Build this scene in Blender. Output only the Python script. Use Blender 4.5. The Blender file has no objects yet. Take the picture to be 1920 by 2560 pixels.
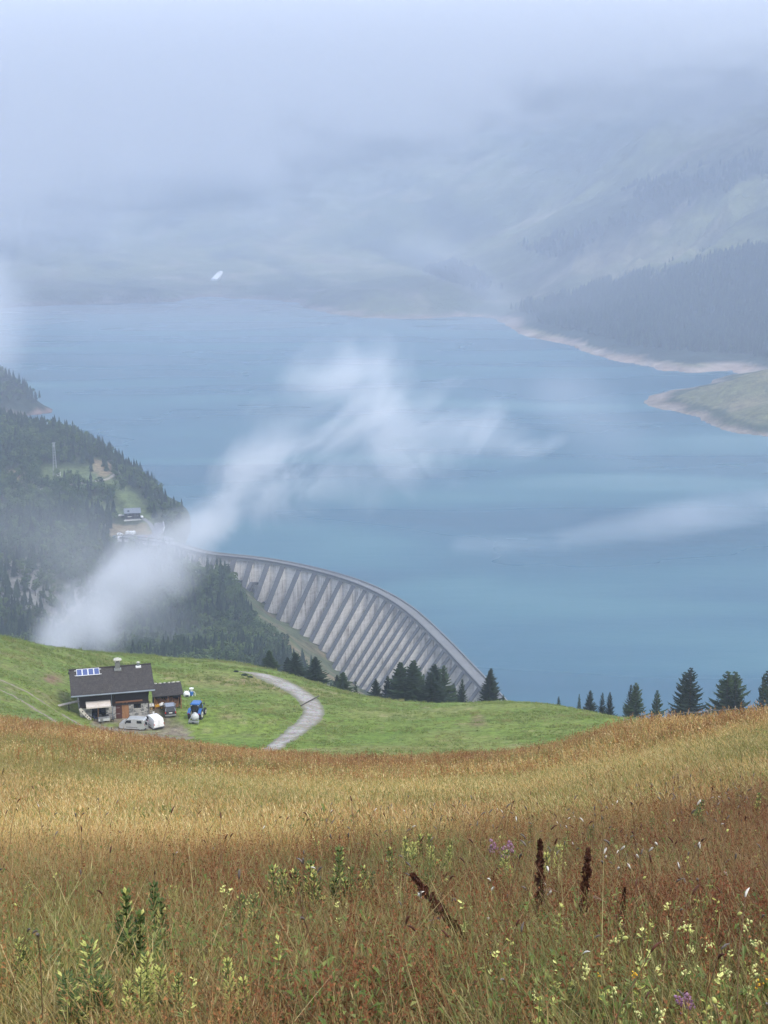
import bpy, bmesh, math, random
import numpy as np
from mathutils import Vector, Matrix

random.seed(7)
RNG = np.random.default_rng(11)
SC = bpy.context.scene
COL = SC.collection

# ------------------------------------------------------------------ camera
F = 3600.0                       # focal length in photo pixels (photo 1920 x 2560)
CAMZ = 250.0                     # camera height above the lake
PITCH = math.atan(780.0 / F)
CP, SP = math.cos(PITCH), math.sin(PITCH)
cam = bpy.data.cameras.new('camera')
camo = bpy.data.objects.new('camera', cam)
COL.objects.link(camo)
camo.location = (0, 0, CAMZ)
camo.rotation_euler = (math.pi / 2 - PITCH, 0, 0)
cam.sensor_fit = 'VERTICAL'
cam.sensor_height = 24.0
cam.lens = 24.0 * F / 2560.0
cam.clip_start = 0.3
cam.clip_end = 30000
SC.camera = camo
SC.render.resolution_x = 768
SC.render.resolution_y = 1024

# ------------------------------------------------------------------ light
SUN_EL, SUN_AZ = math.radians(50), math.radians(140)    # azimuth clockwise from +y
w = bpy.data.worlds.new('World')
SC.world = w
w.use_nodes = True
nt = w.node_tree
bg = nt.nodes['Background']
sky = nt.nodes.new('ShaderNodeTexSky')
sky.sky_type = 'NISHITA'
sky.sun_disc = False
sky.sun_elevation = SUN_EL
sky.sun_rotation = SUN_AZ
sky.dust_density = 3.0
mx = nt.nodes.new('ShaderNodeMix')
mx.data_type = 'RGBA'
mx.inputs[0].default_value = 0.72
nt.links.new(sky.outputs[0], mx.inputs[6])
mx.inputs[7].default_value = (6.95, 7.45, 8.55, 1)          # the overcast: cloud light through the clear sky's blue
nt.links.new(mx.outputs[2], bg.inputs[0])
bg.inputs[1].default_value = 0.115
sl = bpy.data.lights.new('sun', 'SUN')
sl.energy = 1.5
sl.angle = math.radians(10)
sl.color = (1.0, 0.94, 0.84)
so = bpy.data.objects.new('sun', sl)
COL.objects.link(so)
sd = Vector((math.sin(SUN_AZ) * math.cos(SUN_EL), math.cos(SUN_AZ) * math.cos(SUN_EL), math.sin(SUN_EL)))
so.rotation_euler = (-sd).to_track_quat('-Z', 'Y').to_euler()
so.location = (60, -60, 330)
SC.view_settings.view_transform = 'Standard'
SC.view_settings.look = 'None'
SC.view_settings.exposure = 0.90
SC.view_settings.gamma = 1.0
SC.render.engine = 'CYCLES'
SC.cycles.volume_bounces = 5
SC.cycles.max_bounces = 8
SC.cycles.transparent_max_bounces = 16
SC.cycles.volume_step_rate = 1.0
SC.cycles.volume_max_steps = 384
SC.cycles.use_adaptive_sampling = True
SC.cycles.adaptive_threshold = 0.025

# ------------------------------------------------------------------ tags
def tag(o, label=None, cat=None, group=None, kind=None):
    if label: o['label'] = label
    if cat: o['category'] = cat
    if group: o['group'] = group
    if kind: o['kind'] = kind
    return o

def link(name, me, mat=None, parent=None, loc=None):
    o = bpy.data.objects.new(name, me)
    COL.objects.link(o)
    if mat is not None and me is not None and len(me.materials) == 0:
        if isinstance(mat, (list, tuple)):
            for m in mat: me.materials.append(m)
        else: me.materials.append(mat)
    if parent is not None: o.parent = parent
    if loc is not None: o.location = loc
    return o

def empty(name, loc=(0, 0, 0), rz=0.0):
    o = bpy.data.objects.new(name, None)
    COL.objects.link(o)
    o.location = loc
    o.rotation_euler = (0, 0, rz)
    o.empty_display_size = 0.3
    return o

# ------------------------------------------------------------------ pixel geometry
def ray(px, py):
    u = (px - 960.0) / F
    v = (py - 1280.0) / F
    return (u, CP - v * SP, -SP - v * CP)

def at_d(px, py, d):
    r = ray(px, py)
    return Vector((r[0] / r[1] * d, d, CAMZ + r[2] / r[1] * d))

def at_z(px, py, z):
    r = ray(px, py)
    t = (z - CAMZ) / r[2]
    return Vector((r[0] * t, r[1] * t, z))

def proj(x, y, z):
    """world to photo pixels (arrays)"""
    z = z - CAMZ
    dep = y * CP - z * SP
    dn = -(y * SP) - z * CP
    return 960 + F * x / dep, 1280 + F * dn / dep

# ------------------------------------------------------------------ noise in python (value noise, vectorised)
def vnoise(x, y, seed=0):
    x = np.asarray(x, float); y = np.asarray(y, float)
    xi = np.floor(x).astype(np.int64); yi = np.floor(y).astype(np.int64)
    fx = x - xi; fy = y - yi
    fx = fx * fx * (3 - 2 * fx); fy = fy * fy * (3 - 2 * fy)
    def h(a, b):
        n = (a * 374761393 + b * 668265263 + seed * 974711) & 0xffffffff
        n = ((n ^ (n >> 13)) * 1274126177) & 0xffffffff
        n = n ^ (n >> 16)
        return (n & 0xffff) / 65535.0 * 2 - 1
    a = h(xi, yi); b = h(xi + 1, yi); c = h(xi, yi + 1); d = h(xi + 1, yi + 1)
    return (a * (1 - fx) + b * fx) * (1 - fy) + (c * (1 - fx) + d * fx) * fy

def fbm(x, y, oct=4, seed=0, rid=False):
    s = 0; a = 1.0; t = 0
    for i in range(oct):
        n = vnoise(x * 2 ** i + 17.3 * i, y * 2 ** i - 9.1 * i, seed + i)
        if rid: n = 1 - 2 * np.abs(n)
        s = s + a * n; t += a; a *= 0.5
    return s / t

# ------------------------------------------------------------------ near terrain: a table of heights seen along each bearing
TD = [5, 8, 11, 16, 22, 32, 45, 60, 80, 100, 130, 165, 190, 215, 240, 270, 300, 330, 360]
TP = {
    -500: [2560, 2330, 2215, 2120, 2045, 1950, 1870, 1790, 1730, 1735, 1740, 1735, 1705, 1640, 1585, 1535, 1540, 1590, 1660],
    0:    [2560, 2330, 2215, 2122, 2055, 1975, 1908, 1850, 1790, 1800, 1812, 1800, 1765, 1700, 1642, 1592, 1600, 1650, 1730],
    330:  [2560, 2330, 2215, 2128, 2062, 1990, 1935, 1885, 1838, 1846, 1856, 1858, 1845, 1803, 1748, 1685, 1641, 1645, 1700],
    650:  [2560, 2330, 2215, 2130, 2068, 2000, 1952, 1912, 1876, 1884, 1893, 1892, 1870, 1818, 1766, 1712, 1673, 1680, 1760],
    1000: [2560, 2330, 2215, 2130, 2070, 2005, 1960, 1922, 1888, 1895, 1903, 1895, 1868, 1820, 1783, 1755, 1762, 1800, 1870],
    1350: [2560, 2325, 2205, 2115, 2052, 1985, 1935, 1895, 1872, 1884, 1895, 1885, 1850, 1800, 1762, 1768, 1800, 1850, 1920],
    1600: [2555, 2310, 2180, 2085, 2020, 1945, 1878, 1822, 1828, 1850, 1870, 1855, 1825, 1797, 1806, 1840, 1880, 1930, 1990],
    1920: [2545, 2290, 2150, 2050, 1975, 1885, 1812, 1800, 1825, 1865, 1890, 1880, 1865, 1860, 1880, 1910, 1950, 1990, 2040],
    2400: [2530, 2270, 2120, 2010, 1925, 1820, 1745, 1740, 1780, 1820, 1850, 1860, 1860, 1870, 1890, 1920, 1960, 2000, 2060],
}
_low = dict(zip(TD, [0, 0, 0, 0, 0, 2, 5, 12, 24, 22, 16, 6] + [0] * 7))
for _r in TP.values():
    for _i, _d in enumerate(TD): _r[_i] += _low[_d]
TC = sorted(TP)
LD = np.log(np.array(TD, float))

def cubic(xs, ys, x):
    """monotone-ish Catmull-Rom interpolation along axis 0"""
    xs = np.asarray(xs, float)
    x = np.clip(x, xs[0], xs[-1])
    i = np.clip(np.searchsorted(xs, x) - 1, 0, len(xs) - 2)
    m = np.gradient(ys, xs, axis=0)
    h = xs[i + 1] - xs[i]
    t = (x - xs[i]) / h
    t2 = t * t; t3 = t2 * t
    return ((2 * t3 - 3 * t2 + 1) * ys[i] + (t3 - 2 * t2 + t) * h * m[i]
            + (-2 * t3 + 3 * t2) * ys[i + 1] + (t3 - t2) * h * m[i + 1])

_TT = np.array([[-ray(960, py)[2] / ray(960, py)[1] for py in TP[c]] for c in TC])   # tangent of the angle down
K1800 = CP - (1800 - 1280) / F * SP
BENCH = at_d(330, 1803, 215)

def z_near(x, y):
    x = np.asarray(x, float); y = np.asarray(y, float)
    yy = np.maximum(y, 1.0)
    col = 960 + F * (x / yy) * K1800
    ly = np.log(np.maximum(yy, 5.0))
    rows = np.stack([cubic(LD, _TT[k], ly) for k in range(len(TC))])       # (cols, n)
    xs = np.array(TC, float)
    col = np.clip(col, xs[0], xs[-1])
    i = np.clip(np.searchsorted(xs, col) - 1, 0, len(xs) - 2)
    t = (col - xs[i]) / (xs[i + 1] - xs[i])
    m = np.gradient(rows, xs, axis=0)
    h = xs[i + 1] - xs[i]
    ar = np.arange(col.size).reshape(col.shape)
    R = rows.reshape(len(xs), -1); M = m.reshape(len(xs), -1)
    a = R[i.ravel(), ar.ravel()].reshape(col.shape); b = R[i.ravel() + 1, ar.ravel()].reshape(col.shape)
    ma = M[i.ravel(), ar.ravel()].reshape(col.shape); mb = M[i.ravel() + 1, ar.ravel()].reshape(col.shape)
    t2 = t * t; t3 = t2 * t
    T = (2 * t3 - 3 * t2 + 1) * a + (t3 - 2 * t2 + t) * h * ma + (-2 * t3 + 3 * t2) * b + (t3 - t2) * h * mb
    z = CAMZ - np.maximum(yy, 5.0) * T
    zc = CAMZ - 1.7 - 0.28 * y
    k = np.clip((y - 3.0) / 4.0, 0, 1); k = k * k * (3 - 2 * k)
    z5 = CAMZ - 5.0 * T - 0.42 * (np.minimum(yy, 5.0) - 5.0)
    z = np.where(y < 5, z5, z)
    z = z * k + zc * (1 - k)
    z = z + 0.10 * fbm(x / 2.2, y / 2.2, 3, 3) * np.clip(y / 20, 0.15, 1) + 0.35 * fbm(x / 11, y / 11, 3, 5) * np.clip((y - 15) / 50, 0, 1)
    # the yard round the chalet is nearly level
    bx, by = x - (BENCH.x + 5.5), y - (BENCH.y + 1.0)
    g = np.exp(-((bx / 17.0) ** 4 + (by / 11.0) ** 4))
    yard = BENCH.z - 0.04 * by - 0.01 * bx + 0.03 * fbm(x / 1.5, y / 1.5, 2, 8)
    return z * (1 - g) + yard * g

# ------------------------------------------------------------------ dam crest curve (z = 8)
CRZ = 8.0
CR_PX = [(300, 1343), (393, 1353), (470, 1372), (518, 1387), (608, 1394), (681, 1404), (753, 1418), (825, 1436), (889, 1456), (943, 1479),
         (997, 1509), (1042, 1544), (1088, 1588), (1133, 1634), (1169, 1673), (1210, 1716), (1262, 1775)]
_cr = np.array([[*at_z(a, b, CRZ).xy] for a, b in CR_PX])
_s = np.concatenate([[0], np.cumsum(np.hypot(*np.diff(_cr, axis=0).T))])
CRLEN = _s[-1]
_ss = np.linspace(0, CRLEN, 181)
_cx = cubic(_s, _cr[:, 0], _ss); _cy = cubic(_s, _cr[:, 1], _ss)
for _ in range(40):                      # smooth
    _cx[1:-1] = 0.25 * _cx[:-2] + 0.5 * _cx[1:-1] + 0.25 * _cx[2:]
    _cy[1:-1] = 0.25 * _cy[:-2] + 0.5 * _cy[1:-1] + 0.25 * _cy[2:]
_tx = np.gradient(_cx); _ty = np.gradient(_cy)
_tl = np.hypot(_tx, _ty); _tx /= _tl; _ty /= _tl
# going left to right along the crest the travel is towards the camera; downstream is to the right of travel
_nx, _ny = _ty, -_tx
def crest(s):
    """point, tangent, downstream normal at arclength s"""
    f = s / CRLEN * 180.0
    g = lambda a: float(np.interp(f, np.arange(181), a))
    return Vector((g(_cx), g(_cy), CRZ)), Vector((g(_tx), g(_ty), 0)).normalized(), Vector((g(_nx), g(_ny), 0)).normalized()

# ------------------------------------------------------------------ outline of the far part of the lake (water level z = 0)
SHORE = [(-600, 780), (0, 770), (150, 762), (300, 757), (430, 754), (500, 742), (600, 746), (700, 750), (740, 757), (760, 770), (820, 785), (902, 793), (1000, 797), (1064, 797), (1150, 792), (1226, 796),
         (1260, 812), (1284, 829), (1330, 843), (1400, 858), (1446, 875), (1500, 894), (1562, 909), (1655, 926), (1720, 931), (1830, 926), (1845, 934), (1793, 949), (1745, 962), (1680, 980), (1630, 1000), (1620, 1010),
         (1640, 1022), (1690, 1033), (1736, 1047), (1780, 1066), (1828, 1082), (1920, 1090), (2100, 1098), (2600, 1120), (2600, 1500), (200, 1300), (-100, 1130), (-600, 1110), (-600, 1048), (60, 1041), (118, 1036), (139, 1026), (122, 1016), (95, 1004), (40, 988), (-600, 965)]
SHW = np.array([[*at_z(a, b, 0).xy] for a, b in SHORE])
def shore_dist(x, y):
    """signed distance to the outline: positive on land"""
    x = x + 16 * fbm(x / 90, y / 130, 3, 151) + 5 * fbm(x / 22, y / 22, 2, 152); y = y + 26 * fbm(x / 90, y / 130, 3, 153)
    d = np.full(x.shape, 1e9); ins = np.zeros(x.shape, bool)
    n = len(SHW)
    for i in range(n):
        ax, ay = SHW[i]; bx, by = SHW[(i + 1) % n]
        vx, vy = bx - ax, by - ay
        t = np.clip(((x - ax) * vx + (y - ay) * vy) / (vx * vx + vy * vy + 1e-9), 0, 1)
        d = np.minimum(d, np.hypot(x - ax - t * vx, y - ay - t * vy))
        if ay != by: ins ^= ((ay > y) != (by > y)) & (x < (bx - ax) * (y - ay) / (by - ay) + ax)
    return np.where(ins, -d, d)

# ------------------------------------------------------------------ valley and mountain terrain: thin-plate spline through surveyed points
CTL = []
def cpd(px, py, d): v = at_d(px, py, d); CTL.append((v.x, v.y, v.z))
def cpz(px, py, z, rise=None, back=None):
    v = at_z(px, py, z); CTL.append((v.x, v.y, z))
def cxyz(x, y, z): CTL.append((x, y, z))
SLOPE = 0.70
# foot of the dam: where the inclined ribs meet the ground in the photograph
RIB_FOOT = [(597, 1458), (636, 1495), (665, 1529), (694, 1549), (726, 1565), (751, 1587), (780, 1605), (801, 1623), (821, 1646), (843, 1675), (871, 1693), (907, 1727)]
RIB_TOP = [540, 588, 631, 674, 712, 753, 792, 828, 859, 891, 920, 947, 972, 993, 1011, 1027, 1042, 1058, 1072, 1088, 1103, 1119, 1133, 1151, 1169, 1188]
def foot_pt(px, py, s):
    """where the ray meets the inclined plane of the ribs near arclength s"""
    r = Vector(ray(px, py))
    best = None
    for k in range(60):
        ss = min(max(s + (k - 30) * 2.0, 0), CRLEN)
        p, t, n = crest(ss)
        # plane: (X-p).n = SLOPE*(p.z - X.z)
        N = n + Vector((0, 0, SLOPE))
        tt = (p - Vector((0, 0, CAMZ))).dot(N) / r.dot(N)
        X = Vector((0, 0, CAMZ)) + r * tt
        e = abs((X - p).dot(t))
        if best is None or e < best[0]: best = (e, X, ss)
    return best[1], best[2]
def s_of_px(px):
    pp, _ = proj(_cx, _cy, np.full_like(_cx, CRZ))
    return float(np.interp(px, pp, np.linspace(0, CRLEN, 181)))
FOOT = []
for a, b in RIB_FOOT:
    X, ss = foot_pt(a, b, s_of_px(a + 90))
    FOOT.append((ss, X))
    CTL.append((X.x, X.y, X.z))
# bank just below the ribs
for a, b, d in [(560, 1480, 905), (640, 1540, 850), (700, 1600, 800), (780, 1650, 770), (850, 1700, 745), (900, 1742, 720)]: cpd(a, b, d)
# wooded spur below the chalet, towards the gorge
for a, b, d in [(600, 1500, 900), (520, 1500, 915), (480, 1560, 850), (620, 1590, 800), (540, 1640, 730), (430, 1640, 735), (700, 1680, 690), (800, 1735, 640), (600, 1690, 620),
                (300, 1640, 760), (150, 1660, 760), (0, 1640, 760), (-300, 1600, 760)]: cpd(a, b, d)
# gorge and cliff at left
for a, b, d in [(300, 1560, 905), (150, 1560, 890), (0, 1540, 880), (-300, 1480, 880), (420, 1500, 930), (0, 1400, 945), (150, 1410, 955), (260, 1420, 985), (340, 1400, 1003),
                (430, 1420, 985), (-300, 1330, 960), (500, 1440, 960)]: cpd(a, b, d)
# car park and road round the left abutment
for a, b in [(290, 1350), (340, 1350), (400, 1350), (440, 1345)]: cpz(a, b, 7)
cpz(420, 1290, 8); cpz(400, 1320, 7.5)
# left hill
for a, b, d in [(335, 1290, 1085), (300, 1300, 1075), (250, 1320, 1050), (200, 1330, 1020), (100, 1300, 1030), (0, 1280, 1040), (0, 1200, 1110), (120, 1220, 1110), (140, 1195, 1130), (220, 1190, 1135),
                (290, 1190, 1140), (330, 1230, 1120), (380, 1270, 1105), (300, 1165, 1185), (382, 1235, 1150), (450, 1300, 1080), (232, 1118, 1200), (139, 1080, 1230), (0, 1060, 1280), (-300, 960, 1300), (-300, 1150, 1130)]: cpd(a, b, d)
# its far side falls to the lake
for a, b, d in [(300, 1165, 1185), (382, 1235, 1150), (450, 1300, 1080), (232, 1118, 1200), (139, 1080, 1230), (40, 1066, 1300)]:
    v = at_d(a, b, d); cxyz(v.x + 50, v.y + 75, -14); cxyz(v.x + 120, v.y + 180, -30)
# headland
cpz(139, 1026, 1); cpz(118, 1034, 1); cpd(95, 1010, 1730); cpd(60, 975, 1720); cpd(0, 945, 1700); cpd(-300, 860, 1650); cpd(0, 1015, 1600)
cxyz(-330, 1900, -20); cxyz(-480, 2050, -20); cxyz(-300, 1500, -15); cxyz(-700, 2300, 10)
# lake bed
for x, y in [(0, 1300), (150, 1100), (-60, 1600), (100, 2000), (-300, 2400), (0, 2500), (200, 1500), (250, 900), (-200, 3000), (120, 2400), (150, 760), (350, 1250), (-80, 1150)]: cxyz(x, y, -35)
for s_ in (40, 120, 200, 280, 350, 400):
    if s_ < CRLEN:
        p_, t_, n_ = crest(s_); q_ = p_ - n_ * 45; cxyz(q_.x, q_.y, -28)
# right bank below the camera's own hill
for x, y, z in [(70, 645, 14), (160, 600, 10), (260, 560, 10), (160, 700, -16), (300, 690, -16), (60, 560, 34), (150, 480, 58), (-40, 560, 28), (30, 440, 85), (300, 450, 62), (-20, 480, 55), (-120, 520, 45), (-250, 520, 45), (400, 620, 0)]: cxyz(x, y, z)
# samples of the near table keep the join
for c_ in (-200, 100, 330, 650, 1000, 1350, 1600, 1920, 2300):
    for d_ in (340, 365):
        x_ = (c_ - 960) / F / K1800 * d_
        CTL.append((x_, d_, float(z_near(np.array([x_]), np.array([d_ if d_ < 361 else 360.0]))[0]) - (0 if d_ < 350 else 6)))
# promontory at right
for a, b in [(1620, 1007), (1660, 1025), (1736, 1050), (1828, 1080), (1920, 1090), (2050, 1100), (1680, 985), (1745, 965), (1800, 948)]: cpz(a, b, 0.5)
for a, b, z in [(1740, 1000, 14), (1800, 985, 24), (1880, 965, 36), (1920, 930, 44), (2050, 900, 60), (1880, 1035, 18), (1960, 1040, 22), (1800, 1035, 12)]: cpz(a, b, z)
for a, b, d in [(1560, 1010, 0), (1700, 940, 0), (1780, 1110, 0), (1900, 1130, 0)]: cpz(a, b, -8)
# far shore
for a, b, z in [(1330, 812, 18), (1400, 815, 24), (1480, 840, 24), (1560, 862, 26), (1650, 880, 26), (1740, 890, 26), (1830, 905, 28), (1930, 915, 32), (1250, 770, 18), (1064, 778, 16), (902, 772, 16)]: cpz(a, b, z)
for a, b in [(1284, 829), (1360, 850), (1446, 875), (1562, 909), (1655, 926), (1770, 930), (1226, 789), (1064, 796), (902, 789), (820, 775), (740, 760), (650, 748), (555, 742), (430, 757), (300, 765), (150, 770)]: cpz(a, b, 0.5)
for a, b in [(1284, 850), (1446, 892), (1655, 938), (1064, 812), (902, 803), (740, 772), (555, 755), (1180, 812), (350, 790), (100, 800)]: cpz(a, b, -14)
for a, b, z in [(1064, 758, 28), (902, 752, 26), (800, 735, 26), (700, 728, 24), (980, 740, 34), (1150, 765, 24), (555, 722, 22), (400, 735, 20), (250, 742, 18)]: cpz(a, b, z)
for a, b in [(1740, 948), (1690, 958), (1600, 935), (1640, 941), (1500, 915), (1720, 941), (1562, 925), (1600, 945), (1700, 947), (1540, 960), (1400, 880), (1640, 965)]: cpz(a, b, -12)
for a, b, d in [(1400, 800, 2900), (1500, 800, 2750), (1920, 850, 2300), (1300, 760, 3300), (1500, 700, 3100), (1700, 700, 2800), (1900, 650, 2700), (2100, 600, 2600),
                (1920, 450, 3100), (1700, 520, 3300), (1500, 560, 3700), (1300, 640, 3900), (1900, 250, 3700), (1700, 330, 4000), (1450, 430, 4500), (1200, 560, 4600), (2000, 60, 4200), (1750, 120, 4900), (1400, 250, 5600),
                (1000, 690, 4300), (700, 700, 4300), (555, 700, 4300), (400, 700, 4400), (200, 720, 4300), (0, 700, 4400), (900, 600, 5000), (600, 620, 5200), (300, 620, 5400),
                (1000, 450, 6200), (600, 480, 6800), (200, 500, 6800), (-200, 500, 6500), (1200, 300, 7000), (700, 300, 8000), (100, 350, 8200), (2000, -60, 6500), (2300, 200, 4000), (-300, 640, 4500), (-300, 760, 3000), (-600, 700, 2500)]: cpd(a, b, d)
CTL = np.array(CTL)
_scale = 400.0
def _warp(x, y):
    # compress distance so that near and far points weigh alike
    r = np.maximum(y, 60.0)
    return x / r * 2.6, np.log(r) * 1.0
def _phi(r2): return 0.5 * r2 * np.log(r2 + 1e-9)
SPU, SPV = _warp(CTL[:, 0], CTL[:, 1])
SPN = len(CTL)
SPA = _phi((SPU[:, None] - SPU[None]) ** 2 + (SPV[:, None] - SPV[None]) ** 2) + np.eye(SPN) * 2e-4
SPP = np.stack([np.ones(SPN), SPU, SPV], 1)
SPL = np.block([[SPA, SPP], [SPP.T, np.zeros((3, 3))]])
# fit the height divided by distance, so far relief does not swamp the near
SPW = np.linalg.solve(SPL, np.concatenate([(CTL[:, 2]) / np.maximum(CTL[:, 1], 60), [0, 0, 0]]))
def z_spline(x, y):
    x = np.asarray(x, float); y = np.asarray(y, float)
    sh = x.shape
    u, v = _warp(x.ravel(), y.ravel())
    out = np.zeros(u.size)
    for i in range(0, u.size, 20000):
        j = slice(i, i + 20000)
        P = _phi((u[j, None] - SPU[None]) ** 2 + (v[j, None] - SPV[None]) ** 2)
        out[j] = P @ SPW[:SPN] + SPW[SPN] + SPW[SPN + 1] * u[j] + SPW[SPN + 2] * v[j]
    return (out * np.maximum(y.ravel(), 60)).reshape(sh)

def z_far(x, y):
    z = z_spline(x, y)
    land = np.clip((np.abs(z) - 1.0) / 25.0, 0, 1)
    k1 = np.clip((y - 400) / 300, 0, 1)
    far = np.clip((y - 1900) / 1500, 0, 1)
    z = z + k1 * (2.6 * fbm(x / 45, y / 45, 4, 21)) * (0.25 + 0.75 * land)
    # gullies and spurs on the big slopes
    mtn = far * np.clip((z - 12) / 160.0, 0, 1)
    z = z + mtn * 75 * fbm(x / 520 + 0.35 * y / 520, y / 900, 5, 31, True) + far * 6 * fbm(x / 130, y / 160, 4, 41) * np.clip(np.abs(z) / 30, np.where(y < 2800, 0.04, 0.2), 1)
    k = y > 1440
    if np.any(k):
        xs, ys, zs = x[k], y[k], z[k]
        s = shore_dist(xs, ys)
        rough = 1 + 0.5 * fbm(xs / 60, ys / 60, 3, 155)
        land_ = np.maximum(zs, np.minimum(0.15 * s * rough, 14 + 0.045 * s) + 0.3)
        land_ = np.minimum(land_, 1.0 + np.where(xs < 0, 0.7, 0.20) * s * rough + (s / 45.0) ** 2)
        water_ = np.minimum(zs, -0.6 + 0.06 * s)
        zz = np.where(s > 0, land_, water_)
        w_ = np.clip((ys - 1440) / 120.0, 0, 1)
        z = z.copy(); z[k] = zs * (1 - w_) + zz * w_
    return z

def z_all(x, y):
    x = np.asarray(x, float); y = np.asarray(y, float)
    k = np.clip((y - 325) / 35.0, 0, 1); k = k * k * (3 - 2 * k)
    out = np.empty_like(y)
    zn = z_near(x, np.minimum(y, 360.0 + 0 * y)) if np.any(k < 1) else 0
    zf = z_far(x, y) if np.any(k > 0) else 0
    return zn * (1 - k) + zf * k

def zg(x, y): return float(z_all(np.array([float(x)]), np.array([float(y)]))[0])

def on_ground(px, py, d0=3.0, d1=9000.0, zoff=0.0):
    """first hit of the pixel's ray with the terrain"""
    r = ray(px, py)
    d = np.geomspace(d0, d1, 1600)
    x = r[0] / r[1] * d; z = CAMZ + r[2] / r[1] * d
    g = z_all(x, d)
    below = np.where(z < g)[0]
    if len(below) == 0: return None
    i = max(below[0], 1)
    a, b = z[i - 1] - g[i - 1], g[i] - z[i]
    t = a / (a + b + 1e-9)
    dd = d[i - 1] * (1 - t) + d[i] * t
    xx = r[0] / r[1] * dd
    return Vector((xx, dd, zg(xx, dd) + zoff))
# ------------------------------------------------------------------ material helpers
class NT:
    def __init__(s, mat): s.t = mat.node_tree; s.n = s.t.nodes; s.l = s.t.links
    def new(s, typ, **kw):
        n = s.n.new(typ)
        for k, v in kw.items(): setattr(n, k, v)
        return n
    def put(s, sock, v):
        if isinstance(v, bpy.types.NodeSocket): s.l.new(v, sock)
        elif v is not None: sock.default_value = v
    def math(s, op, a, b=None, c=None, clamp=False):
        n = s.new('ShaderNodeMath', operation=op, use_clamp=clamp)
        s.put(n.inputs[0], a); s.put(n.inputs[1], b)
        if c is not None: s.put(n.inputs[2], c)
        return n.outputs[0]
    def noise(s, vec, scale, detail=4, rough=0.55, dist=0.0, lac=2.0):
        n = s.new('ShaderNodeTexNoise')
        s.put(n.inputs['Vector'], vec); n.inputs['Scale'].default_value = scale
        n.inputs['Detail'].default_value = detail; n.inputs['Roughness'].default_value = rough
        n.inputs['Distortion'].default_value = dist; n.inputs['Lacunarity'].default_value = lac
        return n.outputs[0]
    def pos(s): return s.new('ShaderNodeNewGeometry').outputs['Position']
    def obj(s): return s.new('ShaderNodeTexCoord').outputs['Object']
    def mapv(s, vec, scale=(1, 1, 1), rot=(0, 0, 0), loc=(0, 0, 0)):
        n = s.new('ShaderNodeMapping'); s.put(n.inputs[0], vec)
        n.inputs[1].default_value = loc; n.inputs[2].default_value = rot; n.inputs[3].default_value = scale
        return n.outputs[0]
    def ramp(s, fac, stops, interp='LINEAR'):
        n = s.new('ShaderNodeValToRGB'); s.put(n.inputs[0], fac)
        r = n.color_ramp; r.interpolation = interp
        while len(r.elements) < len(stops): r.elements.new(0.5)
        for e, (p, c) in zip(r.elements, stops):
            e.position = p; e.color = (*c, 1) if len(c) == 3 else c
        return n.outputs[0]
    def mix(s, fac, a, b, mode='MIX'):
        n = s.new('ShaderNodeMix', data_type='RGBA', blend_type=mode)
        s.put(n.inputs[0], fac)
        s.put(n.inputs[6], (*a, 1) if isinstance(a, tuple) and len(a) == 3 else a)
        s.put(n.inputs[7], (*b, 1) if isinstance(b, tuple) and len(b) == 3 else b)
        return n.outputs[2]
    def attr(s, name, typ='GEOMETRY'):
        return s.new('ShaderNodeAttribute', attribute_name=name, attribute_type=typ)
    def mrange(s, v, a, b, c=0.0, d=1.0, smooth=False):
        n = s.new('ShaderNodeMapRange')
        if smooth: n.interpolation_type = 'SMOOTHSTEP'
        s.put(n.inputs[0], v)
        for i, q in enumerate((a, b, c, d)): s.put(n.inputs[i + 1], q)
        return n.outputs[0]
    def bump(s, h, strength=0.5, dist=0.1):
        n = s.new('ShaderNodeBump'); n.inputs[0].default_value = strength; n.inputs[1].default_value = dist
        s.put(n.inputs['Height'], h); return n.outputs[0]

MATS = {}
def mat_new(name):
    m = bpy.data.materials.new(name); m.use_nodes = True
    MATS[name] = m
    k = NT(m); b = m.node_tree.nodes['Principled BSDF']
    b.inputs['Specular IOR Level'].default_value = 0.3
    return m, k, b

def pmat(name, col, rough=0.7, metal=0.0, var=0.25, scale=3.0, bump=0.0, spec=0.3, coat=0.0, dirt=None):
    """plain painted or raw surface with uneven tone"""
    m, k, b = mat_new(name)
    o = k.obj()
    n = k.noise(o, scale, 5, 0.6)
    lo = tuple(max(0, c * (1 - var)) for c in col); hi = tuple(min(1, c * (1 + var)) for c in col)
    c = k.ramp(n, [(0.3, lo), (0.7, hi)])
    if dirt:
        d = k.noise(o, scale * 0.6, 6, 0.7)
        c = k.mix(k.mrange(d, 0.52, 0.72, 0, 0.7), c, dirt)
    k.put(b.inputs['Base Color'], c)
    k.put(b.inputs['Roughness'], k.mrange(n, 0.3, 0.7, max(0.02, rough * 0.85), min(1, rough * 1.15)))
    b.inputs['Metallic'].default_value = metal
    b.inputs['Specular IOR Level'].default_value = spec
    b.inputs['Coat Weight'].default_value = coat
    if bump: k.put(b.inputs['Normal'], k.bump(k.noise(o, scale * 4, 4), bump, 0.02))
    return m

def inpoly(px, py, poly):
    c = np.zeros(np.shape(px), bool)
    n = len(poly)
    for i in range(n):
        x1, y1 = poly[i]; x2, y2 = poly[(i + 1) % n]
        if y1 == y2: continue
        h = ((y1 > py) != (y2 > py)) & (px < (x2 - x1) * (py - y1) / (y2 - y1) + x1)
        c ^= h
    return c

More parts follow.
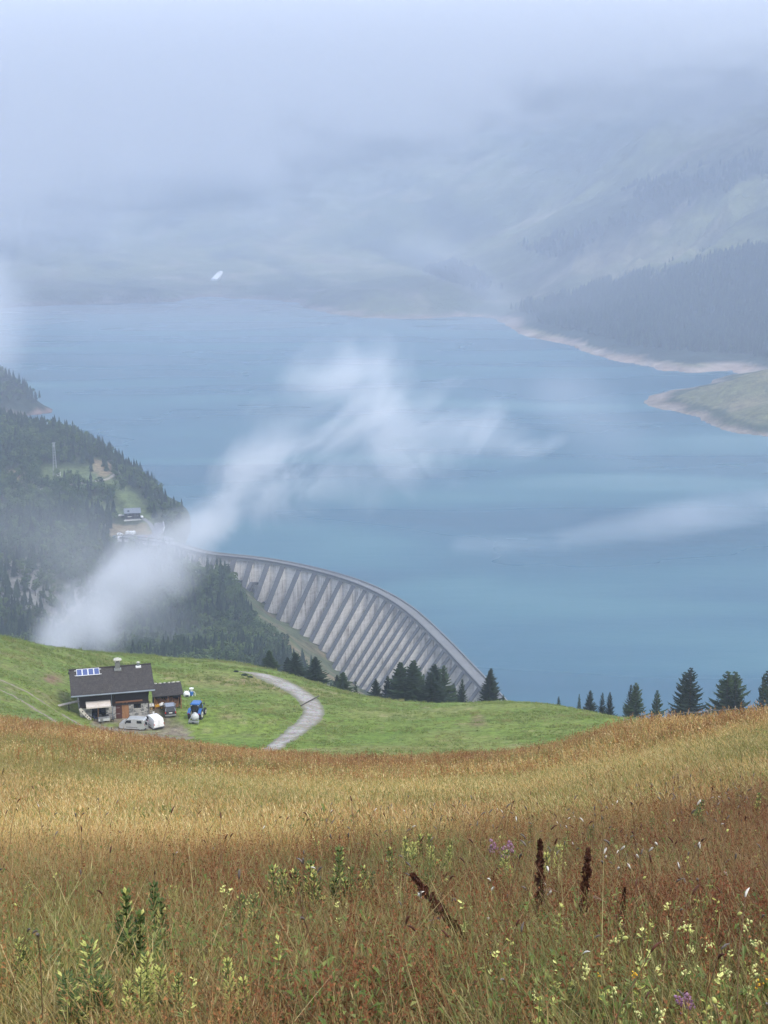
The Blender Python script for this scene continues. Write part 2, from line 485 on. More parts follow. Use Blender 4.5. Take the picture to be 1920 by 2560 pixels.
# ------------------------------------------------------------------ terrain sheets
NCOL = 360
_t = np.linspace(-1, 1, NCOL)
ACOL = 0.62 * np.sign(_t) * np.abs(_t) ** 1.3
def rows_geo(a, b, n): return np.geomspace(a, b, n)
Y0 = np.concatenate([np.linspace(-12, 1.5, 14), rows_geo(2.0, 104, 150)])
Y1 = np.concatenate([[104], rows_geo(105, 356, 190)])
Y2 = np.concatenate([[356], rows_geo(360, 2100, 300)])
Y3 = np.concatenate([[2100], rows_geo(2120, 10500, 200)])

def land_mesh(name, Y, zf, colf, mat, label=None):
    A, YY = np.meshgrid(ACOL, Y)
    X = A * (YY + 16)
    Z = zf(X, YY)
    n, m = X.shape
    me = bpy.data.meshes.new(name)
    v = np.stack([X.ravel(), YY.ravel(), Z.ravel()], 1)
    i = np.arange(n * m).reshape(n, m)
    f = np.stack([i[:-1, :-1].ravel(), i[:-1, 1:].ravel(), i[1:, 1:].ravel(), i[1:, :-1].ravel()], 1)
    me.vertices.add(len(v)); me.vertices.foreach_set('co', v.ravel())
    me.loops.add(f.size); me.loops.foreach_set('vertex_index', f.ravel())
    me.polygons.add(len(f)); me.polygons.foreach_set('loop_start', np.arange(0, f.size, 4))
    me.polygons.foreach_set('use_smooth', np.ones(len(f), bool))
    me.update(calc_edges=True)
    if colf is not None:
        c = colf(v[:, 0], v[:, 1], v[:, 2])
        at = me.color_attributes.new('land', 'FLOAT_COLOR', 'POINT')
        at.data.foreach_set('color', np.concatenate([c, np.ones((len(c), 1))], 1).ravel())
    o = link(name, me, mat)
    tag(o, kind='structure')
    return o

def mixc(c, m, col):
    return c * (1 - m[:, None]) + np.array(col) * m[:, None]

ROCKPOLY = [[(0, 1405), (60, 1395), (110, 1430), (180, 1440), (250, 1390), (300, 1385), (330, 1420), (280, 1480), (230, 1560), (150, 1580), (90, 1540), (40, 1500), (0, 1520)]]
MEADOWS = [[(110, 1170), (240, 1165), (275, 1190), (290, 1200), (345, 1235), (378, 1280), (392, 1338), (368, 1325), (360, 1295), (310, 1262), (285, 1240), (240, 1216), (190, 1222), (107, 1222), (90, 1200)],
           [(0, 1256), (22, 1260), (22, 1286), (0, 1290)], [(215, 1255), (250, 1258), (300, 1275), (300, 1290), (215, 1285)]]
DRYP = [[(10, 1176), (75, 1186), (78, 1218), (12, 1216)], [(229, 1146), (282, 1160), (285, 1190), (235, 1185)], [(250, 1310), (375, 1316), (380, 1345), (260, 1338)]]
BANK = [(590, 1478), (640, 1478), (700, 1540), (780, 1600), (860, 1680), (910, 1735), (850, 1760), (760, 1690), (700, 1610), (640, 1560)]
def col_valley(x, y, z):
    px, py = proj(x, y, z)
    j = 9 * fbm(x / 18, y / 18, 3, 61); j2 = 9 * fbm(x / 18, y / 18, 3, 62)
    c = np.tile(np.array([0.040, 0.055, 0.030]), (len(x), 1))
    m = np.clip(0.5 + 0.9 * fbm(x / 30, y / 30, 4, 63), 0, 1)
    c = mixc(c, m * 0.6, (0.07, 0.085, 0.04))
    for p in MEADOWS: c = mixc(c, inpoly(px + j, py + j2, p).astype(float), (0.105, 0.135, 0.060))
    for p in DRYP: c = mixc(c, inpoly(px + j, py + j2, p).astype(float) * 0.85, (0.24, 0.19, 0.12))
    for p in ROCKPOLY: c = mixc(c, inpoly(px + j, py + j2, p).astype(float) * np.clip(0.5 + 1.6 * fbm(x / 14, z / 9, 3, 64), 0, 1), (0.27, 0.26, 0.25))
    b = inpoly(px + j, py + j2, BANK).astype(float)
    c = mixc(c, b, (0.105, 0.125, 0.060))
    c = mixc(c, b * np.clip(0.15 + 1.6 * fbm(x / 16, y / 16, 3, 65), 0, 0.9), (0.25, 0.17, 0.11))
    # bare drawdown shore
    sh = np.clip((np.where(x > 250, 5, 9) + 4 * fbm(x / 40, y / 40, 3, 66) - z) / 4, 0, 1) * (y > 1300)
    c = mixc(c, sh, (0.17, 0.12, 0.10))
    c = mixc(c, sh * (x > 250), (0.25, 0.205, 0.165))
    # promontory: pale grass
    pm = ((y > 1450) & (x > 250) & (z > 8)).astype(float)
    hd = ((y > 1450) & (x < 0) & (z > 3)).astype(float)
    c = mixc(c, hd, (0.030, 0.042, 0.026))
    c = mixc(c, pm * (1 - sh), (0.135, 0.135, 0.065))
    c = mixc(c, pm * np.clip(1.3 * fbm(x / 60, y / 60, 4, 67), 0, 1), (0.21, 0.175, 0.105))
    near = (y < 420).astype(float)
    c = mixc(c, near, (0.10, 0.13, 0.05))
    return c

def col_far(x, y, z):
    px, py = proj(x, y, z)
    c = np.tile(np.array([0.150, 0.165, 0.080]), (len(x), 1))
    n = fbm(x / 260, y / 420, 5, 71)
    c = mixc(c, np.clip(0.2 + 1.5 * n, 0, 1) * 0.8, (0.055, 0.080, 0.04))
    n2 = fbm((x + 0.5 * y) / 180, (y - 0.3 * x) / 420, 4, 72, True)
    c = mixc(c, np.clip(n2 * 1.6 - 0.5, 0, 1) * 0.8, (0.27, 0.235, 0.17))
    # dark woods along the right-hand slope
    j = 14 * fbm(x / 70, y / 70, 3, 73)
    wood = inpoly(px + j, py + j, [(1240, 790), (1330, 760), (1420, 740), (1500, 700), (1600, 690), (1760, 640), (1960, 610), (2300, 600), (2300, 960), (1700, 905), (1560, 895), (1450, 860), (1330, 820)])
    c = mixc(c, wood.astype(float), (0.030, 0.045, 0.035))
    for p in ([(1300, 620), (1500, 560), (1700, 520), (1560, 590), (1400, 650)], [(1560, 480), (1920, 380), (1920, 440), (1650, 540)], [(860, 610), (960, 600), (1100, 640), (1240, 700), (1200, 730), (1000, 660)]):
        c = mixc(c, inpoly(px + 2 * j, py + j, p).astype(float) * 0.8, (0.05, 0.065, 0.05))
    # darker wooded gullies running down the left slopes
    g_ = fbm((x + 0.2 * y) / 150, y / 700, 5, 77)
    c = mixc(c, np.clip(g_ * 3.0 - 0.2, 0, 1) * (z > 25) * 0.85, (0.040, 0.055, 0.038))
    # rocky summit patch at right
    c = mixc(c, inpoly(px + 3 * j, py + 2 * j, [(1650, 60), (1960, 60), (1960, 260), (1780, 290), (1700, 200)]).astype(float) * 0.9, (0.06, 0.06, 0.055))
    sh = np.clip((8 + 5 * fbm(x / 90, y / 90, 3, 66) - z) / 5, 0, 1)
    c = mixc(c, sh, (0.27, 0.21, 0.17))
    c = mixc(c, sh * np.clip(1.5 * fbm(x / 60, y / 60, 4, 75), 0, 0.8), (0.35, 0.30, 0.25))
    return c

def land_mat(name, scales, var=0.5, bump=(0.6, 1.0)):
    m, k, b = mat_new(name)
    c = k.attr('land').outputs['Color']
    p = k.pos()
    n = k.noise(p, scales[0], 6, 0.65)
    n2 = k.noise(p, scales[1], 5, 0.6)
    f = k.math('ADD', k.math('MULTIPLY', n, 0.6), k.math('MULTIPLY', n2, 0.4))
    g = k.mrange(f, 0.35, 0.65, 1 - var, 1 + var)
    mm = k.new('ShaderNodeVectorMath', operation='SCALE')
    k.put(mm.inputs[0], c); k.put(mm.inputs['Scale'], g)
    k.put(b.inputs['Base Color'], mm.outputs[0])
    b.inputs['Roughness'].default_value = 0.95
    b.inputs['Specular IOR Level'].default_value = 0.1
    k.put(b.inputs['Normal'], k.bump(n, bump[0], bump[1]))
    return m

# field: short green pasture with pale and bare places
def col_field(x, y, z):
    px, py = proj(x, y, z)
    n = fbm(x / 9, y / 9, 5, 81); n2 = fbm(x / 28, y / 22, 4, 82); n3 = fbm(x / 2.5, y / 2.5, 3, 83)
    c = np.tile(np.array([0.115, 0.180, 0.034]), (len(x), 1))
    c = mixc(c, np.clip(0.35 + 0.9 * n, 0, 1), (0.175, 0.225, 0.048))
    c = mixc(c, np.clip(n2 * 1.3 - 0.1, 0, 0.85), (0.23, 0.215, 0.080))
    c = mixc(c, np.clip(n3 * 1.8 - 0.65 + 0.6 * n, 0, 0.75), (0.30, 0.26, 0.13))
    c = mixc(c, np.clip(n * 1.5 - 0.65, 0, 0.6), (0.05, 0.080, 0.03))
    # dry rim along the far edge and round the meadow's edge
    rim = np.exp(-((y - 272) / 10) ** 2) * np.clip((px - 380) / 200, 0, 1) * np.clip((900 - px) / 200, 0, 1)
    c = mixc(c, np.clip(rim * (0.8 + n3), 0, 0.8), (0.24, 0.185, 0.09))
    left = np.clip((360 - px) / 260, 0, 1) * np.clip((py - 1560) / 60, 0, 1)
    c = mixc(c, left * np.clip(0.5 + n3, 0, 1) * 0.5, (0.18, 0.155, 0.08))
    # trodden yard in front of the chalet and under the cars
    j = 8 * n3
    yard = inpoly(px + j, py + j * 0.7, [(228, 1800), (270, 1795), (300, 1795), (380, 1770), (400, 1775), (415, 1795), (440, 1800), (480, 1828), (480, 1850), (230, 1850)]).astype(float)
    c = mixc(c, yard * np.clip(0.75 + 1.1 * n3, 0, 1), (0.21, 0.175, 0.135))
    muck = inpoly(px + j, py + j * 0.7, [(372, 1768), (410, 1765), (450, 1790), (470, 1822), (420, 1822), (395, 1800)]).astype(float)
    c = mixc(c, muck * 0.5, (0.13, 0.12, 0.07))
    for (q, r, s_) in [((132, 1697), 22, 0.9), ((262, 1655), 20, 0.5), ((1195, 1803), 22, 0.8), ((560, 1790), 30, 0.35)]:
        d = np.hypot(px - q[0], (py - q[1]) * 1.7)
        c = mixc(c, np.clip(1.3 - d / r + n3 * 0.8, 0, 1) * s_, (0.20, 0.125, 0.085))
    return c

def col_meadow(x, y, z):
    n = fbm(x / 4, y / 4, 4, 91)
    c = np.tile(np.array([0.085, 0.075, 0.038]), (len(x), 1))
    c = mixc(c, np.clip(0.5 + 1.2 * n, 0, 1), (0.13, 0.10, 0.05))
    return c

M_meadow = land_mat('meadow_soil', (3.0, 14.0), 0.5, (0.8, 0.1))
M_field = land_mat('pasture', (0.9, 5.0), 0.55, (1.0, 0.35))
M_valley = land_mat('valley_slope', (0.10, 0.5), 0.5, (1.0, 3.0))
M_far = land_mat('mountain_slope', (0.012, 0.05), 0.45, (1.0, 18.0))
land_mesh('meadow_ground', Y0, z_all, col_meadow, M_meadow)
land_mesh('pasture', Y1, z_all, col_field, M_field)
land_mesh('valley_slopes', Y2, z_all, col_valley, M_valley)
land_mesh('mountain_slopes', Y3, z_all, col_far, M_far)

# ------------------------------------------------------------------ lake
def build_lake():
    m, k, b = mat_new('lake_water')
    p = k.pos()
    # broad bands: silt tints, pale reflection streaks put into the colour, wind lanes
    band = k.noise(k.mapv(p, (0.0022, 0.0065, 1), (0, 0, 0.25)), 1.0, 2.5, 0.5, 0.3)
    c = k.ramp(band, [(0.34, (0.014, 0.084, 0.138)), (0.50, (0.022, 0.106, 0.160)), (0.60, (0.046, 0.145, 0.186)), (0.70, (0.085, 0.185, 0.222))])
    k.put(b.inputs['Base Color'], c)
    b.inputs['IOR'].default_value = 1.33
    b.inputs['Specular IOR Level'].default_value = 0.5
    k.put(b.inputs['Roughness'], k.mrange(band, 0.3, 0.7, 0.22, 0.36))
    rip = k.noise(k.mapv(p, (0.35, 0.9, 1)), 1.0, 4, 0.6)
    rip2 = k.noise(k.mapv(p, (0.03, 0.08, 1)), 1.0, 3, 0.5)
    k.put(b.inputs['Normal'], k.bump(k.math('ADD', rip, k.math('MULTIPLY', rip2, 3.0)), 0.5, 0.12))
    bm = bmesh.new()
    # near boundary follows the dam, ends buried in both banks
    pts = []
    a, t, n = crest(0.0)
    pts.append(a - t * 60 + Vector((-40, 30, 0)))
    for i in range(0, 61):
        q, t, n = crest(CRLEN * i / 60)
        pts.append(q - n * 1.5)
    q, t, n = crest(CRLEN)
    pts.append(q + t * 25)
    pts.append(Vector((120, 560, 0))); pts.append(Vector((620, 380, 0))); pts.append(Vector((5000, 380, 0)))
    pts.append(Vector((5000, 5200, 0))); pts.append(Vector((-4500, 5200, 0))); pts.append(Vector((-4500, 1260, 0))); pts.append(Vector((-700, 1260, 0))); pts.append(Vector((-330, 1150, 0)))
    vs = [bm.verts.new((p_.x, p_.y, 0)) for p_ in pts]
    f = bm.faces.new(vs)
    bmesh.ops.triangulate(bm, faces=[f])
    for f in bm.faces:
        if f.normal.z < 0: f.normal_flip()
    me = bpy.data.meshes.new('lake'); bm.to_mesh(me); bm.free()
    o = link('lake', me, m); tag(o, kind='structure')
build_lake()

# ------------------------------------------------------------------ mesh builder
class MB:
    def __init__(s): s.v = []; s.f = []; s.m = []
    def quadbox(s, c8, mi=0):
        """eight corners: four below (ccw), four above"""
        i = len(s.v); s.v += [tuple(p) for p in c8]
        for q in ((3, 2, 1, 0), (4, 5, 6, 7), (0, 1, 5, 4), (1, 2, 6, 5), (2, 3, 7, 6), (3, 0, 4, 7)):
            s.f.append(tuple(i + a for a in q)); s.m.append(mi)
        return s
    def box(s, x0, x1, y0, y1, z0, z1, mi=0, mat=None):
        c = [(x0, y0, z0), (x1, y0, z0), (x1, y1, z0), (x0, y1, z0), (x0, y0, z1), (x1, y0, z1), (x1, y1, z1), (x0, y1, z1)]
        if mat is not None: c = [tuple(mat @ Vector(p)) for p in c]
        return s.quadbox(c, mi)
    def bar(s, a, b, w, h=None, mi=0, up=Vector((0, 0, 1))):
        a = Vector(a); b = Vector(b); h = h or w
        d = (b - a).normalized()
        u = d.cross(up)
        if u.length < 1e-4: u = d.cross(Vector((0, 1, 0)))
        u.normalize(); w2 = u.cross(d)
        u = u * w / 2; w2 = w2 * h / 2
        return s.quadbox([a - u - w2, a + u - w2, b + u - w2, b - u - w2, a - u + w2, a + u + w2, b + u + w2, b - u + w2], mi)
    def tube(s, pts, rad, n=6, mi=0, cap=True):
        pts = [Vector(p) for p in pts]
        if not isinstance(rad, (list, tuple)): rad = [rad] * len(pts)
        rings = []
        prev = None
        for k, p in enumerate(pts):
            d = (pts[min(k + 1, len(pts) - 1)] - pts[max(k - 1, 0)]).normalized()
            u = prev - d * prev.dot(d) if prev is not None else d.orthogonal()
            if u.length < 1e-5: u = d.orthogonal()
            u.normalize(); prev = u; w_ = d.cross(u)
            i0 = len(s.v)
            for j in range(n):
                a = 2 * math.pi * j / n
                s.v.append(tuple(p + (u * math.cos(a) + w_ * math.sin(a)) * rad[k]))
            rings.append(i0)
        for a, b in zip(rings, rings[1:]):
            for j in range(n):
                s.f.append((a + j, a + (j + 1) % n, b + (j + 1) % n, b + j)); s.m.append(mi)
        if cap:
            s.f.append(tuple(reversed(range(rings[0], rings[0] + n)))); s.m.append(mi)
            s.f.append(tuple(range(rings[-1], rings[-1] + n))); s.m.append(mi)
        return s
    def loft(s, rings, mi=0, cap=True, closed=True):
        """rings: lists of equal point counts"""
        idx = []
        for r in rings:
            idx.append(len(s.v)); s.v += [tuple(p) for p in r]
        n = len(rings[0])
        for a, b in zip(idx, idx[1:]):
            for j in range(n if closed else n - 1):
                s.f.append((a + j, a + (j + 1) % n, b + (j + 1) % n, b + j)); s.m.append(mi)
        if cap:
            s.f.append(tuple(reversed(range(idx[0], idx[0] + n)))); s.m.append(mi)
            s.f.append(tuple(range(idx[-1], idx[-1] + n))); s.m.append(mi)
        return s
    def prism(s, poly, axis, a, b, mi=0):
        """extrude a 2-D outline along an axis ('x','y','z')"""
        def pt(u, v, t):
            return {'x': (t, u, v), 'y': (u, t, v), 'z': (u, v, t)}[axis]
        return s.loft([[pt(u, v, a) for u, v in poly], [pt(u, v, b) for u, v in poly]], mi)
    def poly(s, pts, mi=0):
        i = len(s.v); s.v += [tuple(p) for p in pts]; s.f.append(tuple(range(i, i + len(pts)))); s.m.append(mi); return s
    def sphere(s, c, r, nu=8, nv=5, mi=0):
        if not isinstance(r, (tuple, list)): r = (r, r, r)
        rings = []
        for j in range(1, nv):
            ph = math.pi * j / nv
            rings.append([(c[0] + r[0] * math.sin(ph) * math.cos(2 * math.pi * i / nu), c[1] + r[1] * math.sin(ph) * math.sin(2 * math.pi * i / nu), c[2] - r[2] * math.cos(ph)) for i in range(nu)])
        return s.loft(rings, mi)
    def mesh(s, name, smooth=False, fix=True):
        me = bpy.data.meshes.new(name)
        me.from_pydata(s.v, [], s.f)
        me.polygons.foreach_set('material_index', s.m)
        if fix:
            bm = bmesh.new(); bm.from_mesh(me)
            bmesh.ops.recalc_face_normals(bm, faces=bm.faces[:])
            bm.to_mesh(me); bm.free()
        if smooth: me.shade_smooth()
        me.update()
        return me
    def build(s, name, mat, parent=None, smooth=False, loc=None, bevel=0, fix=True):
        o = link(name, s.mesh(name, smooth, fix), mat, parent, loc)
        if bevel:
            md = o.modifiers.new('bevel', 'BEVEL'); md.width = bevel; md.segments = 2; md.limit_method = 'ANGLE'; md.angle_limit = math.radians(40)
        return o

# ------------------------------------------------------------------ dam
def concrete(name, col, dark, streak=1.0, sc=1.0):
    m, k, b = mat_new(name)
    p = k.pos()
    st = k.noise(k.mapv(p, (0.55 * sc, 0.55 * sc, 0.035 * sc)), 1.0, 6, 0.65, 0.3)       # run-off streaks
    bl = k.noise(k.mapv(p, (0.07, 0.07, 0.16)), 1.0, 6, 0.7, 0.5)                          # damp blotches
    f = k.math('MULTIPLY', k.mrange(st, 0.42, 0.66, 0, 1), k.mrange(bl, 0.38, 0.62, 0.15, 1))
    c = k.mix(k.math('MULTIPLY', f, streak, clamp=True), col, dark)
    w_ = k.noise(k.mapv(p, (1.3, 1.3, 0.5)), 1.0, 4, 0.6)
    c = k.mix(k.mrange(w_, 0.3, 0.7, 0.0, 0.35), c, tuple(x * 0.72 for x in col))
    lift = k.new('ShaderNodeTexWave', wave_type='BANDS', bands_direction='Z')
    k.put(lift.inputs[0], p); lift.inputs['Scale'].default_value = 0.12; lift.inputs['Distortion'].default_value = 0.6
    c = k.mix(k.mrange(lift.outputs[0], 0.0, 0.10, 0.30, 0.0), c, tuple(x * 0.5 for x in col))
    k.put(b.inputs['Base Color'], c)
    b.inputs['Roughness'].default_value = 0.9
    k.put(b.inputs['Normal'], k.bump(w_, 0.4, 0.2))
    return m

def build_dam():
    wallm = concrete('dam_concrete', (0.68, 0.665, 0.64), (0.13, 0.10, 0.085), 1.0)
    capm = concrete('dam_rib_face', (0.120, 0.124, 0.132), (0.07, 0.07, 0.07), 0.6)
    roadm = concrete('dam_crest', (0.23, 0.235, 0.24), (0.13, 0.13, 0.13), 0.4)
    root = empty('dam', crest(CRLEN * 0.5)[0])
    tag(root, 'curved grey concrete buttress dam holding back the blue lake', 'dam')
    inv = -Vector(root.location)
    N = 90
    def strip(name, prof, mat, s0=0.0, s1=CRLEN):
        """sweep a closed (offset, z) profile along the crest"""
        rings = []
        for i in range(N + 1):
            p, t, n = crest(s0 + (s1 - s0) * i / N)
            rings.append([tuple(Vector((p.x, p.y, 0)) + n * o + Vector((0, 0, z)) + inv) for o, z in prof])
        return MB().loft(rings).build(name, mat, root)
    strip('wall', [(-4.5, 6.59), (1.0, 6.59), (6.5, -62), (-9.0, -62)], wallm)
    strip('crest_road', [(-4.4, 6.6), (2.6, 6.6), (2.6, 8.0), (-4.4, 8.0)], roadm)
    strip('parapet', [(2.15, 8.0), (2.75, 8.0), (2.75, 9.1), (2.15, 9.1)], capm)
    strip('parapet', [(-4.6, 8.0), (-4.0, 8.0), (-4.0, 9.1), (-4.6, 9.1)], roadm)
    tops = [s_of_px(a) for a in RIB_TOP]
    for a_ in (607, 647):
        s_ = s_of_px(a_); p, t, n = crest(s_)
        q = [p + n * o + Vector((0, 0, z)) + inv for o, z in ((3.0, -16.0), (9.5, -14.5), (13.5, -17.5), (14.5, -21.0))]
        mb_ = MB()
        for u_, v_ in zip(q, q[1:]): mb_.bar(u_, v_, 2.6, 1.6)
        mb_.build('outlet_chute', capm, root)
    tops = [tops[0] - 28.5, tops[0] - 14.5] + tops + [tops[-1] + 13.3, tops[-1] + 26.6]
    for s in tops:
        if s > CRLEN - 3: continue
        p, t, n = crest(s)
        hw = 1.8
        # extend down to a little below the ground
        zb = -10.0
        for z in np.linspace(0, -60, 31):
            q = p + n * (2.6 + SLOPE * (CRZ - 1.4 - z))
            zb = z
            if zg(q.x, q.y) > z + 4: break
        zt = 6.58
        def P(off, z, side): return Vector((p.x, p.y, z)) + n * off + t * side * hw + inv
        of_t, of_b = 2.0, 2.0 + SLOPE * (zt - zb)
        c8 = [P(0.5, zb, -1), P(of_b, zb, -1), P(of_b, zb, 1), P(0.5, zb, 1), P(0.5, zt, -1), P(of_t, zt, -1), P(of_t, zt, 1), P(0.5, zt, 1)]
        bo = MB().quadbox(c8).build('buttress', wallm, root)
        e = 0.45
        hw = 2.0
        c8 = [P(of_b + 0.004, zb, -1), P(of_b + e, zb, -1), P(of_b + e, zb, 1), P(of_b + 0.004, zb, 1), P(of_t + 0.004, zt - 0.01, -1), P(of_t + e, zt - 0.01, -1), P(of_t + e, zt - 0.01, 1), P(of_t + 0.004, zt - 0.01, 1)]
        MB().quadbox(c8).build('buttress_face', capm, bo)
build_dam()
# ------------------------------------------------------------------ haze and low cloud
def vol_mat(name, dens, col, aniso=0.0):
    m = bpy.data.materials.new(name); m.use_nodes = True
    k = NT(m)
    for n in list(k.n):
        if n.type != 'OUTPUT_MATERIAL': k.n.remove(n)
    v = k.new('ShaderNodeVolumePrincipled')
    v.inputs['Color'].default_value = (*col, 1)
    v.inputs['Anisotropy'].default_value = aniso
    k.put(v.inputs['Density'], dens(k) if callable(dens) else dens)
    k.l.new(v.outputs[0], [n for n in k.n if n.type == 'OUTPUT_MATERIAL'][0].inputs['Volume'])
    return m

HZ = vol_mat('haze', 0.00023, (0.68, 0.79, 0.985))
hz = MB().box(-6800, 6800, -25, 10700, -75, 1250).build('haze', HZ)
tag(hz, kind='stuff')

def capsules(k, caps, warp, wamp):
    """smooth union of tapered capsules; returns max over capsules of 1 - dist/radius"""
    p = k.pos()
    w_ = k.new('ShaderNodeTexNoise'); w_.inputs['Scale'].default_value = warp; w_.inputs['Detail'].default_value = 2
    k.put(w_.inputs['Vector'], p)
    off = k.new('ShaderNodeVectorMath', operation='SUBTRACT'); k.put(off.inputs[0], w_.outputs['Color']); off.inputs[1].default_value = (0.5, 0.5, 0.5)
    sc = k.new('ShaderNodeVectorMath', operation='SCALE'); k.put(sc.inputs[0], off.outputs[0]); sc.inputs['Scale'].default_value = wamp
    ad = k.new('ShaderNodeVectorMath', operation='ADD'); k.put(ad.inputs[0], p); k.put(ad.inputs[1], sc.outputs[0])
    P = ad.outputs[0]
    out = None
    for (a, b, ra, rb) in caps:
        a = Vector(a); b = Vector(b); ab = b - a
        s1 = k.new('ShaderNodeVectorMath', operation='SUBTRACT'); k.put(s1.inputs[0], P); s1.inputs[1].default_value = a
        d = k.new('ShaderNodeVectorMath', operation='DOT_PRODUCT'); k.put(d.inputs[0], s1.outputs[0]); d.inputs[1].default_value = ab / ab.length_squared
        t = k.math('ADD', d.outputs['Value'], 0.0, clamp=True)
        s2 = k.new('ShaderNodeVectorMath', operation='SCALE'); s2.inputs[0].default_value = ab; k.put(s2.inputs['Scale'], t)
        s3 = k.new('ShaderNodeVectorMath', operation='DISTANCE'); k.put(s3.inputs[0], s1.outputs[0]); k.put(s3.inputs[1], s2.outputs[0])
        r = k.math('MULTIPLY_ADD', t, rb - ra, ra)
        v = k.math('SUBTRACT', 1.0, k.math('DIVIDE', s3.outputs['Value'], r))
        out = v if out is None else k.math('SMOOTH_MAX', out, v, 0.25)
    return out

def cloud_hull(name, caps, grow, mat, voxel):
    bm = bmesh.new()
    for (a, b, ra, rb) in caps:
        a = Vector(a); b = Vector(b)
        n = max(2, int((b - a).length / (0.5 * min(ra, rb))) + 1)
        for i in range(n):
            t = i / (n - 1)
            bmesh.ops.create_icosphere(bm, subdivisions=2, radius=(ra + (rb - ra) * t) * grow, matrix=Matrix.Translation(a.lerp(b, t)))
    me = bpy.data.meshes.new(name); bm.to_mesh(me); bm.free()
    o = link(name, me, mat)
    md = o.modifiers.new('union', 'REMESH'); md.mode = 'VOXEL'; md.voxel_size = voxel
    return o

# the wisp of mist rising out of the gorge, across the dam and over the lake
PL = [((100, 1650), 540, 10), ((190, 1560), 600, 20), ((312, 1480), 650, 21), ((452, 1372), 700, 17), ((520, 1270), 740, 15), ((640, 1150), 780, 17), ((780, 1045), 800, 24), ((850, 960), 800, 17), ((850, 890), 800, 8)]
def pcap(A, B):
    return (tuple(at_d(*A[0], A[1])), tuple(at_d(*B[0], B[1])), A[2], B[2])
plume = [pcap(a, b) for a, b in zip(PL, PL[1:])]
ARM = [((740, 1060), 800, 30), ((900, 1020), 820, 34), ((1080, 1070), 860, 31), ((1240, 1100), 880, 18), ((1400, 1085), 900, 7)]
ARM2 = [((560, 1300), 770, 17), ((700, 1210), 820, 26), ((860, 1190), 840, 27), ((1020, 1180), 860, 18)]
arm = [pcap(a, b) for a, b in zip(ARM, ARM[1:])] + [pcap(a, b) for a, b in zip(ARM2, ARM2[1:])]

def plume_density(k):
    e = k.math('MAXIMUM', capsules(k, plume, 0.016, 30.0), k.math('MULTIPLY_ADD', capsules(k, arm, 0.016, 34.0), 0.8, 0.0))
    # torn along the direction it drifts in: up and to the right
    n = k.noise(k.mapv(k.mapv(k.pos(), (1, 1, 1), (0, math.radians(38), 0)), (0.75, 1, 1.2)), 0.021, 8, 0.63, 0.8)
    v = k.math('ADD', k.math('MULTIPLY', e, 0.85), k.math('MULTIPLY_ADD', n, 3.0, -1.46))
    return k.math('MULTIPLY', k.mrange(v, 0.0, 1.0, 0, 1, True), 0.036)
PM = vol_mat('mist', plume_density, (0.96, 0.975, 1.0), 0.1)
PM.cycles.volume_step_rate = 0.24
pl = cloud_hull('mist', plume + arm, 1.45, PM, 9.0)
tag(pl, kind='stuff')

# thin veils: one lying on the water at right, one hanging over the far left of the lake
def veil(name, nodes, dens, ns, warp, wamp, gain, rate, stretch):
    caps = [pcap(a, b) for a, b in zip(nodes, nodes[1:])]
    def f(k):
        e = capsules(k, caps, warp, wamp)
        n = k.noise(k.mapv(k.pos(), stretch), ns, 6, 0.66, 0.3)
        v = k.math('ADD', e, k.math('MULTIPLY_ADD', n, gain, -0.56 * gain))
        return k.math('MULTIPLY', k.mrange(v, 0.0, 0.9, 0, 1, True), dens)
    m = vol_mat(name, f, (0.96, 0.975, 1.0), 0.1); m.cycles.volume_step_rate = rate
    o = cloud_hull(name, caps, 1.35, m, min(min(c[2], c[3]) for c in caps) * 0.5)
    tag(o, kind='stuff')
def zd(px, py, z): return at_z(px, py, z).y
LV = [(1150, 1350, 14), (1400, 1352, 16), (1600, 1315, 20), (1780, 1275, 22), (2050, 1250, 20)]
veil('mist', [((a, b), zd(a, b, c * 1.2), c) for a, b, c in LV], 0.014, 0.018, 0.010, 18, 2.4, 0.3, (0.3, 1, 1.5))
LV = [(1100, 1010, 30), (1350, 975, 44), (1600, 1110, 50), (1900, 1170, 44), (2100, 1180, 44)]
veil('mist', [((a, b), zd(a, b, c * 1.3), c) for a, b, c in LV], 0.0016, 0.010, 0.006, 50, 2.0, 0.4, (0.5, 1, 1.5))
veil('mist', [((-160, 700), 2300, 150), ((-40, 800), 1950, 110), ((-40, 900), 1700, 50)], 0.0035, 0.0045, 0.003, 80, 2.0, 0.25, (0.7, 1, 1.2))
veil('mist', [((-120, 1330), 940, 55), ((180, 1400), 900, 60), ((420, 1560), 760, 45)], 0.0030, 0.010, 0.009, 40, 1.5, 0.4, (0.8, 1, 1.2))
# a broad thin mist over the far half of the lake
veil('mist', [((-300, 760), 2900, 420), ((700, 760), 2900, 480), ((1500, 740), 2900, 380)], 0.0003, 0.0014, 0.001, 200, 1.4, 0.9, (0.7, 1, 1.6))
veil('mist', [((1050, 600), 2700, 60), ((1180, 690), 2600, 75), ((1260, 760), 2500, 55), ((1120, 790), 2500, 30)], 0.0032, 0.006, 0.004, 70, 2.2, 0.25, (0.8, 1, 1.2))

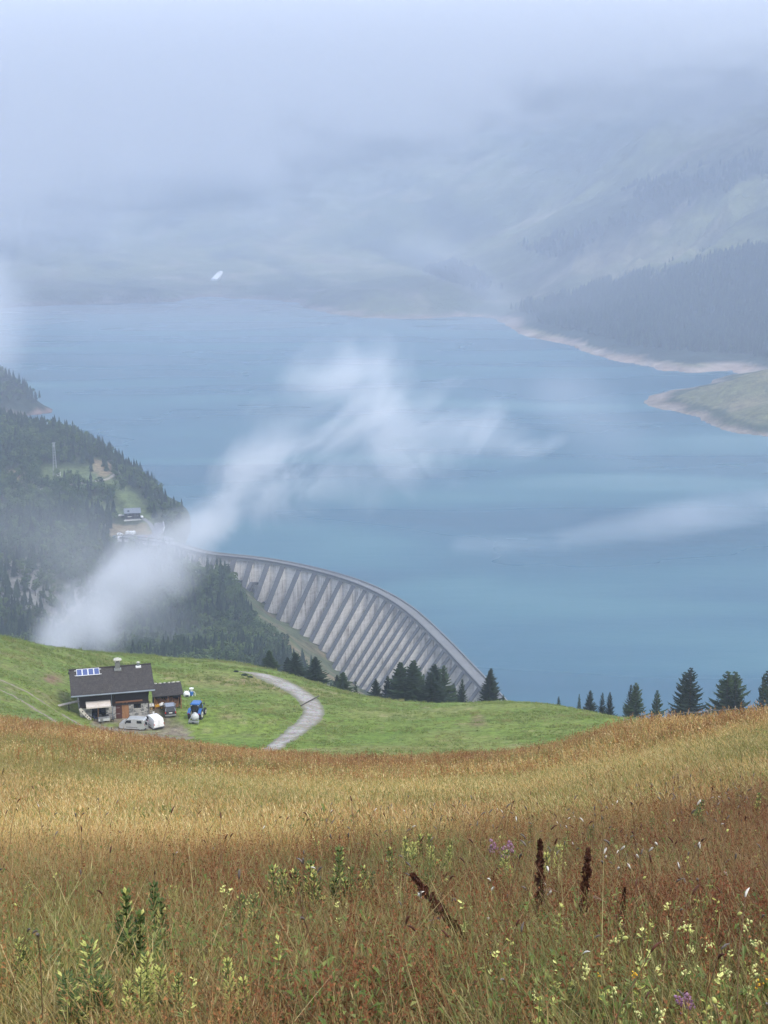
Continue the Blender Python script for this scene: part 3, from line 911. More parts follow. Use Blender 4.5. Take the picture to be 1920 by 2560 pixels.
# the cloud deck lying on the mountains
def bank_density(k):
    p = k.pos()
    x = k.new('ShaderNodeSeparateXYZ'); k.put(x.inputs[0], p)
    X, Y, Z = x.outputs
    n = k.noise(k.mapv(p, (1, 0.8, 1.5)), 0.0015, 6, 0.62, 0.5)
    nb = k.noise(k.mapv(p, (1, 0.8, 2.2), loc=(311, 92, 5)), 0.0050, 6, 0.66)
    # the base of the deck is lowest at left and climbs to the right
    bear = k.math('DIVIDE', k.math('MULTIPLY', X, 3500.0), Y)          # side position seen from this slope's valley axis
    base = k.mrange(bear, -640, 1000, 190, 560)
    base = k.math('SUBTRACT', base, k.mrange(k.math('ABSOLUTE', k.math('ADD', bear, 1000)), 0, 420, 110, 0))
    h = k.math('DIVIDE', k.math('SUBTRACT', Z, base), 150.0)
    v = k.math('ADD', h, k.math('MULTIPLY_ADD', n, 2.8, -1.05))
    v = k.math('ADD', v, k.math('MULTIPLY_ADD', nb, 2.6, -1.30))
    # thins out towards its front, back and top
    fy = k.math('MULTIPLY', k.mrange(Y, 3000, 3180, 0, 1, True), k.mrange(Y, 3570, 3750, 1, 0, True))
    fy = k.math('MULTIPLY', fy, k.mrange(Z, 700, 830, 1, 0, True))
    return k.math('MULTIPLY', k.math('MULTIPLY', k.mrange(v, 0.0, 1.3, 0, 1, True), fy), 0.0150)
BM_ = vol_mat('low_cloud', bank_density, (0.975, 0.985, 1.0), 0.0)
def bank_hull():
    # a slab whose underside dips where the cloud hangs lowest
    xs = np.linspace(-2100, 2300, 25); ys = np.linspace(3000, 3750, 5)
    bm = bmesh.new()
    lo = {}; hi = {}
    for i, x in enumerate(xs):
        for j, y in enumerate(ys):
            zb = np.interp(x / y * 3500, [-640, 1000], [190, 560]) - np.interp(abs(x / y * 3500 + 1000), [0, 420], [110, 0]) - 260
            lo[i, j] = bm.verts.new((x, y, max(zb, 12))); hi[i, j] = bm.verts.new((x, y, 830))
    I, J = len(xs), len(ys)
    for i in range(I - 1):
        for j in range(J - 1):
            bm.faces.new((lo[i, j], lo[i, j + 1], lo[i + 1, j + 1], lo[i + 1, j]))
            bm.faces.new((hi[i, j], hi[i + 1, j], hi[i + 1, j + 1], hi[i, j + 1]))
    for i in range(I - 1):
        bm.faces.new((lo[i, 0], lo[i + 1, 0], hi[i + 1, 0], hi[i, 0])); bm.faces.new((lo[i + 1, J - 1], lo[i, J - 1], hi[i, J - 1], hi[i + 1, J - 1]))
    for j in range(J - 1):
        bm.faces.new((lo[0, j + 1], lo[0, j], hi[0, j], hi[0, j + 1])); bm.faces.new((lo[I - 1, j], lo[I - 1, j + 1], hi[I - 1, j + 1], hi[I - 1, j]))
    me = bpy.data.meshes.new('low_cloud'); bm.to_mesh(me); bm.free()
    return link('low_cloud', me, BM_)
cb = bank_hull()
tag(cb, kind='stuff')
BM_.cycles.volume_step_rate = 0.22
# ------------------------------------------------------------------ scattering with geometry nodes (stuff only)
def scatter(name, pts, rot, scl, idx, protos, attrs=None, mat=None):
    """one object: points with rotation, scale, variant; each point carries a copy of one of the protos"""
    pc = bpy.data.collections.new(name + '_parts')
    for i, me in enumerate(protos):
        o = bpy.data.objects.new('%s_%02d' % (name, i), me); pc.objects.link(o)
    n = len(pts)
    me = bpy.data.meshes.new(name)
    me.vertices.add(n); me.vertices.foreach_set('co', np.asarray(pts, float).ravel())
    def att(nm, typ, data, fld):
        a = me.attributes.new(nm, typ, 'POINT'); a.data.foreach_set(fld, np.ascontiguousarray(data).ravel())
    att('rot', 'FLOAT_VECTOR', np.asarray(rot, float), 'vector')
    att('scl', 'FLOAT_VECTOR', np.asarray(scl, float), 'vector')
    att('idx', 'INT', np.asarray(idx, np.int32), 'value')
    for k_, v_ in (attrs or {}).items(): att(k_, 'FLOAT', np.asarray(v_, float), 'value')
    o = link(name, me)
    g = bpy.data.node_groups.new(name, 'GeometryNodeTree')
    g.interface.new_socket('Geometry', in_out='INPUT', socket_type='NodeSocketGeometry')
    g.interface.new_socket('Geometry', in_out='OUTPUT', socket_type='NodeSocketGeometry')
    N = g.nodes; L = g.links
    gi = N.new('NodeGroupInput'); go = N.new('NodeGroupOutput')
    ci = N.new('GeometryNodeCollectionInfo'); ci.inputs[0].default_value = pc
    ci.inputs['Separate Children'].default_value = True; ci.inputs['Reset Children'].default_value = True
    ip = N.new('GeometryNodeInstanceOnPoints'); ip.inputs['Pick Instance'].default_value = True
    def na(nm, typ):
        a = N.new('GeometryNodeInputNamedAttribute'); a.data_type = typ; a.inputs[0].default_value = nm
        return [s for s in a.outputs if s.enabled and s.name == 'Attribute'][0]
    L.new(gi.outputs[0], ip.inputs['Points']); L.new(ci.outputs[0], ip.inputs['Instance'])
    L.new(na('idx', 'INT'), ip.inputs['Instance Index'])
    e2r = N.new('FunctionNodeEulerToRotation'); L.new(na('rot', 'FLOAT_VECTOR'), e2r.inputs[0]); L.new(e2r.outputs[0], ip.inputs['Rotation'])
    L.new(na('scl', 'FLOAT_VECTOR'), ip.inputs['Scale'])
    L.new(ip.outputs[0], go.inputs[0])
    md = o.modifiers.new('scatter', 'NODES'); md.node_group = g
    tag(o, kind='stuff')
    return o

# ------------------------------------------------------------------ grass
def grass_mat():
    m, k, b = mat_new('grass')
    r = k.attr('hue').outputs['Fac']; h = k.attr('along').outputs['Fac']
    rus = k.attr('rus', 'INSTANCER').outputs['Fac']; grn = k.attr('grn', 'INSTANCER').outputs['Fac']
    straw = k.ramp(r, [(0.0, (0.40, 0.255, 0.070)), (0.22, (0.54, 0.385, 0.15)), (0.40, (0.125, 0.150, 0.030)), (0.55, (0.40, 0.235, 0.060)), (0.70, (0.30, 0.135, 0.036)), (0.82, (0.62, 0.49, 0.25)), (1.0, (0.16, 0.18, 0.038))])
    russet = k.ramp(r, [(0.0, (0.13, 0.048, 0.024)), (0.25, (0.21, 0.085, 0.040)), (0.45, (0.080, 0.030, 0.020)), (0.6, (0.27, 0.18, 0.09)), (0.8, (0.15, 0.050, 0.026)), (1.0, (0.085, 0.095, 0.028))])
    green = k.ramp(r, [(0.0, (0.060, 0.100, 0.018)), (0.3, (0.115, 0.155, 0.030)), (0.6, (0.045, 0.072, 0.016)), (0.8, (0.24, 0.235, 0.09)), (1.0, (0.085, 0.130, 0.024))])
    c = k.mix(rus, straw, russet)
    c = k.mix(grn, c, green)
    # blades darken towards the foot
    # shade deep between the blades, painted into the foot colour of every tuft
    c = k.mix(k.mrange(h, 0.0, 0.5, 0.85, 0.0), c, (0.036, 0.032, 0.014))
    k.put(b.inputs['Base Color'], c)
    b.inputs['Roughness'].default_value = 0.6
    b.inputs['Specular IOR Level'].default_value = 0.25
    return m
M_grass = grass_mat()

def clump(name, n, rad, h, w, seed, head=0.5, bend=0.35, nseg=3, flower=None):
    """tuft of n curved blades, some carrying seed heads; hue and height along the blade kept as attributes"""
    R = random.Random(seed)
    V = []; Fc = []; hue = []; al = []
    wind = Vector((-0.55, 0.25, 0))
    for i in range(n):
        a = R.uniform(0, 6.283); r = rad * math.sqrt(R.random())
        x, y = r * math.cos(a), r * math.sin(a)
        hh = h * R.uniform(0.45, 1.1)
        d = (Vector((math.cos(a), math.sin(a), 0)) * R.uniform(0, 1) + Vector((R.gauss(0, 0.5), R.gauss(0, 0.5), 0)) + wind * 0.6) * bend * hh
        ang = R.uniform(0, math.pi)
        s = Vector((math.cos(ang), math.sin(ang), 0)) * w * R.uniform(0.6, 1.3) * 0.5
        q = R.random()
        i0 = len(V)
        for j in range(nseg):
            t = j / nseg
            p = Vector((x, y, -0.03)) + Vector((0, 0, hh * (t - 0.12 * t * t))) + d * t * t
            ww = s * (1 - 0.5 * t)
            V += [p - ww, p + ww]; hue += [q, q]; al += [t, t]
        p = Vector((x, y, 0)) + Vector((0, 0, hh * 0.86)) + d
        V.append(p); hue.append(q); al.append(1)
        for j in range(nseg - 1):
            b0 = i0 + 2 * j
            Fc.append((b0, b0 + 1, b0 + 3, b0 + 2))
        Fc.append((i0 + 2 * nseg - 2, i0 + 2 * nseg - 1, i0 + 2 * nseg))
        if R.random() < head:
            # seed head: a slender spindle bent with the stem
            L_ = hh * R.uniform(0.10, 0.22); hw = w * R.uniform(0.7, 1.3)
            dd = (d.normalized() * 0.6 + Vector((0, 0, 1))).normalized() if d.length > 1e-6 else Vector((0, 0, 1))
            q2 = R.random()
            u = dd.orthogonal().normalized() * hw * 0.6; v = dd.cross(u)
            k0 = len(V)
            V.extend([p - dd * L_ * 0.15, p + dd * L_ * 0.3 + u, p + dd * L_ * 0.35 - u * 0.5 + v, p + dd * L_ * 0.3 - u * 0.5 - v, p + dd * L_])
            hue += [q2] * 5; al += [1] * 5
            Fc += [(k0, k0 + 1, k0 + 2), (k0, k0 + 2, k0 + 3), (k0, k0 + 3, k0 + 1), (k0 + 4, k0 + 2, k0 + 1), (k0 + 4, k0 + 3, k0 + 2), (k0 + 4, k0 + 1, k0 + 3)]
    me = bpy.data.meshes.new(name)
    me.from_pydata([tuple(v) for v in V], [], Fc)
    for nm, dat in (('hue', hue), ('along', al)):
        a_ = me.attributes.new(nm, 'FLOAT', 'POINT'); a_.data.foreach_set('value', np.array(dat, float))
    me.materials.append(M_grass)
    me.update()
    return me

def scatter_grass(name, d0, d1, dens, protos, hs, amax=0.42, keep=None, seed=1, tall=1.0):
    R = np.random.default_rng(seed)
    area = amax * 2 * (d1 ** 2 - d0 ** 2) / 2 + 4 * (d1 - d0)
    n = int(area * dens)
    y = np.sqrt(R.uniform(d0 ** 2, d1 ** 2, n)); x = R.uniform(-1, 1, n) * (amax * y + 2)
    z = z_all(x, y)
    px, py = proj(x, y, z)
    if keep is not None:
        m = keep(x, y, z, px, py, R)
        x, y, z, px, py = x[m], y[m], z[m], px[m], py[m]
    n = len(x)
    # russet where sorrel grows: near ground to the right, patches, and the far rim
    nn = fbm(x / 5, y / 5, 4, 101); nb = fbm(x / 18, y / 18, 3, 102); nf = fbm(x / 1.3, y / 1.3, 2, 103)
    dx, dy = px / 1.157, py / 1.157
    line = np.interp(dx, [0, 600, 1000, 1400, 1660], [1885, 1880, 1840, 1785, 1725])
    near = np.clip((dy - line) / 90, 0, 1) * np.clip(0.62 + (dx - 350) / 900, 0.62, 1)
    rus = near * (1.05 - 0.30 * np.clip((dy - 2090) / 120, 0, 1) * np.clip((dx - 600) / 500, 0, 1)) + 0.55 * nn + 0.08
    rim = np.exp(-((y - 78) / 16) ** 2)
    rus = rus + rim * 0.22 + 0.35 * nf
    rightknoll = np.clip((dx - 1150) / 200, 0, 1) * np.clip((1760 - dy) / 120, 0, 1)
    rus = np.clip(rus + rightknoll * 0.10 + nb * 0.30, 0, 1)
    grn = np.clip(0.20 + 1.2 * fbm(x / 3.1, y / 3.1, 4, 105) + 1.1 * fbm(x / 12, y / 15, 3, 106) + np.clip((dy - 2110) / 100, 0, 1) * np.clip((dx - 600) / 500, 0, 1) * 0.3 - near * 0.10 - rim * 0.15, 0, 1) * 0.75
    hh = hs[0] + (hs[1] - hs[0]) * R.random(n)
    hh = hh * (1 + 0.35 * nn)
    ang = R.normal(0, 0.9, n)
    rot = np.stack([R.normal(0, 0.08, n), R.normal(0, 0.08, n), ang], 1)
    sxy = R.uniform(0.85, 1.25, n)
    scl = np.stack([sxy, sxy, hh * tall], 1)
    return scatter(name, np.stack([x, y, z], 1), rot, scl, R.integers(0, len(protos), n), protos, {'rus': rus, 'grn': grn})

def near_red(px, py):
    dx, dy = px / 1.157, py / 1.157
    line = np.interp(dx, [0, 600, 1000, 1400, 1660], [1875, 1870, 1825, 1775, 1715])
    nn_ = fbm(px / 260, py / 90, 3, 171)
    return np.clip((dy - line) / 70 + nn_ * 0.8, 0, 1) * np.clip(0.55 + (dx - 350) / 800 + 0.7 * nn_, 0.3, 1) * (1 - 0.55 * np.clip((dy - 2090) / 120, 0, 1) * np.clip((dx - 600) / 500, 0, 1))
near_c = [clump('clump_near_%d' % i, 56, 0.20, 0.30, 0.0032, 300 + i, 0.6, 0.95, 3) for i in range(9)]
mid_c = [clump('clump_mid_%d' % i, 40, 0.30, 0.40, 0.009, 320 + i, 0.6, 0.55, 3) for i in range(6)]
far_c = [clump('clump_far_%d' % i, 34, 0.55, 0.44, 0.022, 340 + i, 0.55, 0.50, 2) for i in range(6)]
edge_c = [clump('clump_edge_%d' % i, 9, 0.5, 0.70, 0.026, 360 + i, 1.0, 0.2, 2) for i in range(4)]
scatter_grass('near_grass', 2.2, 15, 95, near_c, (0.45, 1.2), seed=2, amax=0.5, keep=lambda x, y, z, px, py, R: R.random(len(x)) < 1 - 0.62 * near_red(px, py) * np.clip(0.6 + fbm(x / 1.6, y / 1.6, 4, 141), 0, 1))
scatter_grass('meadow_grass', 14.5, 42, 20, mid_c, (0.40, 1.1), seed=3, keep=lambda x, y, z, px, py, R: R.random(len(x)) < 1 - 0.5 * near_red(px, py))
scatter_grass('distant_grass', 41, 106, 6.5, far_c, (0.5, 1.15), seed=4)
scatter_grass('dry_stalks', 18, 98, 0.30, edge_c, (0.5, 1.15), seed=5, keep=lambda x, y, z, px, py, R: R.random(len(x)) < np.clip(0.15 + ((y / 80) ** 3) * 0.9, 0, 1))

# sorrel: upright stems with crowded red-brown flakes
def sorrel_mat():
    m, k, b = mat_new('sorrel')
    r = k.attr('hue').outputs['Fac']; g = k.attr('rus', 'INSTANCER').outputs['Fac']
    a = k.ramp(r, [(0.0, (0.105, 0.026, 0.013)), (0.3, (0.19, 0.055, 0.024)), (0.6, (0.055, 0.018, 0.012)), (0.8, (0.24, 0.085, 0.036)), (1.0, (0.13, 0.042, 0.020))])
    c = k.ramp(r, [(0.0, (0.30, 0.135, 0.048)), (0.3, (0.38, 0.19, 0.065)), (0.6, (0.22, 0.10, 0.040)), (0.8, (0.42, 0.26, 0.11)), (1.0, (0.26, 0.15, 0.06))])
    k.put(b.inputs['Base Color'], k.mix(g, c, a))
    b.inputs['Roughness'].default_value = 0.8
    return m
M_sorrel = sorrel_mat()
def sorrel_clump(name, n, rad, h, fl, seed, lean=0.22):
    R = random.Random(seed); V = []; Fc = []; hue = []
    for i in range(n):
        a = R.uniform(0, 6.283); r = rad * math.sqrt(R.random())
        p0 = Vector((r * math.cos(a), r * math.sin(a), 0)); hh = h * R.uniform(0.7, 1.25)
        d = Vector((R.gauss(-0.1, lean), R.gauss(0, lean), 1)) * hh
        q = R.random(); w = Vector((R.uniform(-1, 1), R.uniform(-1, 1), 0)).normalized() * fl * 0.28
        k0 = len(V); V.extend([p0 - w, p0 + w, p0 + d]); hue.extend([q] * 3); Fc.append((k0, k0 + 1, k0 + 2))
        nf = R.randint(9, 15); s0 = R.uniform(0.35, 0.6)
        for j in range(nf):
            t = s0 + (1 - s0) * j / nf
            c = p0 + d * t + Vector((R.gauss(0, 1), R.gauss(0, 1), R.gauss(0, 1))) * fl * 0.7
            u = Vector((R.gauss(0, 1), R.gauss(0, 1), R.gauss(0, 1))).normalized() * fl * R.uniform(0.5, 1.1) * (1.25 - 0.6 * t)
            v = Vector((R.gauss(0, .5), R.gauss(0, .5), 1)).normalized() * fl * R.uniform(0.6, 1.4)
            k0 = len(V); V.extend([c - u, c + v, c + u]); qq = min(1, max(0, q + R.uniform(-0.25, 0.25))); hue.extend([qq] * 3); Fc.append((k0, k0 + 1, k0 + 2))
    me = bpy.data.meshes.new(name); me.from_pydata([tuple(v) for v in V], [], Fc)
    a_ = me.attributes.new('hue', 'FLOAT', 'POINT'); a_.data.foreach_set('value', np.array(hue, float))
    me.materials.append(M_sorrel); return me
so_near = [sorrel_clump('sorrel_near_%d' % i, 7, 0.22, 0.40, 0.0100, 700 + i) for i in range(6)]
so_mid = [sorrel_clump('sorrel_mid_%d' % i, 7, 0.35, 0.52, 0.018, 720 + i) for i in range(5)]
so_far = [sorrel_clump('sorrel_far_%d' % i, 8, 0.6, 0.60, 0.036, 740 + i, 0.14) for i in range(5)]
def k_near(x, y, z, px, py, R):
    n = fbm(x / 1.6, y / 1.6, 4, 141)
    return R.random(len(x)) < near_red(px, py) * np.clip(0.55 + 1.2 * n, 0.08, 1) + 0.03
def k_mid(x, y, z, px, py, R):
    n = fbm(x / 5, y / 4, 4, 142)
    return R.random(len(x)) < np.clip(near_red(px, py) * 0.9 + np.clip(0.03 + 0.9 * n, 0, 1) * 0.45, 0, 1)
def k_far(x, y, z, px, py, R):
    n = fbm(x / 9, y / 7, 4, 143)
    return R.random(len(x)) < np.clip(0.10 + 0.85 * np.clip(n, 0, 1) + np.exp(-((y - 80) / 17) ** 2) * 0.55 + np.clip((px - 1400) / 300, 0, 1) * 0.25, 0, 1)
scatter_grass('near_sorrel', 2.2, 15.5, 105, so_near, (0.6, 1.2), seed=12, amax=0.5, keep=k_near)
scatter_grass('sorrel', 15, 42, 13, so_mid, (0.5, 1.15), seed=13, keep=k_mid)
scatter_grass('distant_sorrel', 40, 104, 3.2, so_far, (0.45, 1.1), seed=14, keep=k_far)

# broad-leaved green undergrowth in patches near the camera
def leafy_clump(name, seed, n=18, L=0.055, w=0.016):
    R = random.Random(seed); V = []; Fc = []; hue = []; al = []
    for i in range(n):
        a = R.uniform(0, 6.283); d = Vector((math.cos(a), math.sin(a), 0)); s = Vector((-d.y, d.x, 0)) * w * R.uniform(0.5, 1.2) * 0.5
        r = 0.10 * math.sqrt(R.random()); z = R.uniform(0.03, 0.26); l = L * R.uniform(0.5, 1.3); q = R.random()
        p = d * r + Vector((0, 0, z)); m = p + d * l * 0.5 + Vector((0, 0, l * R.uniform(0.1, 0.6))); e = p + d * l + Vector((0, 0, l * R.uniform(-0.3, 0.5)))
        k0 = len(V); V += [p, m + s, e, m - s, m - Vector((0, 0, w * 0.2))]; hue += [q] * 5; al += [0.8] * 5
        Fc += [(k0, k0 + 1, k0 + 4), (k0 + 1, k0 + 2, k0 + 4), (k0 + 2, k0 + 3, k0 + 4), (k0 + 3, k0, k0 + 4)]
    me = bpy.data.meshes.new(name); me.from_pydata([tuple(v) for v in V], [], Fc)
    for nm, dat in (('hue', hue), ('along', al)):
        a_ = me.attributes.new(nm, 'FLOAT', 'POINT'); a_.data.foreach_set('value', np.array(dat, float))
    me.materials.append(M_leafy); return me
def leafy_mat():
    m, k, b = mat_new('leafy_green')
    r = k.attr('hue').outputs['Fac']
    k.put(b.inputs['Base Color'], k.ramp(r, [(0, (0.048, 0.078, 0.010)), (0.35, (0.105, 0.145, 0.018)), (0.7, (0.065, 0.092, 0.014)), (0.88, (0.18, 0.20, 0.05)), (1, (0.26, 0.22, 0.07))]))
    b.inputs['Roughness'].default_value = 0.55; return m
M_leafy = leafy_mat()
lf = [leafy_clump('leafy_%d' % i, 900 + i) for i in range(5)]
scatter_grass('leafy_undergrowth', 2.2, 17, 75, lf, (0.7, 1.5), seed=22, amax=0.5, keep=lambda x, y, z, px, py, R: R.random(len(x)) < np.clip(0.05 + 1.7 * fbm(x / 1.1, y / 1.1, 4, 161) + 0.25 * (px > 1300) * (py > 2350), 0.02, 1))
lf2 = [leafy_clump('leafy_mid_%d' % i, 920 + i, 16, 0.13, 0.04) for i in range(4)]
scatter_grass('green_patches', 16, 60, 7, lf2, (0.7, 1.5), seed=23, keep=lambda x, y, z, px, py, R: R.random(len(x)) < np.clip(-0.15 + 1.6 * fbm(x / 3.5, y / 3.5, 4, 163), 0.01, 1))

# pasture tufts
def turf_mat():
    m, k, b = mat_new('turf')
    r = k.attr('hue').outputs['Fac']; g = k.attr('rus', 'INSTANCER').outputs['Fac']
    c = k.ramp(r, [(0, (0.085, 0.145, 0.026)), (0.4, (0.15, 0.215, 0.042)), (0.75, (0.115, 0.17, 0.034)), (0.9, (0.25, 0.25, 0.08)), (1, (0.33, 0.28, 0.12))])
    c = k.mix(k.math('MULTIPLY', g, 2.6, clamp=True), c, k.ramp(r, [(0, (0.22, 0.185, 0.07)), (0.5, (0.34, 0.28, 0.13)), (1, (0.27, 0.19, 0.09))]))
    k.put(b.inputs['Base Color'], c); b.inputs['Roughness'].default_value = 0.7; return m
M_turf = turf_mat()
turf = [clump('turf_%d' % i, 26, 0.42, 0.19, 0.06, 380 + i, 0.0, 0.7, 2) for i in range(4)]
for t_ in turf: t_.materials[0] = M_turf
def turf_scatter():
    R = np.random.default_rng(8)
    n = 90000
    y = np.sqrt(R.uniform(125 ** 2, 345 ** 2, n)); x = R.uniform(-1, 1, n) * 0.36 * y
    c = fbm(x / 7, y / 7, 4, 111)
    m = R.random(n) < np.clip(0.45 + 1.1 * c, 0.05, 1)
    x, y, c = x[m], y[m], c[m]
    z = z_all(x, y)
    px, py = proj(x, y, z)
    m = ~inpoly(px, py, ROADPOLY) & ~inpoly(px, py, YARD)
    for t_ in TRACKS:
        for (a, b) in zip(t_, t_[1:]):
            ab = np.array(b, float) - a; ap = np.stack([px - a[0], py - a[1]], 1)
            tt = np.clip((ap @ ab) / (ab @ ab), 0, 1)
            m &= np.hypot(ap[:, 0] - tt * ab[0], ap[:, 1] - tt * ab[1]) > 7
    x, y, z, c, px = x[m], y[m], z[m], c[m], px[m]
    n = len(x)
    dry = np.clip(fbm(x / 4, y / 5, 4, 112) * 1.6 - 0.25, 0, 1)
    grn = np.clip(1.0 - dry, 0, 1)
    s = R.uniform(0.5, 1.3, n) * (1 + 0.5 * c)
    tall = np.where((y > 262) & (R.random(n) < 0.3), 2.6, 1.0)
    scatter('pasture_tufts', np.stack([x, y, z], 1), np.stack([np.zeros(n), np.zeros(n), R.uniform(0, 6.28, n)], 1), np.stack([s, s, s * tall * R.uniform(0.6, 1.5, n)], 1),
            R.integers(0, 4, n), turf, {'rus': dry * 0.3, 'grn': grn})

# ------------------------------------------------------------------ gravel road and wheel tracks
S5 = 0.5787
RD_OUT = [(1022, 203), (1060, 206), (1110, 210), (1150, 215), (1200, 228), (1250, 245), (1290, 266), (1330, 290), (1360, 310), (1385, 333), (1400, 358), (1406, 382), (1400, 405), (1380, 430), (1340, 460), (1290, 492), (1240, 525), (1190, 556)]
RD_IN = [(1026, 206), (1068, 214), (1105, 234), (1145, 253), (1185, 271), (1222, 288), (1255, 309), (1280, 331), (1295, 352), (1302, 373), (1299, 392), (1285, 412), (1262, 433), (1232, 457), (1203, 482), (1178, 503), (1152, 525), (1120, 552)]
RD_OUT = [(a * S5, 1560 + b * S5) for a, b in RD_OUT]; RD_IN = [(a * S5, 1560 + b * S5) for a, b in RD_IN]
ROADPOLY = RD_OUT + RD_IN[::-1]
YARD = [(222, 1806), (236, 1790), (300, 1792), (380, 1768), (412, 1775), (415, 1795), (440, 1800), (470, 1812), (480, 1850), (225, 1850)]
TRACKS = [[(-60, 1680), (0, 1700), (45, 1719), (87, 1742), (130, 1770), (162, 1790), (205, 1815), (235, 1830)],
          [(-60, 1700), (0, 1724), (30, 1738), (62, 1757), (100, 1780), (133, 1800), (160, 1818)]]

def gravel_mat():
    m, k, b = mat_new('gravel')
    p = k.pos()
    n = k.noise(p, 2.2, 6, 0.7); n2 = k.noise(p, 0.35, 4, 0.6)
    vo = k.new('ShaderNodeTexVoronoi'); vo.inputs['Scale'].default_value = 5.0; k.put(vo.inputs['Vector'], p)
    c = k.ramp(n, [(0.30, (0.17, 0.155, 0.135)), (0.5, (0.33, 0.315, 0.29)), (0.7, (0.48, 0.465, 0.44))])
    c = k.mix(k.mrange(n2, 0.42, 0.60, 0, 0.8), c, (0.215, 0.19, 0.14))
    c = k.mix(0.35, c, vo.outputs['Color'], 'SOFT_LIGHT')
    g = k.attr('edge').outputs['Fac']
    c = k.mix(k.mrange(k.math('ADD', g, k.math('MULTIPLY', n, 1.1)), 1.05, 1.35, 0, 0.75), c, (0.12, 0.125, 0.055))
    k.put(b.inputs['Base Color'], c); b.inputs['Roughness'].default_value = 0.95
    k.put(b.inputs['Normal'], k.bump(n, 0.9, 0.1))
    return m
M_gravel = gravel_mat()
M_track = land_mat('trodden_earth', (2.0, 9.0), 0.4, (0.8, 0.1))
def fill_land(o, c):
    at = o.data.color_attributes.new('land', 'FLOAT_COLOR', 'POINT'); at.data.foreach_set('color', list(c) * len(o.data.vertices))

def ground_strip(name, left, right, lift, mat, nl=110, nw=9, kind='structure', crown=0.0, rag=0.0):
    """a sheet draped on the terrain between two edge lines (world xy)"""
    L_ = np.array(left, float); R_ = np.array(right, float)
    def res(P):
        s = np.concatenate([[0], np.cumsum(np.hypot(*np.diff(P, axis=0).T))])
        t = np.linspace(0, s[-1], nl)
        return np.stack([cubic(s, P[:, 0], t), cubic(s, P[:, 1], t)], 1)
    L_, R_ = res(L_), res(R_)
    if rag:
        d = R_ - L_; d /= np.linalg.norm(d, axis=1)[:, None]
        q = np.arange(nl)
        L_ = L_ - d * (rag * (0.3 + vnoise(q / 2.3, q * 0, 5) + 0.6 * vnoise(q / 0.9, q * 0, 6)))[:, None]
        R_ = R_ + d * (rag * (0.3 + vnoise(q / 2.1, q * 0, 7) + 0.6 * vnoise(q / 0.8, q * 0, 8)))[:, None]
    w_ = np.linspace(0, 1, nw)
    P = L_[:, None] * (1 - w_[None, :, None]) + R_[:, None] * w_[None, :, None]
    z = z_all(P[..., 0], P[..., 1])
    prof = 1 - np.abs(w_ * 2 - 1) ** 6
    z = z + (lift + crown * (1 - (w_ * 2 - 1) ** 2))[None, :] * prof[None] - 0.05 * (1 - prof)[None]
    n, m = z.shape
    me = bpy.data.meshes.new(name)
    v = np.stack([P[..., 0].ravel(), P[..., 1].ravel(), z.ravel()], 1)
    i = np.arange(n * m).reshape(n, m)
    f = np.stack([i[:-1, :-1].ravel(), i[:-1, 1:].ravel(), i[1:, 1:].ravel(), i[1:, :-1].ravel()], 1)
    me.from_pydata(v.tolist(), [], f.tolist())
    a = me.attributes.new('edge', 'FLOAT', 'POINT'); a.data.foreach_set('value', np.tile(np.abs(w_ * 2 - 1), n))
    bm = bmesh.new(); bm.from_mesh(me); bmesh.ops.recalc_face_normals(bm, faces=bm.faces[:])
    if bm.faces and sum(f.normal.z for f in bm.faces) < 0: bmesh.ops.reverse_faces(bm, faces=bm.faces[:])
    bm.to_mesh(me); bm.free(); me.shade_smooth()
    o = link(name, me, mat); tag(o, kind=kind); return o
def gxy(px, py, d0=110):
    v = on_ground(px, py, d0, 420)
    return (v.x, v.y) if v else None
ro = [gxy(*p) for p in RD_OUT]; ri = [gxy(*p) for p in RD_IN]
ok = [i for i in range(len(ro)) if ro[i] and ri[i]]
ground_strip('gravel_road', [ro[i] for i in ok], [ri[i] for i in ok], 0.09, M_gravel, 160, 11, rag=0.18)
for t_ in TRACKS:
    c_ = [p for p in (gxy(*q) for q in t_) if p]
    l_, r_ = [], []
    for i, p in enumerate(c_):
        a_ = c_[max(i - 1, 0)]; b_ = c_[min(i + 1, len(c_) - 1)]
        d_ = Vector((b_[0] - a_[0], b_[1] - a_[1])).normalized(); n_ = Vector((-d_.y, d_.x)) * 0.30
        l_.append((p[0] + n_.x, p[1] + n_.y)); r_.append((p[0] - n_.x, p[1] - n_.y))
    fill_land(ground_strip('wheel_track', l_, r_, 0.03, M_track, 120, 7, rag=0.22), (0.23, 0.20, 0.15, 1))
turf_scatter()
# drain bar across the road: a dark sleeper let into the gravel
a_ = on_ground(1300 * S5, 1560 + 356 * S5, 110, 420); b_ = on_ground(1378 * S5, 1560 + 313 * S5, 110, 420)
if a_ and b_:
    a_.z += 0.14; b_.z += 0.14
    o = MB().bar(a_, b_, 0.15, 0.14).build('drain_bar', pmat('old_sleeper', (0.075, 0.062, 0.05), 0.9, var=0.5, scale=4))
    tag(o, 'dark timber drain bar laid across the bend of the gravel road', 'drain bar')
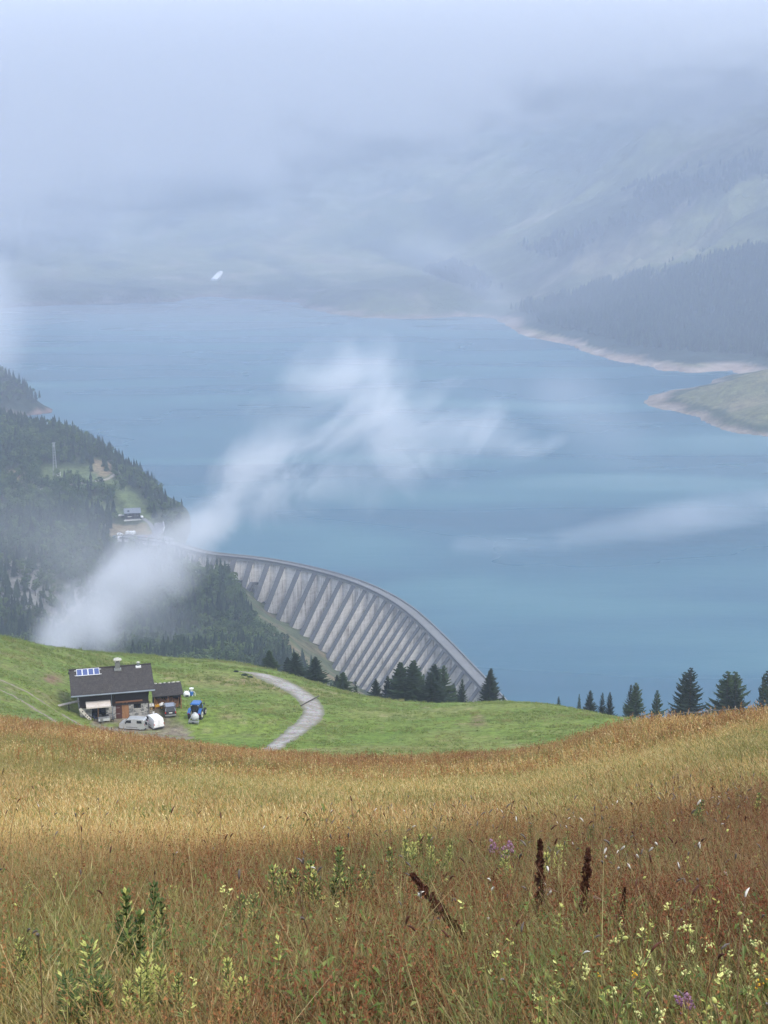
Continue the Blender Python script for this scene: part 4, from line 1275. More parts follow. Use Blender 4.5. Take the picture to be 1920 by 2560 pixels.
# ------------------------------------------------------------------ trees
def leaf_mat(name, cols, scale=1.5, trans=0.0):
    m, k, b = mat_new(name)
    oi = k.new('ShaderNodeObjectInfo')
    p = k.pos()
    n = k.noise(p, scale, 4, 0.65)
    f = k.math('ADD', k.math('MULTIPLY', n, 0.65), k.math('MULTIPLY', oi.outputs['Random'], 0.42))
    c = k.ramp(f, [(0.32, cols[0]), (0.55, cols[1]), (0.78, cols[2])])
    k.put(b.inputs['Base Color'], c)
    b.inputs['Roughness'].default_value = 0.75
    b.inputs['Specular IOR Level'].default_value = 0.15
    return m
M_spruce = leaf_mat('spruce_needles', [(0.008, 0.016, 0.009), (0.019, 0.036, 0.018), (0.042, 0.070, 0.028)], 1.8)
M_bark = pmat('bark', (0.075, 0.058, 0.045), 0.95, var=0.4, scale=5)
M_fspruce = leaf_mat('hill_spruce_needles', [(0.012, 0.024, 0.018), (0.024, 0.042, 0.026), (0.042, 0.068, 0.036)], 0.3)
M_fleaf = leaf_mat('hill_foliage', [(0.024, 0.045, 0.018), (0.048, 0.082, 0.026), (0.090, 0.130, 0.040)], 0.35)

def spruce_meshes(seed, H=10.0, Rm=2.7, tops=1):
    R = random.Random(seed)
    tr = MB(); cr = MB()
    axes = [(0.0, 0.0, H, 1.0)]
    if tops == 2: axes = [(-0.45, 0.1, H, 0.85), (0.75, -0.2, H * R.uniform(0.9, 0.99), 0.8)]
    for ax, ay, h, fr in axes:
        lean = (R.uniform(-0.02, 0.02), R.uniform(-0.02, 0.02))
        tr.tube([(ax * 0.3, ay * 0.3, -0.6), (ax * 0.8, ay * 0.8, h * 0.3), (ax + lean[0] * h, ay + lean[1] * h, h * 0.99)], [0.20, 0.13, 0.012], 6)
        z = h * 0.05
        gap = [R.uniform(0, 6.28) for _ in range(3)]
        while z < h * 0.985:
            t = z / h
            prof = (1 - t) ** 0.82 * (0.72 + 0.28 * math.sin(min(t * 9, 1.57)))
            Rz = Rm * fr * prof * R.uniform(0.82, 1.14) + 0.05
            nb = max(4, int(9 * (1 - t * 0.55)))
            a0 = R.uniform(0, 6.28)
            for j in range(nb):
                a = a0 + 6.283 * j / nb + R.uniform(-0.25, 0.25)
                L = Rz * R.uniform(0.70, 1.18)
                if R.random() < 0.05: L *= 1.25
                droop = 0.30 * L * (1 - t) * R.uniform(0.6, 1.5); up = 0.16 * L + 0.25 * t * L
                ca, sa = math.cos(a), math.sin(a)
                c0 = Vector((ax * (0.5 + 0.5 * t) + lean[0] * z, ay * (0.5 + 0.5 * t) + lean[1] * z, z))
                w_ = (0.14 + 0.10 * L) * R.uniform(0.8, 1.3)
                P = []
                for q, ww in ((0.0, 0.5), (0.4, 1.0), (0.75, 0.75), (1.0, 0.05)):
                    zz = -droop * q * 1.1 + up * q * q * 1.4
                    c_ = c0 + Vector((ca * L * q, sa * L * q, zz))
                    P.append((c_ + Vector((-sa, ca, 0)) * w_ * ww - Vector((0, 0, w_ * ww * 0.5)), c_, c_ + Vector((sa, -ca, 0)) * w_ * ww - Vector((0, 0, w_ * ww * 0.5))))
                for u, v in zip(P, P[1:]):
                    cr.poly([u[0], u[1], v[1], v[0]]); cr.poly([u[1], u[2], v[2], v[1]])
                # twigs: side shoots and hanging sprays
                for s_ in (-1, 1):
                    for q in (0.35, 0.6, 0.82):
                        if R.random() < 0.2: continue
                        l2 = L * 0.30 * (1.15 - q) + 0.10
                        zz = -droop * q * 1.1 + up * q * q * 1.4
                        b_ = c0 + Vector((ca * L * q, sa * L * q, zz))
                        d_ = Vector((ca * 0.75 - s_ * sa * 0.8, sa * 0.75 + s_ * ca * 0.8, -0.42 * R.uniform(0.5, 1.6)))
                        n_ = Vector((ca, sa, 0)) * 0.09
                        cr.poly([b_ - n_, b_ + n_, b_ + d_ * l2])
            z += (0.26 + 0.16 * (1 - t)) * R.uniform(0.8, 1.2)
    return tr.mesh('trunk', True, False), cr.mesh('crown', False, False)

SPR = [spruce_meshes(50 + i, 10.0, r_, 1) for i, r_ in enumerate((2.5, 2.9, 2.3, 3.0))] + [spruce_meshes(70 + i, 10.0, r_, 2) for i, r_ in enumerate((2.5, 2.9))]
for a_, b_ in SPR: a_.materials.append(M_bark); b_.materials.append(M_spruce)
_k = 0
def spruce(px, py, wpx, d, label, variant=None, sq=1.0):
    """spruce whose tip is seen at px, py, standing at distance d"""
    global _k
    top = at_d(px, py, d)
    zb = zg(top.x, top.y) - 0.15
    h = max(2.0, top.z - zb)
    wid = wpx / F * d * 1.8
    v = SPR[(_k * 5 + 1) % 4 if variant is None else variant]; _k += 1
    Rm = max(abs(x_) for x_ in (v[1].vertices[0].co.x, 2.7))
    o = empty('spruce_tree', (top.x, top.y, zb), (_k * 2.399) % 6.283)
    sx = max(0.32, min(wid / 5.4, h / 10.0 * 2.1))
    o.scale = (sx, sx, h / 10.0)
    link('trunk', v[0], None, o); link('crown', v[1], None, o)
    tag(o, label, 'tree', 'dark spruces behind the edge of the pasture')
def r5(x, y): return 500 + 0.452 * x, 1350 + 0.452 * y
def r6(x, y): return 1200 + 0.434 * x, 1600 + 0.434 * y
L5 = [((385, 608), 150, 318, 'bushy spruce left of the gravel road top, leftmost of the row below the dam', 3),
      ((487, 645), 75, 322, 'narrow spruce second from the left below the dam, tucked against a taller one', None),
      ((527, 620), 135, 316, 'tall spruce third from the left, above the bend of the gravel road', None),
      ((600, 722), 70, 330, 'small dim spruce half hidden behind the lone dark spruce over the road bend', None),
      ((640, 644), 140, 312, 'dark pointed spruce standing right above the outer bend of the gravel road', None),
      ((755, 745), 60, 322, 'slim spruce, left one of a close pair at the foot of the dam ribs', None),
      ((788, 728), 80, 318, 'slim taller spruce, right one of a close pair at the foot of the dam ribs', None),
      ((860, 775), 80, 372, 'hazy greyish spruce further down the slope in front of the dam foot', None),
      ((970, 764), 68, 316, 'short spruce at the left end of the thick clump before the dam', None),
      ((1040, 745), 80, 318, 'medium spruce between the short left one and the broad clump before the dam', None),
      ((1110, 690), 150, 322, 'left shoulder tree of the broad double spruce before the dam', None),
      ((1150, 662), 190, 312, 'broadest full spruce in the middle of the clump before the dam', 4),
      ((1200, 700), 150, 318, 'right shoulder spruce of the broad double clump before the dam', None),
      ((1235, 735), 70, 326, 'thin dark spruce in the gap between the two broad clumps', None),
      ((1300, 690), 160, 314, 'wide spruce with a double tip just right of the gap before the dam', 5),
      ((1345, 690), 145, 320, 'spruce leaning close behind the double-tipped one before the dam', None),
      ((1400, 790), 75, 324, 'low spruce between the wide clump and the last one left of the dam end', None),
      ((1450, 762), 75, 316, 'pointed spruce at the right end of the clump covering the dam foot', None),
      ((1605, 710), 125, 305, 'lone dark spruce at the right end of the dam crest against the blue water', 4)]
for (x_, y_), w_, d_, lab, var_ in L5:
    spruce(*r5(x_, y_), w_ * 0.452 * 1.1, d_, lab, var_)
L6 = [((135, 312), 38, 300, 'tiny spruce tip beside the lone spruce at the end of the dam', None),
      ((455, 322), 30, 290, 'tiny lone spruce tip peeping over the middle of the green crest', None),
      ((573, 308), 34, 285, 'thin small spruce, leftmost of the little row on the green crest', None),
      ((632, 288), 75, 280, 'rounded small spruce in the little row on the green crest', None),
      ((705, 300), 56, 282, 'small spruce, left one of the touching pair on the sloping crest', None),
      ((748, 298), 58, 278, 'small pointed spruce, right one of the touching pair on the sloping crest', None),
      ((867, 248), 90, 285, 'left and darker of two joined spruces where the green crest meets the brown knoll', None),
      ((907, 243), 130, 280, 'right and wider of two joined spruces where the green crest meets the brown knoll', None),
      ((1025, 285), 105, 275, 'single slender spruce between the joined pair and the big ragged one', None),
      ((1190, 178), 170, 285, 'ragged left stem of the big double spruce behind the wire fence', 1),
      ((1220, 152), 185, 280, 'tallest spruce at right, ragged with spreading branches, above the brown knoll', 3),
      ((1435, 178), 235, 288, 'massive round-shouldered spruce behind the fence, left half', 1),
      ((1485, 180), 235, 290, 'massive round-shouldered spruce behind the fence, right half', 3),
      ((1480, 250), 170, 272, 'lighter green spruce standing in front of the massive dark one', 0),
      ((1632, 178), 130, 285, 'tall spruce cut by the right edge of the photo, left of two tips', None),
      ((1665, 170), 150, 288, 'spruce at the very right edge of the photo', None)]
for (x_, y_), w_, d_, lab, var_ in L6:
    spruce(*r6(x_, y_), w_ * 0.434 * 1.1, d_, lab, var_)

# distant trees: one mesh each, many copies
def hill_conifer(seed, lod=0):
    R = random.Random(seed); m = MB()
    H = 12.0
    m.tube([(0, 0, -1.5), (0, 0, H * 0.5)], [0.25, 0.12], 4, 0, False)
    n = 9 if lod == 0 else 5
    for j in range(n):
        t = j / n; z0 = H * (0.06 + 0.90 * t); r = (2.3 * (1 - t) ** 0.85 + 0.25) * R.uniform(0.85, 1.15)
        hh = H / n * 1.9
        k_ = 9 if lod == 0 else 6
        a0 = R.uniform(0, 6.28)
        tip = (R.uniform(-.1, .1), R.uniform(-.1, .1), min(z0 + hh, H * 1.02))
        ring = []
        for i in range(2 * k_):
            rr = r * (1.0 if i % 2 == 0 else 0.55) * R.uniform(0.75, 1.2)
            a = a0 + math.pi * i / k_
            ring.append((rr * math.cos(a), rr * math.sin(a), z0 - (0.45 if i % 2 == 0 else -0.15)))
        for i in range(2 * k_): m.poly([ring[i], ring[(i + 1) % (2 * k_)], tip], 1)
    me = m.mesh('hill_conifer', False, False)
    me.materials.append(M_bark); me.materials.append(M_fspruce)
    return me
def hill_broadleaf(seed, n=150):
    R = random.Random(seed); m = MB()
    m.tube([(0, 0, -1.5), (0, 0, 4.5)], [0.3, 0.18], 4, 0, False)
    lobes = [(R.gauss(0, 1.5), R.gauss(0, 1.5), R.uniform(4.0, 8.4), R.uniform(1.5, 2.6)) for _ in range(6)]
    for i in range(n):
        x, y, z, r = R.choice(lobes)
        d = Vector((R.gauss(0, 1), R.gauss(0, 1), R.gauss(0, 1))).normalized()
        c = Vector((x, y, z)) + d * r * R.uniform(0.6, 1.05)
        u = (d.orthogonal() + Vector((R.gauss(0, .5), R.gauss(0, .5), R.gauss(0, .5)))).normalized(); v = d.cross(u).normalized()
        s = R.uniform(0.5, 1.0)
        m.poly([c - u * s, c - v * s * 0.7, c + u * s, c + v * s * 0.8], 1)
    me = m.mesh('hill_broadleaf', False, False)
    me.materials.append(M_bark); me.materials.append(M_fleaf)
    return me
HC = [hill_conifer(500 + i) for i in range(4)]; HC2 = [hill_conifer(520 + i, 1) for i in range(3)]
HB = [hill_broadleaf(540 + i) for i in range(4)]

def forest():
    R = np.random.default_rng(21)
    # candidate spots on the valley ground, each seen where it stands
    n = 60000
    y = np.sqrt(R.uniform(430 ** 2, 1420 ** 2, n)); x = R.uniform(-0.46, 0.10, n) * y
    # the far headland
    m2 = 5000
    y2 = R.uniform(1500, 1820, m2); x2 = R.uniform(-0.40, -0.20, m2) * y2
    x = np.concatenate([x, x2]); y = np.concatenate([y, y2])
    z = z_all(x, y); px, py = proj(x, y, z)
    d = fbm(x / 32, y / 32, 4, 121)
    keep = z > np.where(y > 1150, 11, -60)
    # not on the lake side of the dam nor in the water, the clearings, the road, the bank
    crx = np.interp(y, _cy[::-1], _cx[::-1])
    keep &= ~((x > crx - 8) & (y > 640) & (z < 9))
    for p in MEADOWS: keep &= ~inpoly(px, py + 6, p) | (R.random(len(x)) < 0.02)
    for p in DRYP: keep &= ~inpoly(px, py + 3, p) | (R.random(len(x)) < 0.15)
    keep &= ~inpoly(px, py, BANK)
    bankx = np.interp(py, [1458, 1540, 1600, 1680, 1740], [575, 660, 725, 795, 860])
    keep &= ~((px > bankx) & (y < 1000))
    for p in ROCKPOLY: keep &= ~inpoly(px, py, p) | (R.random(len(x)) < 0.45)
    # the road, car park and the house
    keep &= ~inpoly(px, py, [(278, 1338), (360, 1345), (380, 1335), (388, 1290), (385, 1262), (396, 1262), (425, 1300), (415, 1330), (470, 1350), (470, 1372), (275, 1378)])
    keep &= ~inpoly(px, py, [(290, 1262), (372, 1255), (380, 1320), (285, 1325)])
    keep &= R.random(len(x)) < np.clip(0.85 + 0.8 * d, 0.2, 1)
    keep &= ~((y < 560) & (px > 420))
    x, y, z, px, py, d = x[keep], y[keep], z[keep], px[keep], py[keep], d[keep]
    # thin to a natural spacing
    cell = {}
    sel = []
    for i in R.permutation(len(x)):
        sp = 5.2
        c_ = (int(x[i] // sp), int(y[i] // sp))
        if c_ in cell: continue
        cell[c_] = 1; sel.append(i)
    sel = np.array(sel)
    x, y, z, px, py, d = x[sel], y[sel], z[sel], px[sel], py[sel], d[sel]
    con = fbm(x / 45, y / 45, 3, 125) + R.normal(0, 0.22, len(x)) + np.where(px > 330, 0.10, 0) + np.where((px < 250) & (py < 1110), 0.12, 0) > 0.16
    vis = (px > -40) & (px < 1100) & (py > 880) & (py < 1735)
    out = {True: [], False: []}
    size = np.where(con, R.uniform(0.7, 1.25, len(x)), R.uniform(0.6, 1.15, len(x)))
    size = size * np.where(y < 900, 0.85, 1.0)
    for flag in (True, False):
        ids = np.where((con == flag) & vis)[0]
        ids = ids[np.argsort(y[ids] / size[ids])]
        # those that show largest, kept clear of the ones hidden by the pasture's edge
        ids = [i for i in ids if py[i] < np.interp(px[i], [0, 280, 560, 700, 860], [1585, 1625, 1668, 1700, 1738]) + 5][:285]
        out[flag] = ids
        for n_, i in enumerate(ids):
            me = (HC if flag else HB)[n_ % 4]
            o = link('hill_spruce' if flag else 'hill_broadleaf_tree', me)
            o.location = (x[i], y[i], z[i]); o.rotation_euler = (0, 0, (n_ * 2.4) % 6.28)
            s = size[i]; o.scale = (s * (0.9 + 0.25 * ((n_ * 7) % 5) / 4), s * 0.95, s * (0.9 + 0.3 * ((n_ * 3) % 7) / 6))
            if py[i] > 1400 and px[i] > 300:
                tag(o, 'dark spruce in the misty wood at the foot of the dam' if flag else 'dark green leafy tree in the misty wood at the foot of the dam', 'tree', 'spruces in the wood below the dam' if flag else 'leafy trees in the wood below the dam')
            elif y[i] < 1005 or py[i] > 1350:
                tag(o, 'hazy spruce on the steep slope under the left car park' if flag else 'hazy leafy tree on the steep slope under the left car park', 'tree', 'spruces on the steep left slope' if flag else 'leafy trees on the steep left slope')
            else:
                tag(o, 'hazy spruce on the wooded hill left of the lake' if flag else 'hazy leafy tree on the wooded hill left of the lake', 'tree', 'spruces on the left hill' if flag else 'leafy trees on the left hill')
    used = np.zeros(len(x), bool)
    for f_ in out.values(): used[np.array(f_, int)] = True
    r = ~used
    n = r.sum()
    sc = size[r]
    idx = np.where(con[r], R.integers(0, 4, n), 4 + R.integers(0, 4, n))
    scatter('hillside_forest', np.stack([x[r], y[r], z[r]], 1), np.stack([np.zeros(n), np.zeros(n), R.uniform(0, 6.28, n)], 1), np.stack([sc, sc, sc * R.uniform(0.85, 1.2, n)], 1), idx, HC + HB)
    print('forest', len(x), n)
forest()

# ridge spruces cut out against the water
def r4(x, y): return 0.3134 * x, 880 + 0.3134 * y
for n_, (x_, y_, h_) in enumerate([(530, 532, 9), (578, 543, 12), (650, 608, 12), (708, 630, 13), (742, 650, 11), (780, 657, 13), (815, 663, 15), (862, 712, 14), (885, 732, 13), (920, 758, 13), (975, 778, 19), (1000, 840, 12),
                                   (1090, 862, 17), (1120, 925, 12), (1160, 985, 12), (1232, 982, 17), (1285, 1070, 12), (1320, 1120, 12), (1385, 1143, 12), (1448, 1165, 11), (1420, 1185, 9), (470, 512, 9), (420, 508, 9),
                                   (45, 118, 13), (105, 140, 13), (150, 165, 12), (195, 200, 12), (240, 262, 12), (278, 300, 10), (312, 300, 10)]):
    px_, py_ = r4(x_, y_)
    d_ = 1720 if y_ < 320 else (1175 if y_ < 1130 else 1075)
    top = at_d(px_, py_, d_)
    o = link('ridge_spruce', HC[n_ % 4]); s = h_ / 12.0
    zb = max(top.z - h_, zg(top.x, top.y) - 2)
    s2 = max(0.45, (top.z - zb) / 12.2)
    o.location = (top.x, top.y, top.z - 12.2 * s2); o.scale = (s2 * 0.95, s2 * 0.95, s2); o.rotation_euler = (0, 0, n_ * 1.7)
    tag(o, 'spruce on the headland skyline far left, against the lake' if y_ < 320 else 'spruce standing out on the left hill ridge against the lake', 'tree', 'spruces on the far headland' if y_ < 320 else 'spruces along the left ridge')

def far_woods():
    R = np.random.default_rng(31)
    n = 60000
    y = R.uniform(2000, 4300, n); x = R.uniform(0.02, 0.36, n) * y
    z = z_all(x, y); px, py = proj(x, y, z)
    W = [(1240, 790), (1330, 760), (1420, 740), (1500, 700), (1600, 690), (1760, 640), (1960, 610), (2300, 600), (2300, 960), (1700, 905), (1560, 895), (1450, 860), (1330, 820)]
    j = 22 * fbm(x / 60, y / 60, 3, 133)
    m = inpoly(px + j, py + j, W) & (z > 15)
    for p in ([(1300, 620), (1500, 560), (1700, 520), (1560, 590), (1400, 650)], [(1560, 480), (1920, 380), (1920, 440), (1650, 540)], [(860, 610), (960, 600), (1100, 640), (1240, 700), (1200, 730), (1000, 660)]):
        m |= inpoly(px + 2 * j, py + j, p) & (R.random(n) < 0.35)
    x, y, z = x[m], y[m], z[m]; n = len(x)
    s = R.uniform(0.8, 1.7, n)
    scatter('far_woods', np.stack([x, y, z], 1), np.stack([np.zeros(n), np.zeros(n), R.uniform(0, 6.28, n)], 1), np.stack([s, s, s], 1), R.integers(0, 3, n), HC2)
    print('far', n)
far_woods()
# ------------------------------------------------------------------ materials of the farm
m_, k_, b_ = mat_new('shingle_roof')
_o = k_.obj()
_br = k_.new('ShaderNodeTexBrick'); _br.offset = 0.5
k_.put(_br.inputs['Vector'], _o)
for nm_, v_ in (('Color1', (0.042, 0.037, 0.037, 1)), ('Color2', (0.075, 0.066, 0.063, 1)), ('Mortar', (0.018, 0.016, 0.016, 1))): _br.inputs[nm_].default_value = v_
_br.inputs['Scale'].default_value = 1.0; _br.inputs['Brick Width'].default_value = 0.16; _br.inputs['Row Height'].default_value = 0.20; _br.inputs['Mortar Size'].default_value = 0.012
_n = k_.noise(_o, 1.3, 6, 0.7); _n2 = k_.noise(k_.mapv(_o, (6, 1.2, 1)), 1.0, 4, 0.7)
_c = k_.mix(k_.mrange(_n, 0.45, 0.70, 0, 0.6), _br.outputs['Color'], (0.095, 0.085, 0.075))
_c = k_.mix(k_.mrange(_n2, 0.35, 0.7, 0.0, 0.5), _c, (0.028, 0.025, 0.027))
_sp = k_.noise(_o, 9.0, 2, 0.5)
_c = k_.mix(k_.mrange(_sp, 0.67, 0.72, 0, 0.6), _c, (0.26, 0.25, 0.19))
k_.put(b_.inputs['Base Color'], _c); b_.inputs['Roughness'].default_value = 0.85
k_.put(b_.inputs['Normal'], k_.bump(_br.outputs['Fac'], 0.6, -0.03))
M_roof = m_

m_, k_, b_ = mat_new('rubble_wall')
_o = k_.obj()
_w = k_.new('ShaderNodeTexVoronoi'); _w.inputs['Scale'].default_value = 2.6; k_.put(_w.inputs['Vector'], _o); _w.inputs['Randomness'].default_value = 1
_e = k_.new('ShaderNodeTexVoronoi', feature='DISTANCE_TO_EDGE'); _e.inputs['Scale'].default_value = 2.6; k_.put(_e.inputs['Vector'], _o)
_bw = k_.new('ShaderNodeRGBToBW'); k_.put(_bw.inputs[0], _w.outputs['Color'])
_c = k_.ramp(_bw.outputs[0], [(0.2, (0.13, 0.13, 0.13)), (0.45, (0.27, 0.265, 0.25)), (0.7, (0.42, 0.41, 0.39))])
_c = k_.mix(k_.mrange(_e.outputs[0], 0.0, 0.09, 0.85, 0.0), _c, (0.46, 0.45, 0.42))
k_.put(b_.inputs['Base Color'], _c); b_.inputs['Roughness'].default_value = 0.95
k_.put(b_.inputs['Normal'], k_.bump(k_.mrange(_e.outputs[0], 0.0, 0.15), 0.7, 0.06))
M_rubble = m_

def wood_mat(name, a, b__, sc=(9, 9, 0.6)):
    m, k, b = mat_new(name)
    n = k.noise(k.mapv(k.obj(), sc), 1.0, 5, 0.65, 0.4)
    k.put(b.inputs['Base Color'], k.ramp(n, [(0.3, a), (0.7, b__)])); b.inputs['Roughness'].default_value = 0.8
    k.put(b.inputs['Normal'], k.bump(n, 0.4, 0.02))
    return m
M_darkwood = wood_mat('dark_larch', (0.016, 0.012, 0.011), (0.042, 0.030, 0.025))
M_doorwood = wood_mat('door_larch', (0.22, 0.105, 0.048), (0.36, 0.19, 0.09))
M_redwood = wood_mat('stained_boards', (0.060, 0.024, 0.020), (0.095, 0.038, 0.030))
M_greywood = wood_mat('grey_boards', (0.24, 0.22, 0.19), (0.40, 0.37, 0.32), (3, 3, 3))
M_logs = wood_mat('split_logs', (0.17, 0.075, 0.036), (0.42, 0.23, 0.12), (5, 5, 5))
M_glass = pmat('window_glass', (0.012, 0.015, 0.018), 0.08, 0, 0.2, 2, spec=0.6)
M_white = pmat('white_paint', (0.78, 0.79, 0.80), 0.35, 0, 0.05, 2, coat=0.4, dirt=(0.45, 0.44, 0.42))
M_silver = pmat('silver_paint', (0.50, 0.52, 0.53), 0.35, 0.3, 0.06, 2, coat=0.5, dirt=(0.33, 0.32, 0.30))
M_black = pmat('black_paint', (0.020, 0.022, 0.030), 0.25, 0, 0.2, 2, coat=0.6, dirt=(0.06, 0.055, 0.05))
M_rubber = pmat('rubber', (0.022, 0.022, 0.022), 0.85, 0, 0.25, 6, dirt=(0.09, 0.075, 0.055))
M_plastic = pmat('dark_trim', (0.035, 0.036, 0.038), 0.6, 0, 0.15, 4)
M_blue = pmat('tractor_blue', (0.020, 0.115, 0.36), 0.35, 0, 0.10, 3, coat=0.3, dirt=(0.05, 0.11, 0.25))
M_grey = pmat('galvanised', (0.34, 0.355, 0.36), 0.45, 0.5, 0.2, 4)
M_tank = pmat('milky_tank', (0.50, 0.52, 0.53), 0.4, 0, 0.12, 2, dirt=(0.30, 0.30, 0.29))
M_red = pmat('tail_light_red', (0.42, 0.012, 0.010), 0.3, 0, 0.05, 2)
M_yel = pmat('yellow_paint', (0.62, 0.33, 0.03), 0.45, 0, 0.12, 3, dirt=(0.3, 0.2, 0.06))
M_plate = pmat('number_plate', (0.75, 0.75, 0.72), 0.5, 0, 0.03, 3)
M_rim = pmat('cream_rim', (0.62, 0.60, 0.50), 0.5, 0, 0.1, 4, dirt=(0.3, 0.26, 0.2))
M_cream = pmat('cream_cloth', (0.62, 0.57, 0.53), 0.9, 0, 0.08, 2, dirt=(0.45, 0.38, 0.33))
M_fascia = pmat('zinc_gutter', (0.30, 0.345, 0.40), 0.4, 0.4, 0.12, 1)
M_stonecap = pmat('pale_stone', (0.50, 0.49, 0.44), 0.95, 0, 0.2, 5, bump=0.4)
M_conc = pmat('concrete_slab', (0.40, 0.37, 0.33), 0.95, 0, 0.18, 2, bump=0.3)
m_, k_, b_ = mat_new('solar_cells')
_br = k_.new('ShaderNodeTexBrick'); _br.offset = 0; k_.put(_br.inputs['Vector'], k_.obj())
for nm_, v_ in (('Color1', (0.050, 0.075, 0.21, 1)), ('Color2', (0.06, 0.09, 0.24, 1)), ('Mortar', (0.10, 0.13, 0.25, 1))): _br.inputs[nm_].default_value = v_
_br.inputs['Scale'].default_value = 1; _br.inputs['Brick Width'].default_value = 0.13; _br.inputs['Row Height'].default_value = 0.13; _br.inputs['Mortar Size'].default_value = 0.006
k_.put(b_.inputs['Base Color'], _br.outputs['Color']); b_.inputs['Roughness'].default_value = 0.15; b_.inputs['Specular IOR Level'].default_value = 0.5
M_cells = m_

# ------------------------------------------------------------------ chalet
YZ = BENCH.z
CH_O = at_z(201, 1807, YZ)
CH_R = math.radians(14.5)
CH_M = Matrix.Translation(CH_O) @ Matrix.Rotation(CH_R, 4, 'Z')
def cw(x, y, z=0.0): return CH_M @ Vector((x, y, z))
L, D = 10.8, 9.0
EZ, RISE, OV = 4.95, 2.35, 1.2           # eave height, ridge above eave, overhang
def build_chalet():
    r = empty('chalet', CH_O, CH_R)
    tag(r, 'dark wooden alpine chalet with shingle roof, stone ground floor and solar panels', 'house')
    P = lambda mb, n, m, par=None, **k: mb.build(n, m, par or r, **k)
    # ground floor: rubble segments between openings
    w = MB()
    w.box(0.0, 1.8, 0.0, 0.5, -0.4, 2.35).box(4.0, 5.55, 0.0, 0.5, -0.4, 2.4).box(7.62, 8.35, 0.0, 0.5, -0.4, 2.4).box(8.352, 9.5, 0.0, 0.5, -0.4, 1.5).box(9.502, L, 0.0, 0.5, -0.4, 2.4)
    w.box(0.0, 0.5, 0.502, D, -0.4, 2.35).box(L - 0.5, L, 0.502, D, -0.4, 2.35).box(0.502, L - 0.502, D - 0.5, D, -0.4, 2.35)
    P(w, 'stone_wall', M_rubble)
    # closed dark interior behind openings
    P(MB().box(0.55, L - 0.55, 2.2, 2.35, 0, 2.35), 'inner_partition', M_darkwood)
    P(MB().box(0.5, L - 0.5, 0.5, D - 0.5, -0.05, 0.03), 'floor_slab', M_conc)
    # timber storey, boards one by one across the front
    t = MB(); t.box(0.06, L - 0.06, 0.10, D - 0.06, 2.41, EZ - 0.05)
    P(t, 'timber_storey', M_darkwood)
    bm_ = MB().box(-0.09, 0.09, -0.035, 0.035, 0, EZ - 2.5).mesh('board')
    for i in range(52):
        o = link('board', bm_, M_darkwood, r); o.location = (0.2 + i * 0.204, 0.05 + 0.012 * ((i * 7) % 3), 2.42)
    P(MB().box(-0.05, L + 0.05, -0.12, 0.06, 2.38, 2.62), 'sill_beam', M_darkwood)
    P(MB().box(5.55, 9.75, -0.22, -0.02, 2.80, 3.02), 'lintel_beam', wood_mat('lintel', (0.15, 0.07, 0.04), (0.24, 0.12, 0.07), (0.6, 9, 9)))
    # gable triangles
    g = MB(); hy = D / 2
    sl = RISE / (hy + OV)
    for x0 in (0.06, L - 0.26):
        g.prism([(0.1, EZ - 0.06), (D - 0.1, EZ - 0.06), (hy, EZ + RISE - 0.35)], 'x', x0, x0 + 0.2)
    P(g, 'gable', M_darkwood)
    # roof slopes, in their own frames so the shingle courses follow the slope
    ang = math.atan2(RISE, hy + OV); sll = math.hypot(RISE, hy + OV)
    zr = EZ + RISE
    for s_, nm in ((1, 'roof'), (-1, 'roof')):
        me = MB().box(-1.25, L + 0.85, -sll, 0.0, -0.16, 0.0)
        if s_ == 1:
            # uneven courses lapping one over the other
            for c in range(26):
                y0 = -sll + c * sll / 26
                me.box(-1.27 - 0.02 * (c % 2), L + 0.87 + 0.02 * ((c + 1) % 2), y0 - 0.03, y0 + sll / 26, 0.004 + 0.002 * (c % 3), 0.035 + 0.01 * (c % 2))
        o = me.build(nm, M_roof, r)
        o.location = (0, hy, zr) if s_ == 1 else (L - 0.4 + 0.0, hy, zr)
        o.rotation_euler = (ang, 0, 0) if s_ == 1 else (ang, 0, math.pi)
        roof = o if s_ == 1 else roof
    rb = MB(); 
    rb.bar((-1.3, hy, zr + 0.06), (L + 0.9, hy, zr + 0.06), 0.34, 0.10); P(rb, 'ridge_cap', M_darkwood)
    # gutter and fascia
    gu = MB(); yb = hy - (hy + OV)
    gu.box(-1.28, L + 0.9, yb - 0.06, yb - 0.02, EZ - 0.26, EZ - 0.02)
    gu.prism([(yb - 0.20, EZ - 0.10), (yb - 0.16, EZ - 0.20), (yb - 0.07, EZ - 0.20), (yb - 0.062, EZ - 0.03), (yb - 0.10, EZ - 0.03), (yb - 0.11, EZ - 0.15), (yb - 0.15, EZ - 0.15), (yb - 0.17, EZ - 0.07)], 'x', -1.28, L + 0.9)
    P(gu, 'gutter', M_fascia)
    # rafters and brackets under the eave
    for i in range(8):
        x = 0.1 + i * (L - 0.2) / 7
        P(MB().bar((x, 0.0, EZ + 0.28), (x, -1.1, EZ - 0.13), 0.13, 0.16), 'rafter', M_darkwood)
    for x in (0.05, 5.35, L - 0.1): P(MB().bar((x, 0.0, EZ - 1.3), (x, -0.95, EZ - 0.28), 0.14, 0.14), 'bracket', M_darkwood)
    P(MB().tube([(4.95, -0.10, EZ - 0.3), (4.95, -0.10, 2.5), (5.05, -0.12, 2.3), (5.05, -0.12, 0.3)], 0.05, 6), 'downpipe', M_fascia)
    # posts in the wide opening
    P(MB().box(2.72, 2.92, 0.06, 0.26, 0, 2.38), 'post', M_doorwood)
    P(MB().box(1.8, 4.0, 0.30, 0.34, 0.0, 0.75), 'low_rail', M_darkwood)
    P(MB().box(1.82, 3.98, 1.2, 1.26, 0.5, 2.2), 'window', M_glass)
    # doors
    d = MB()
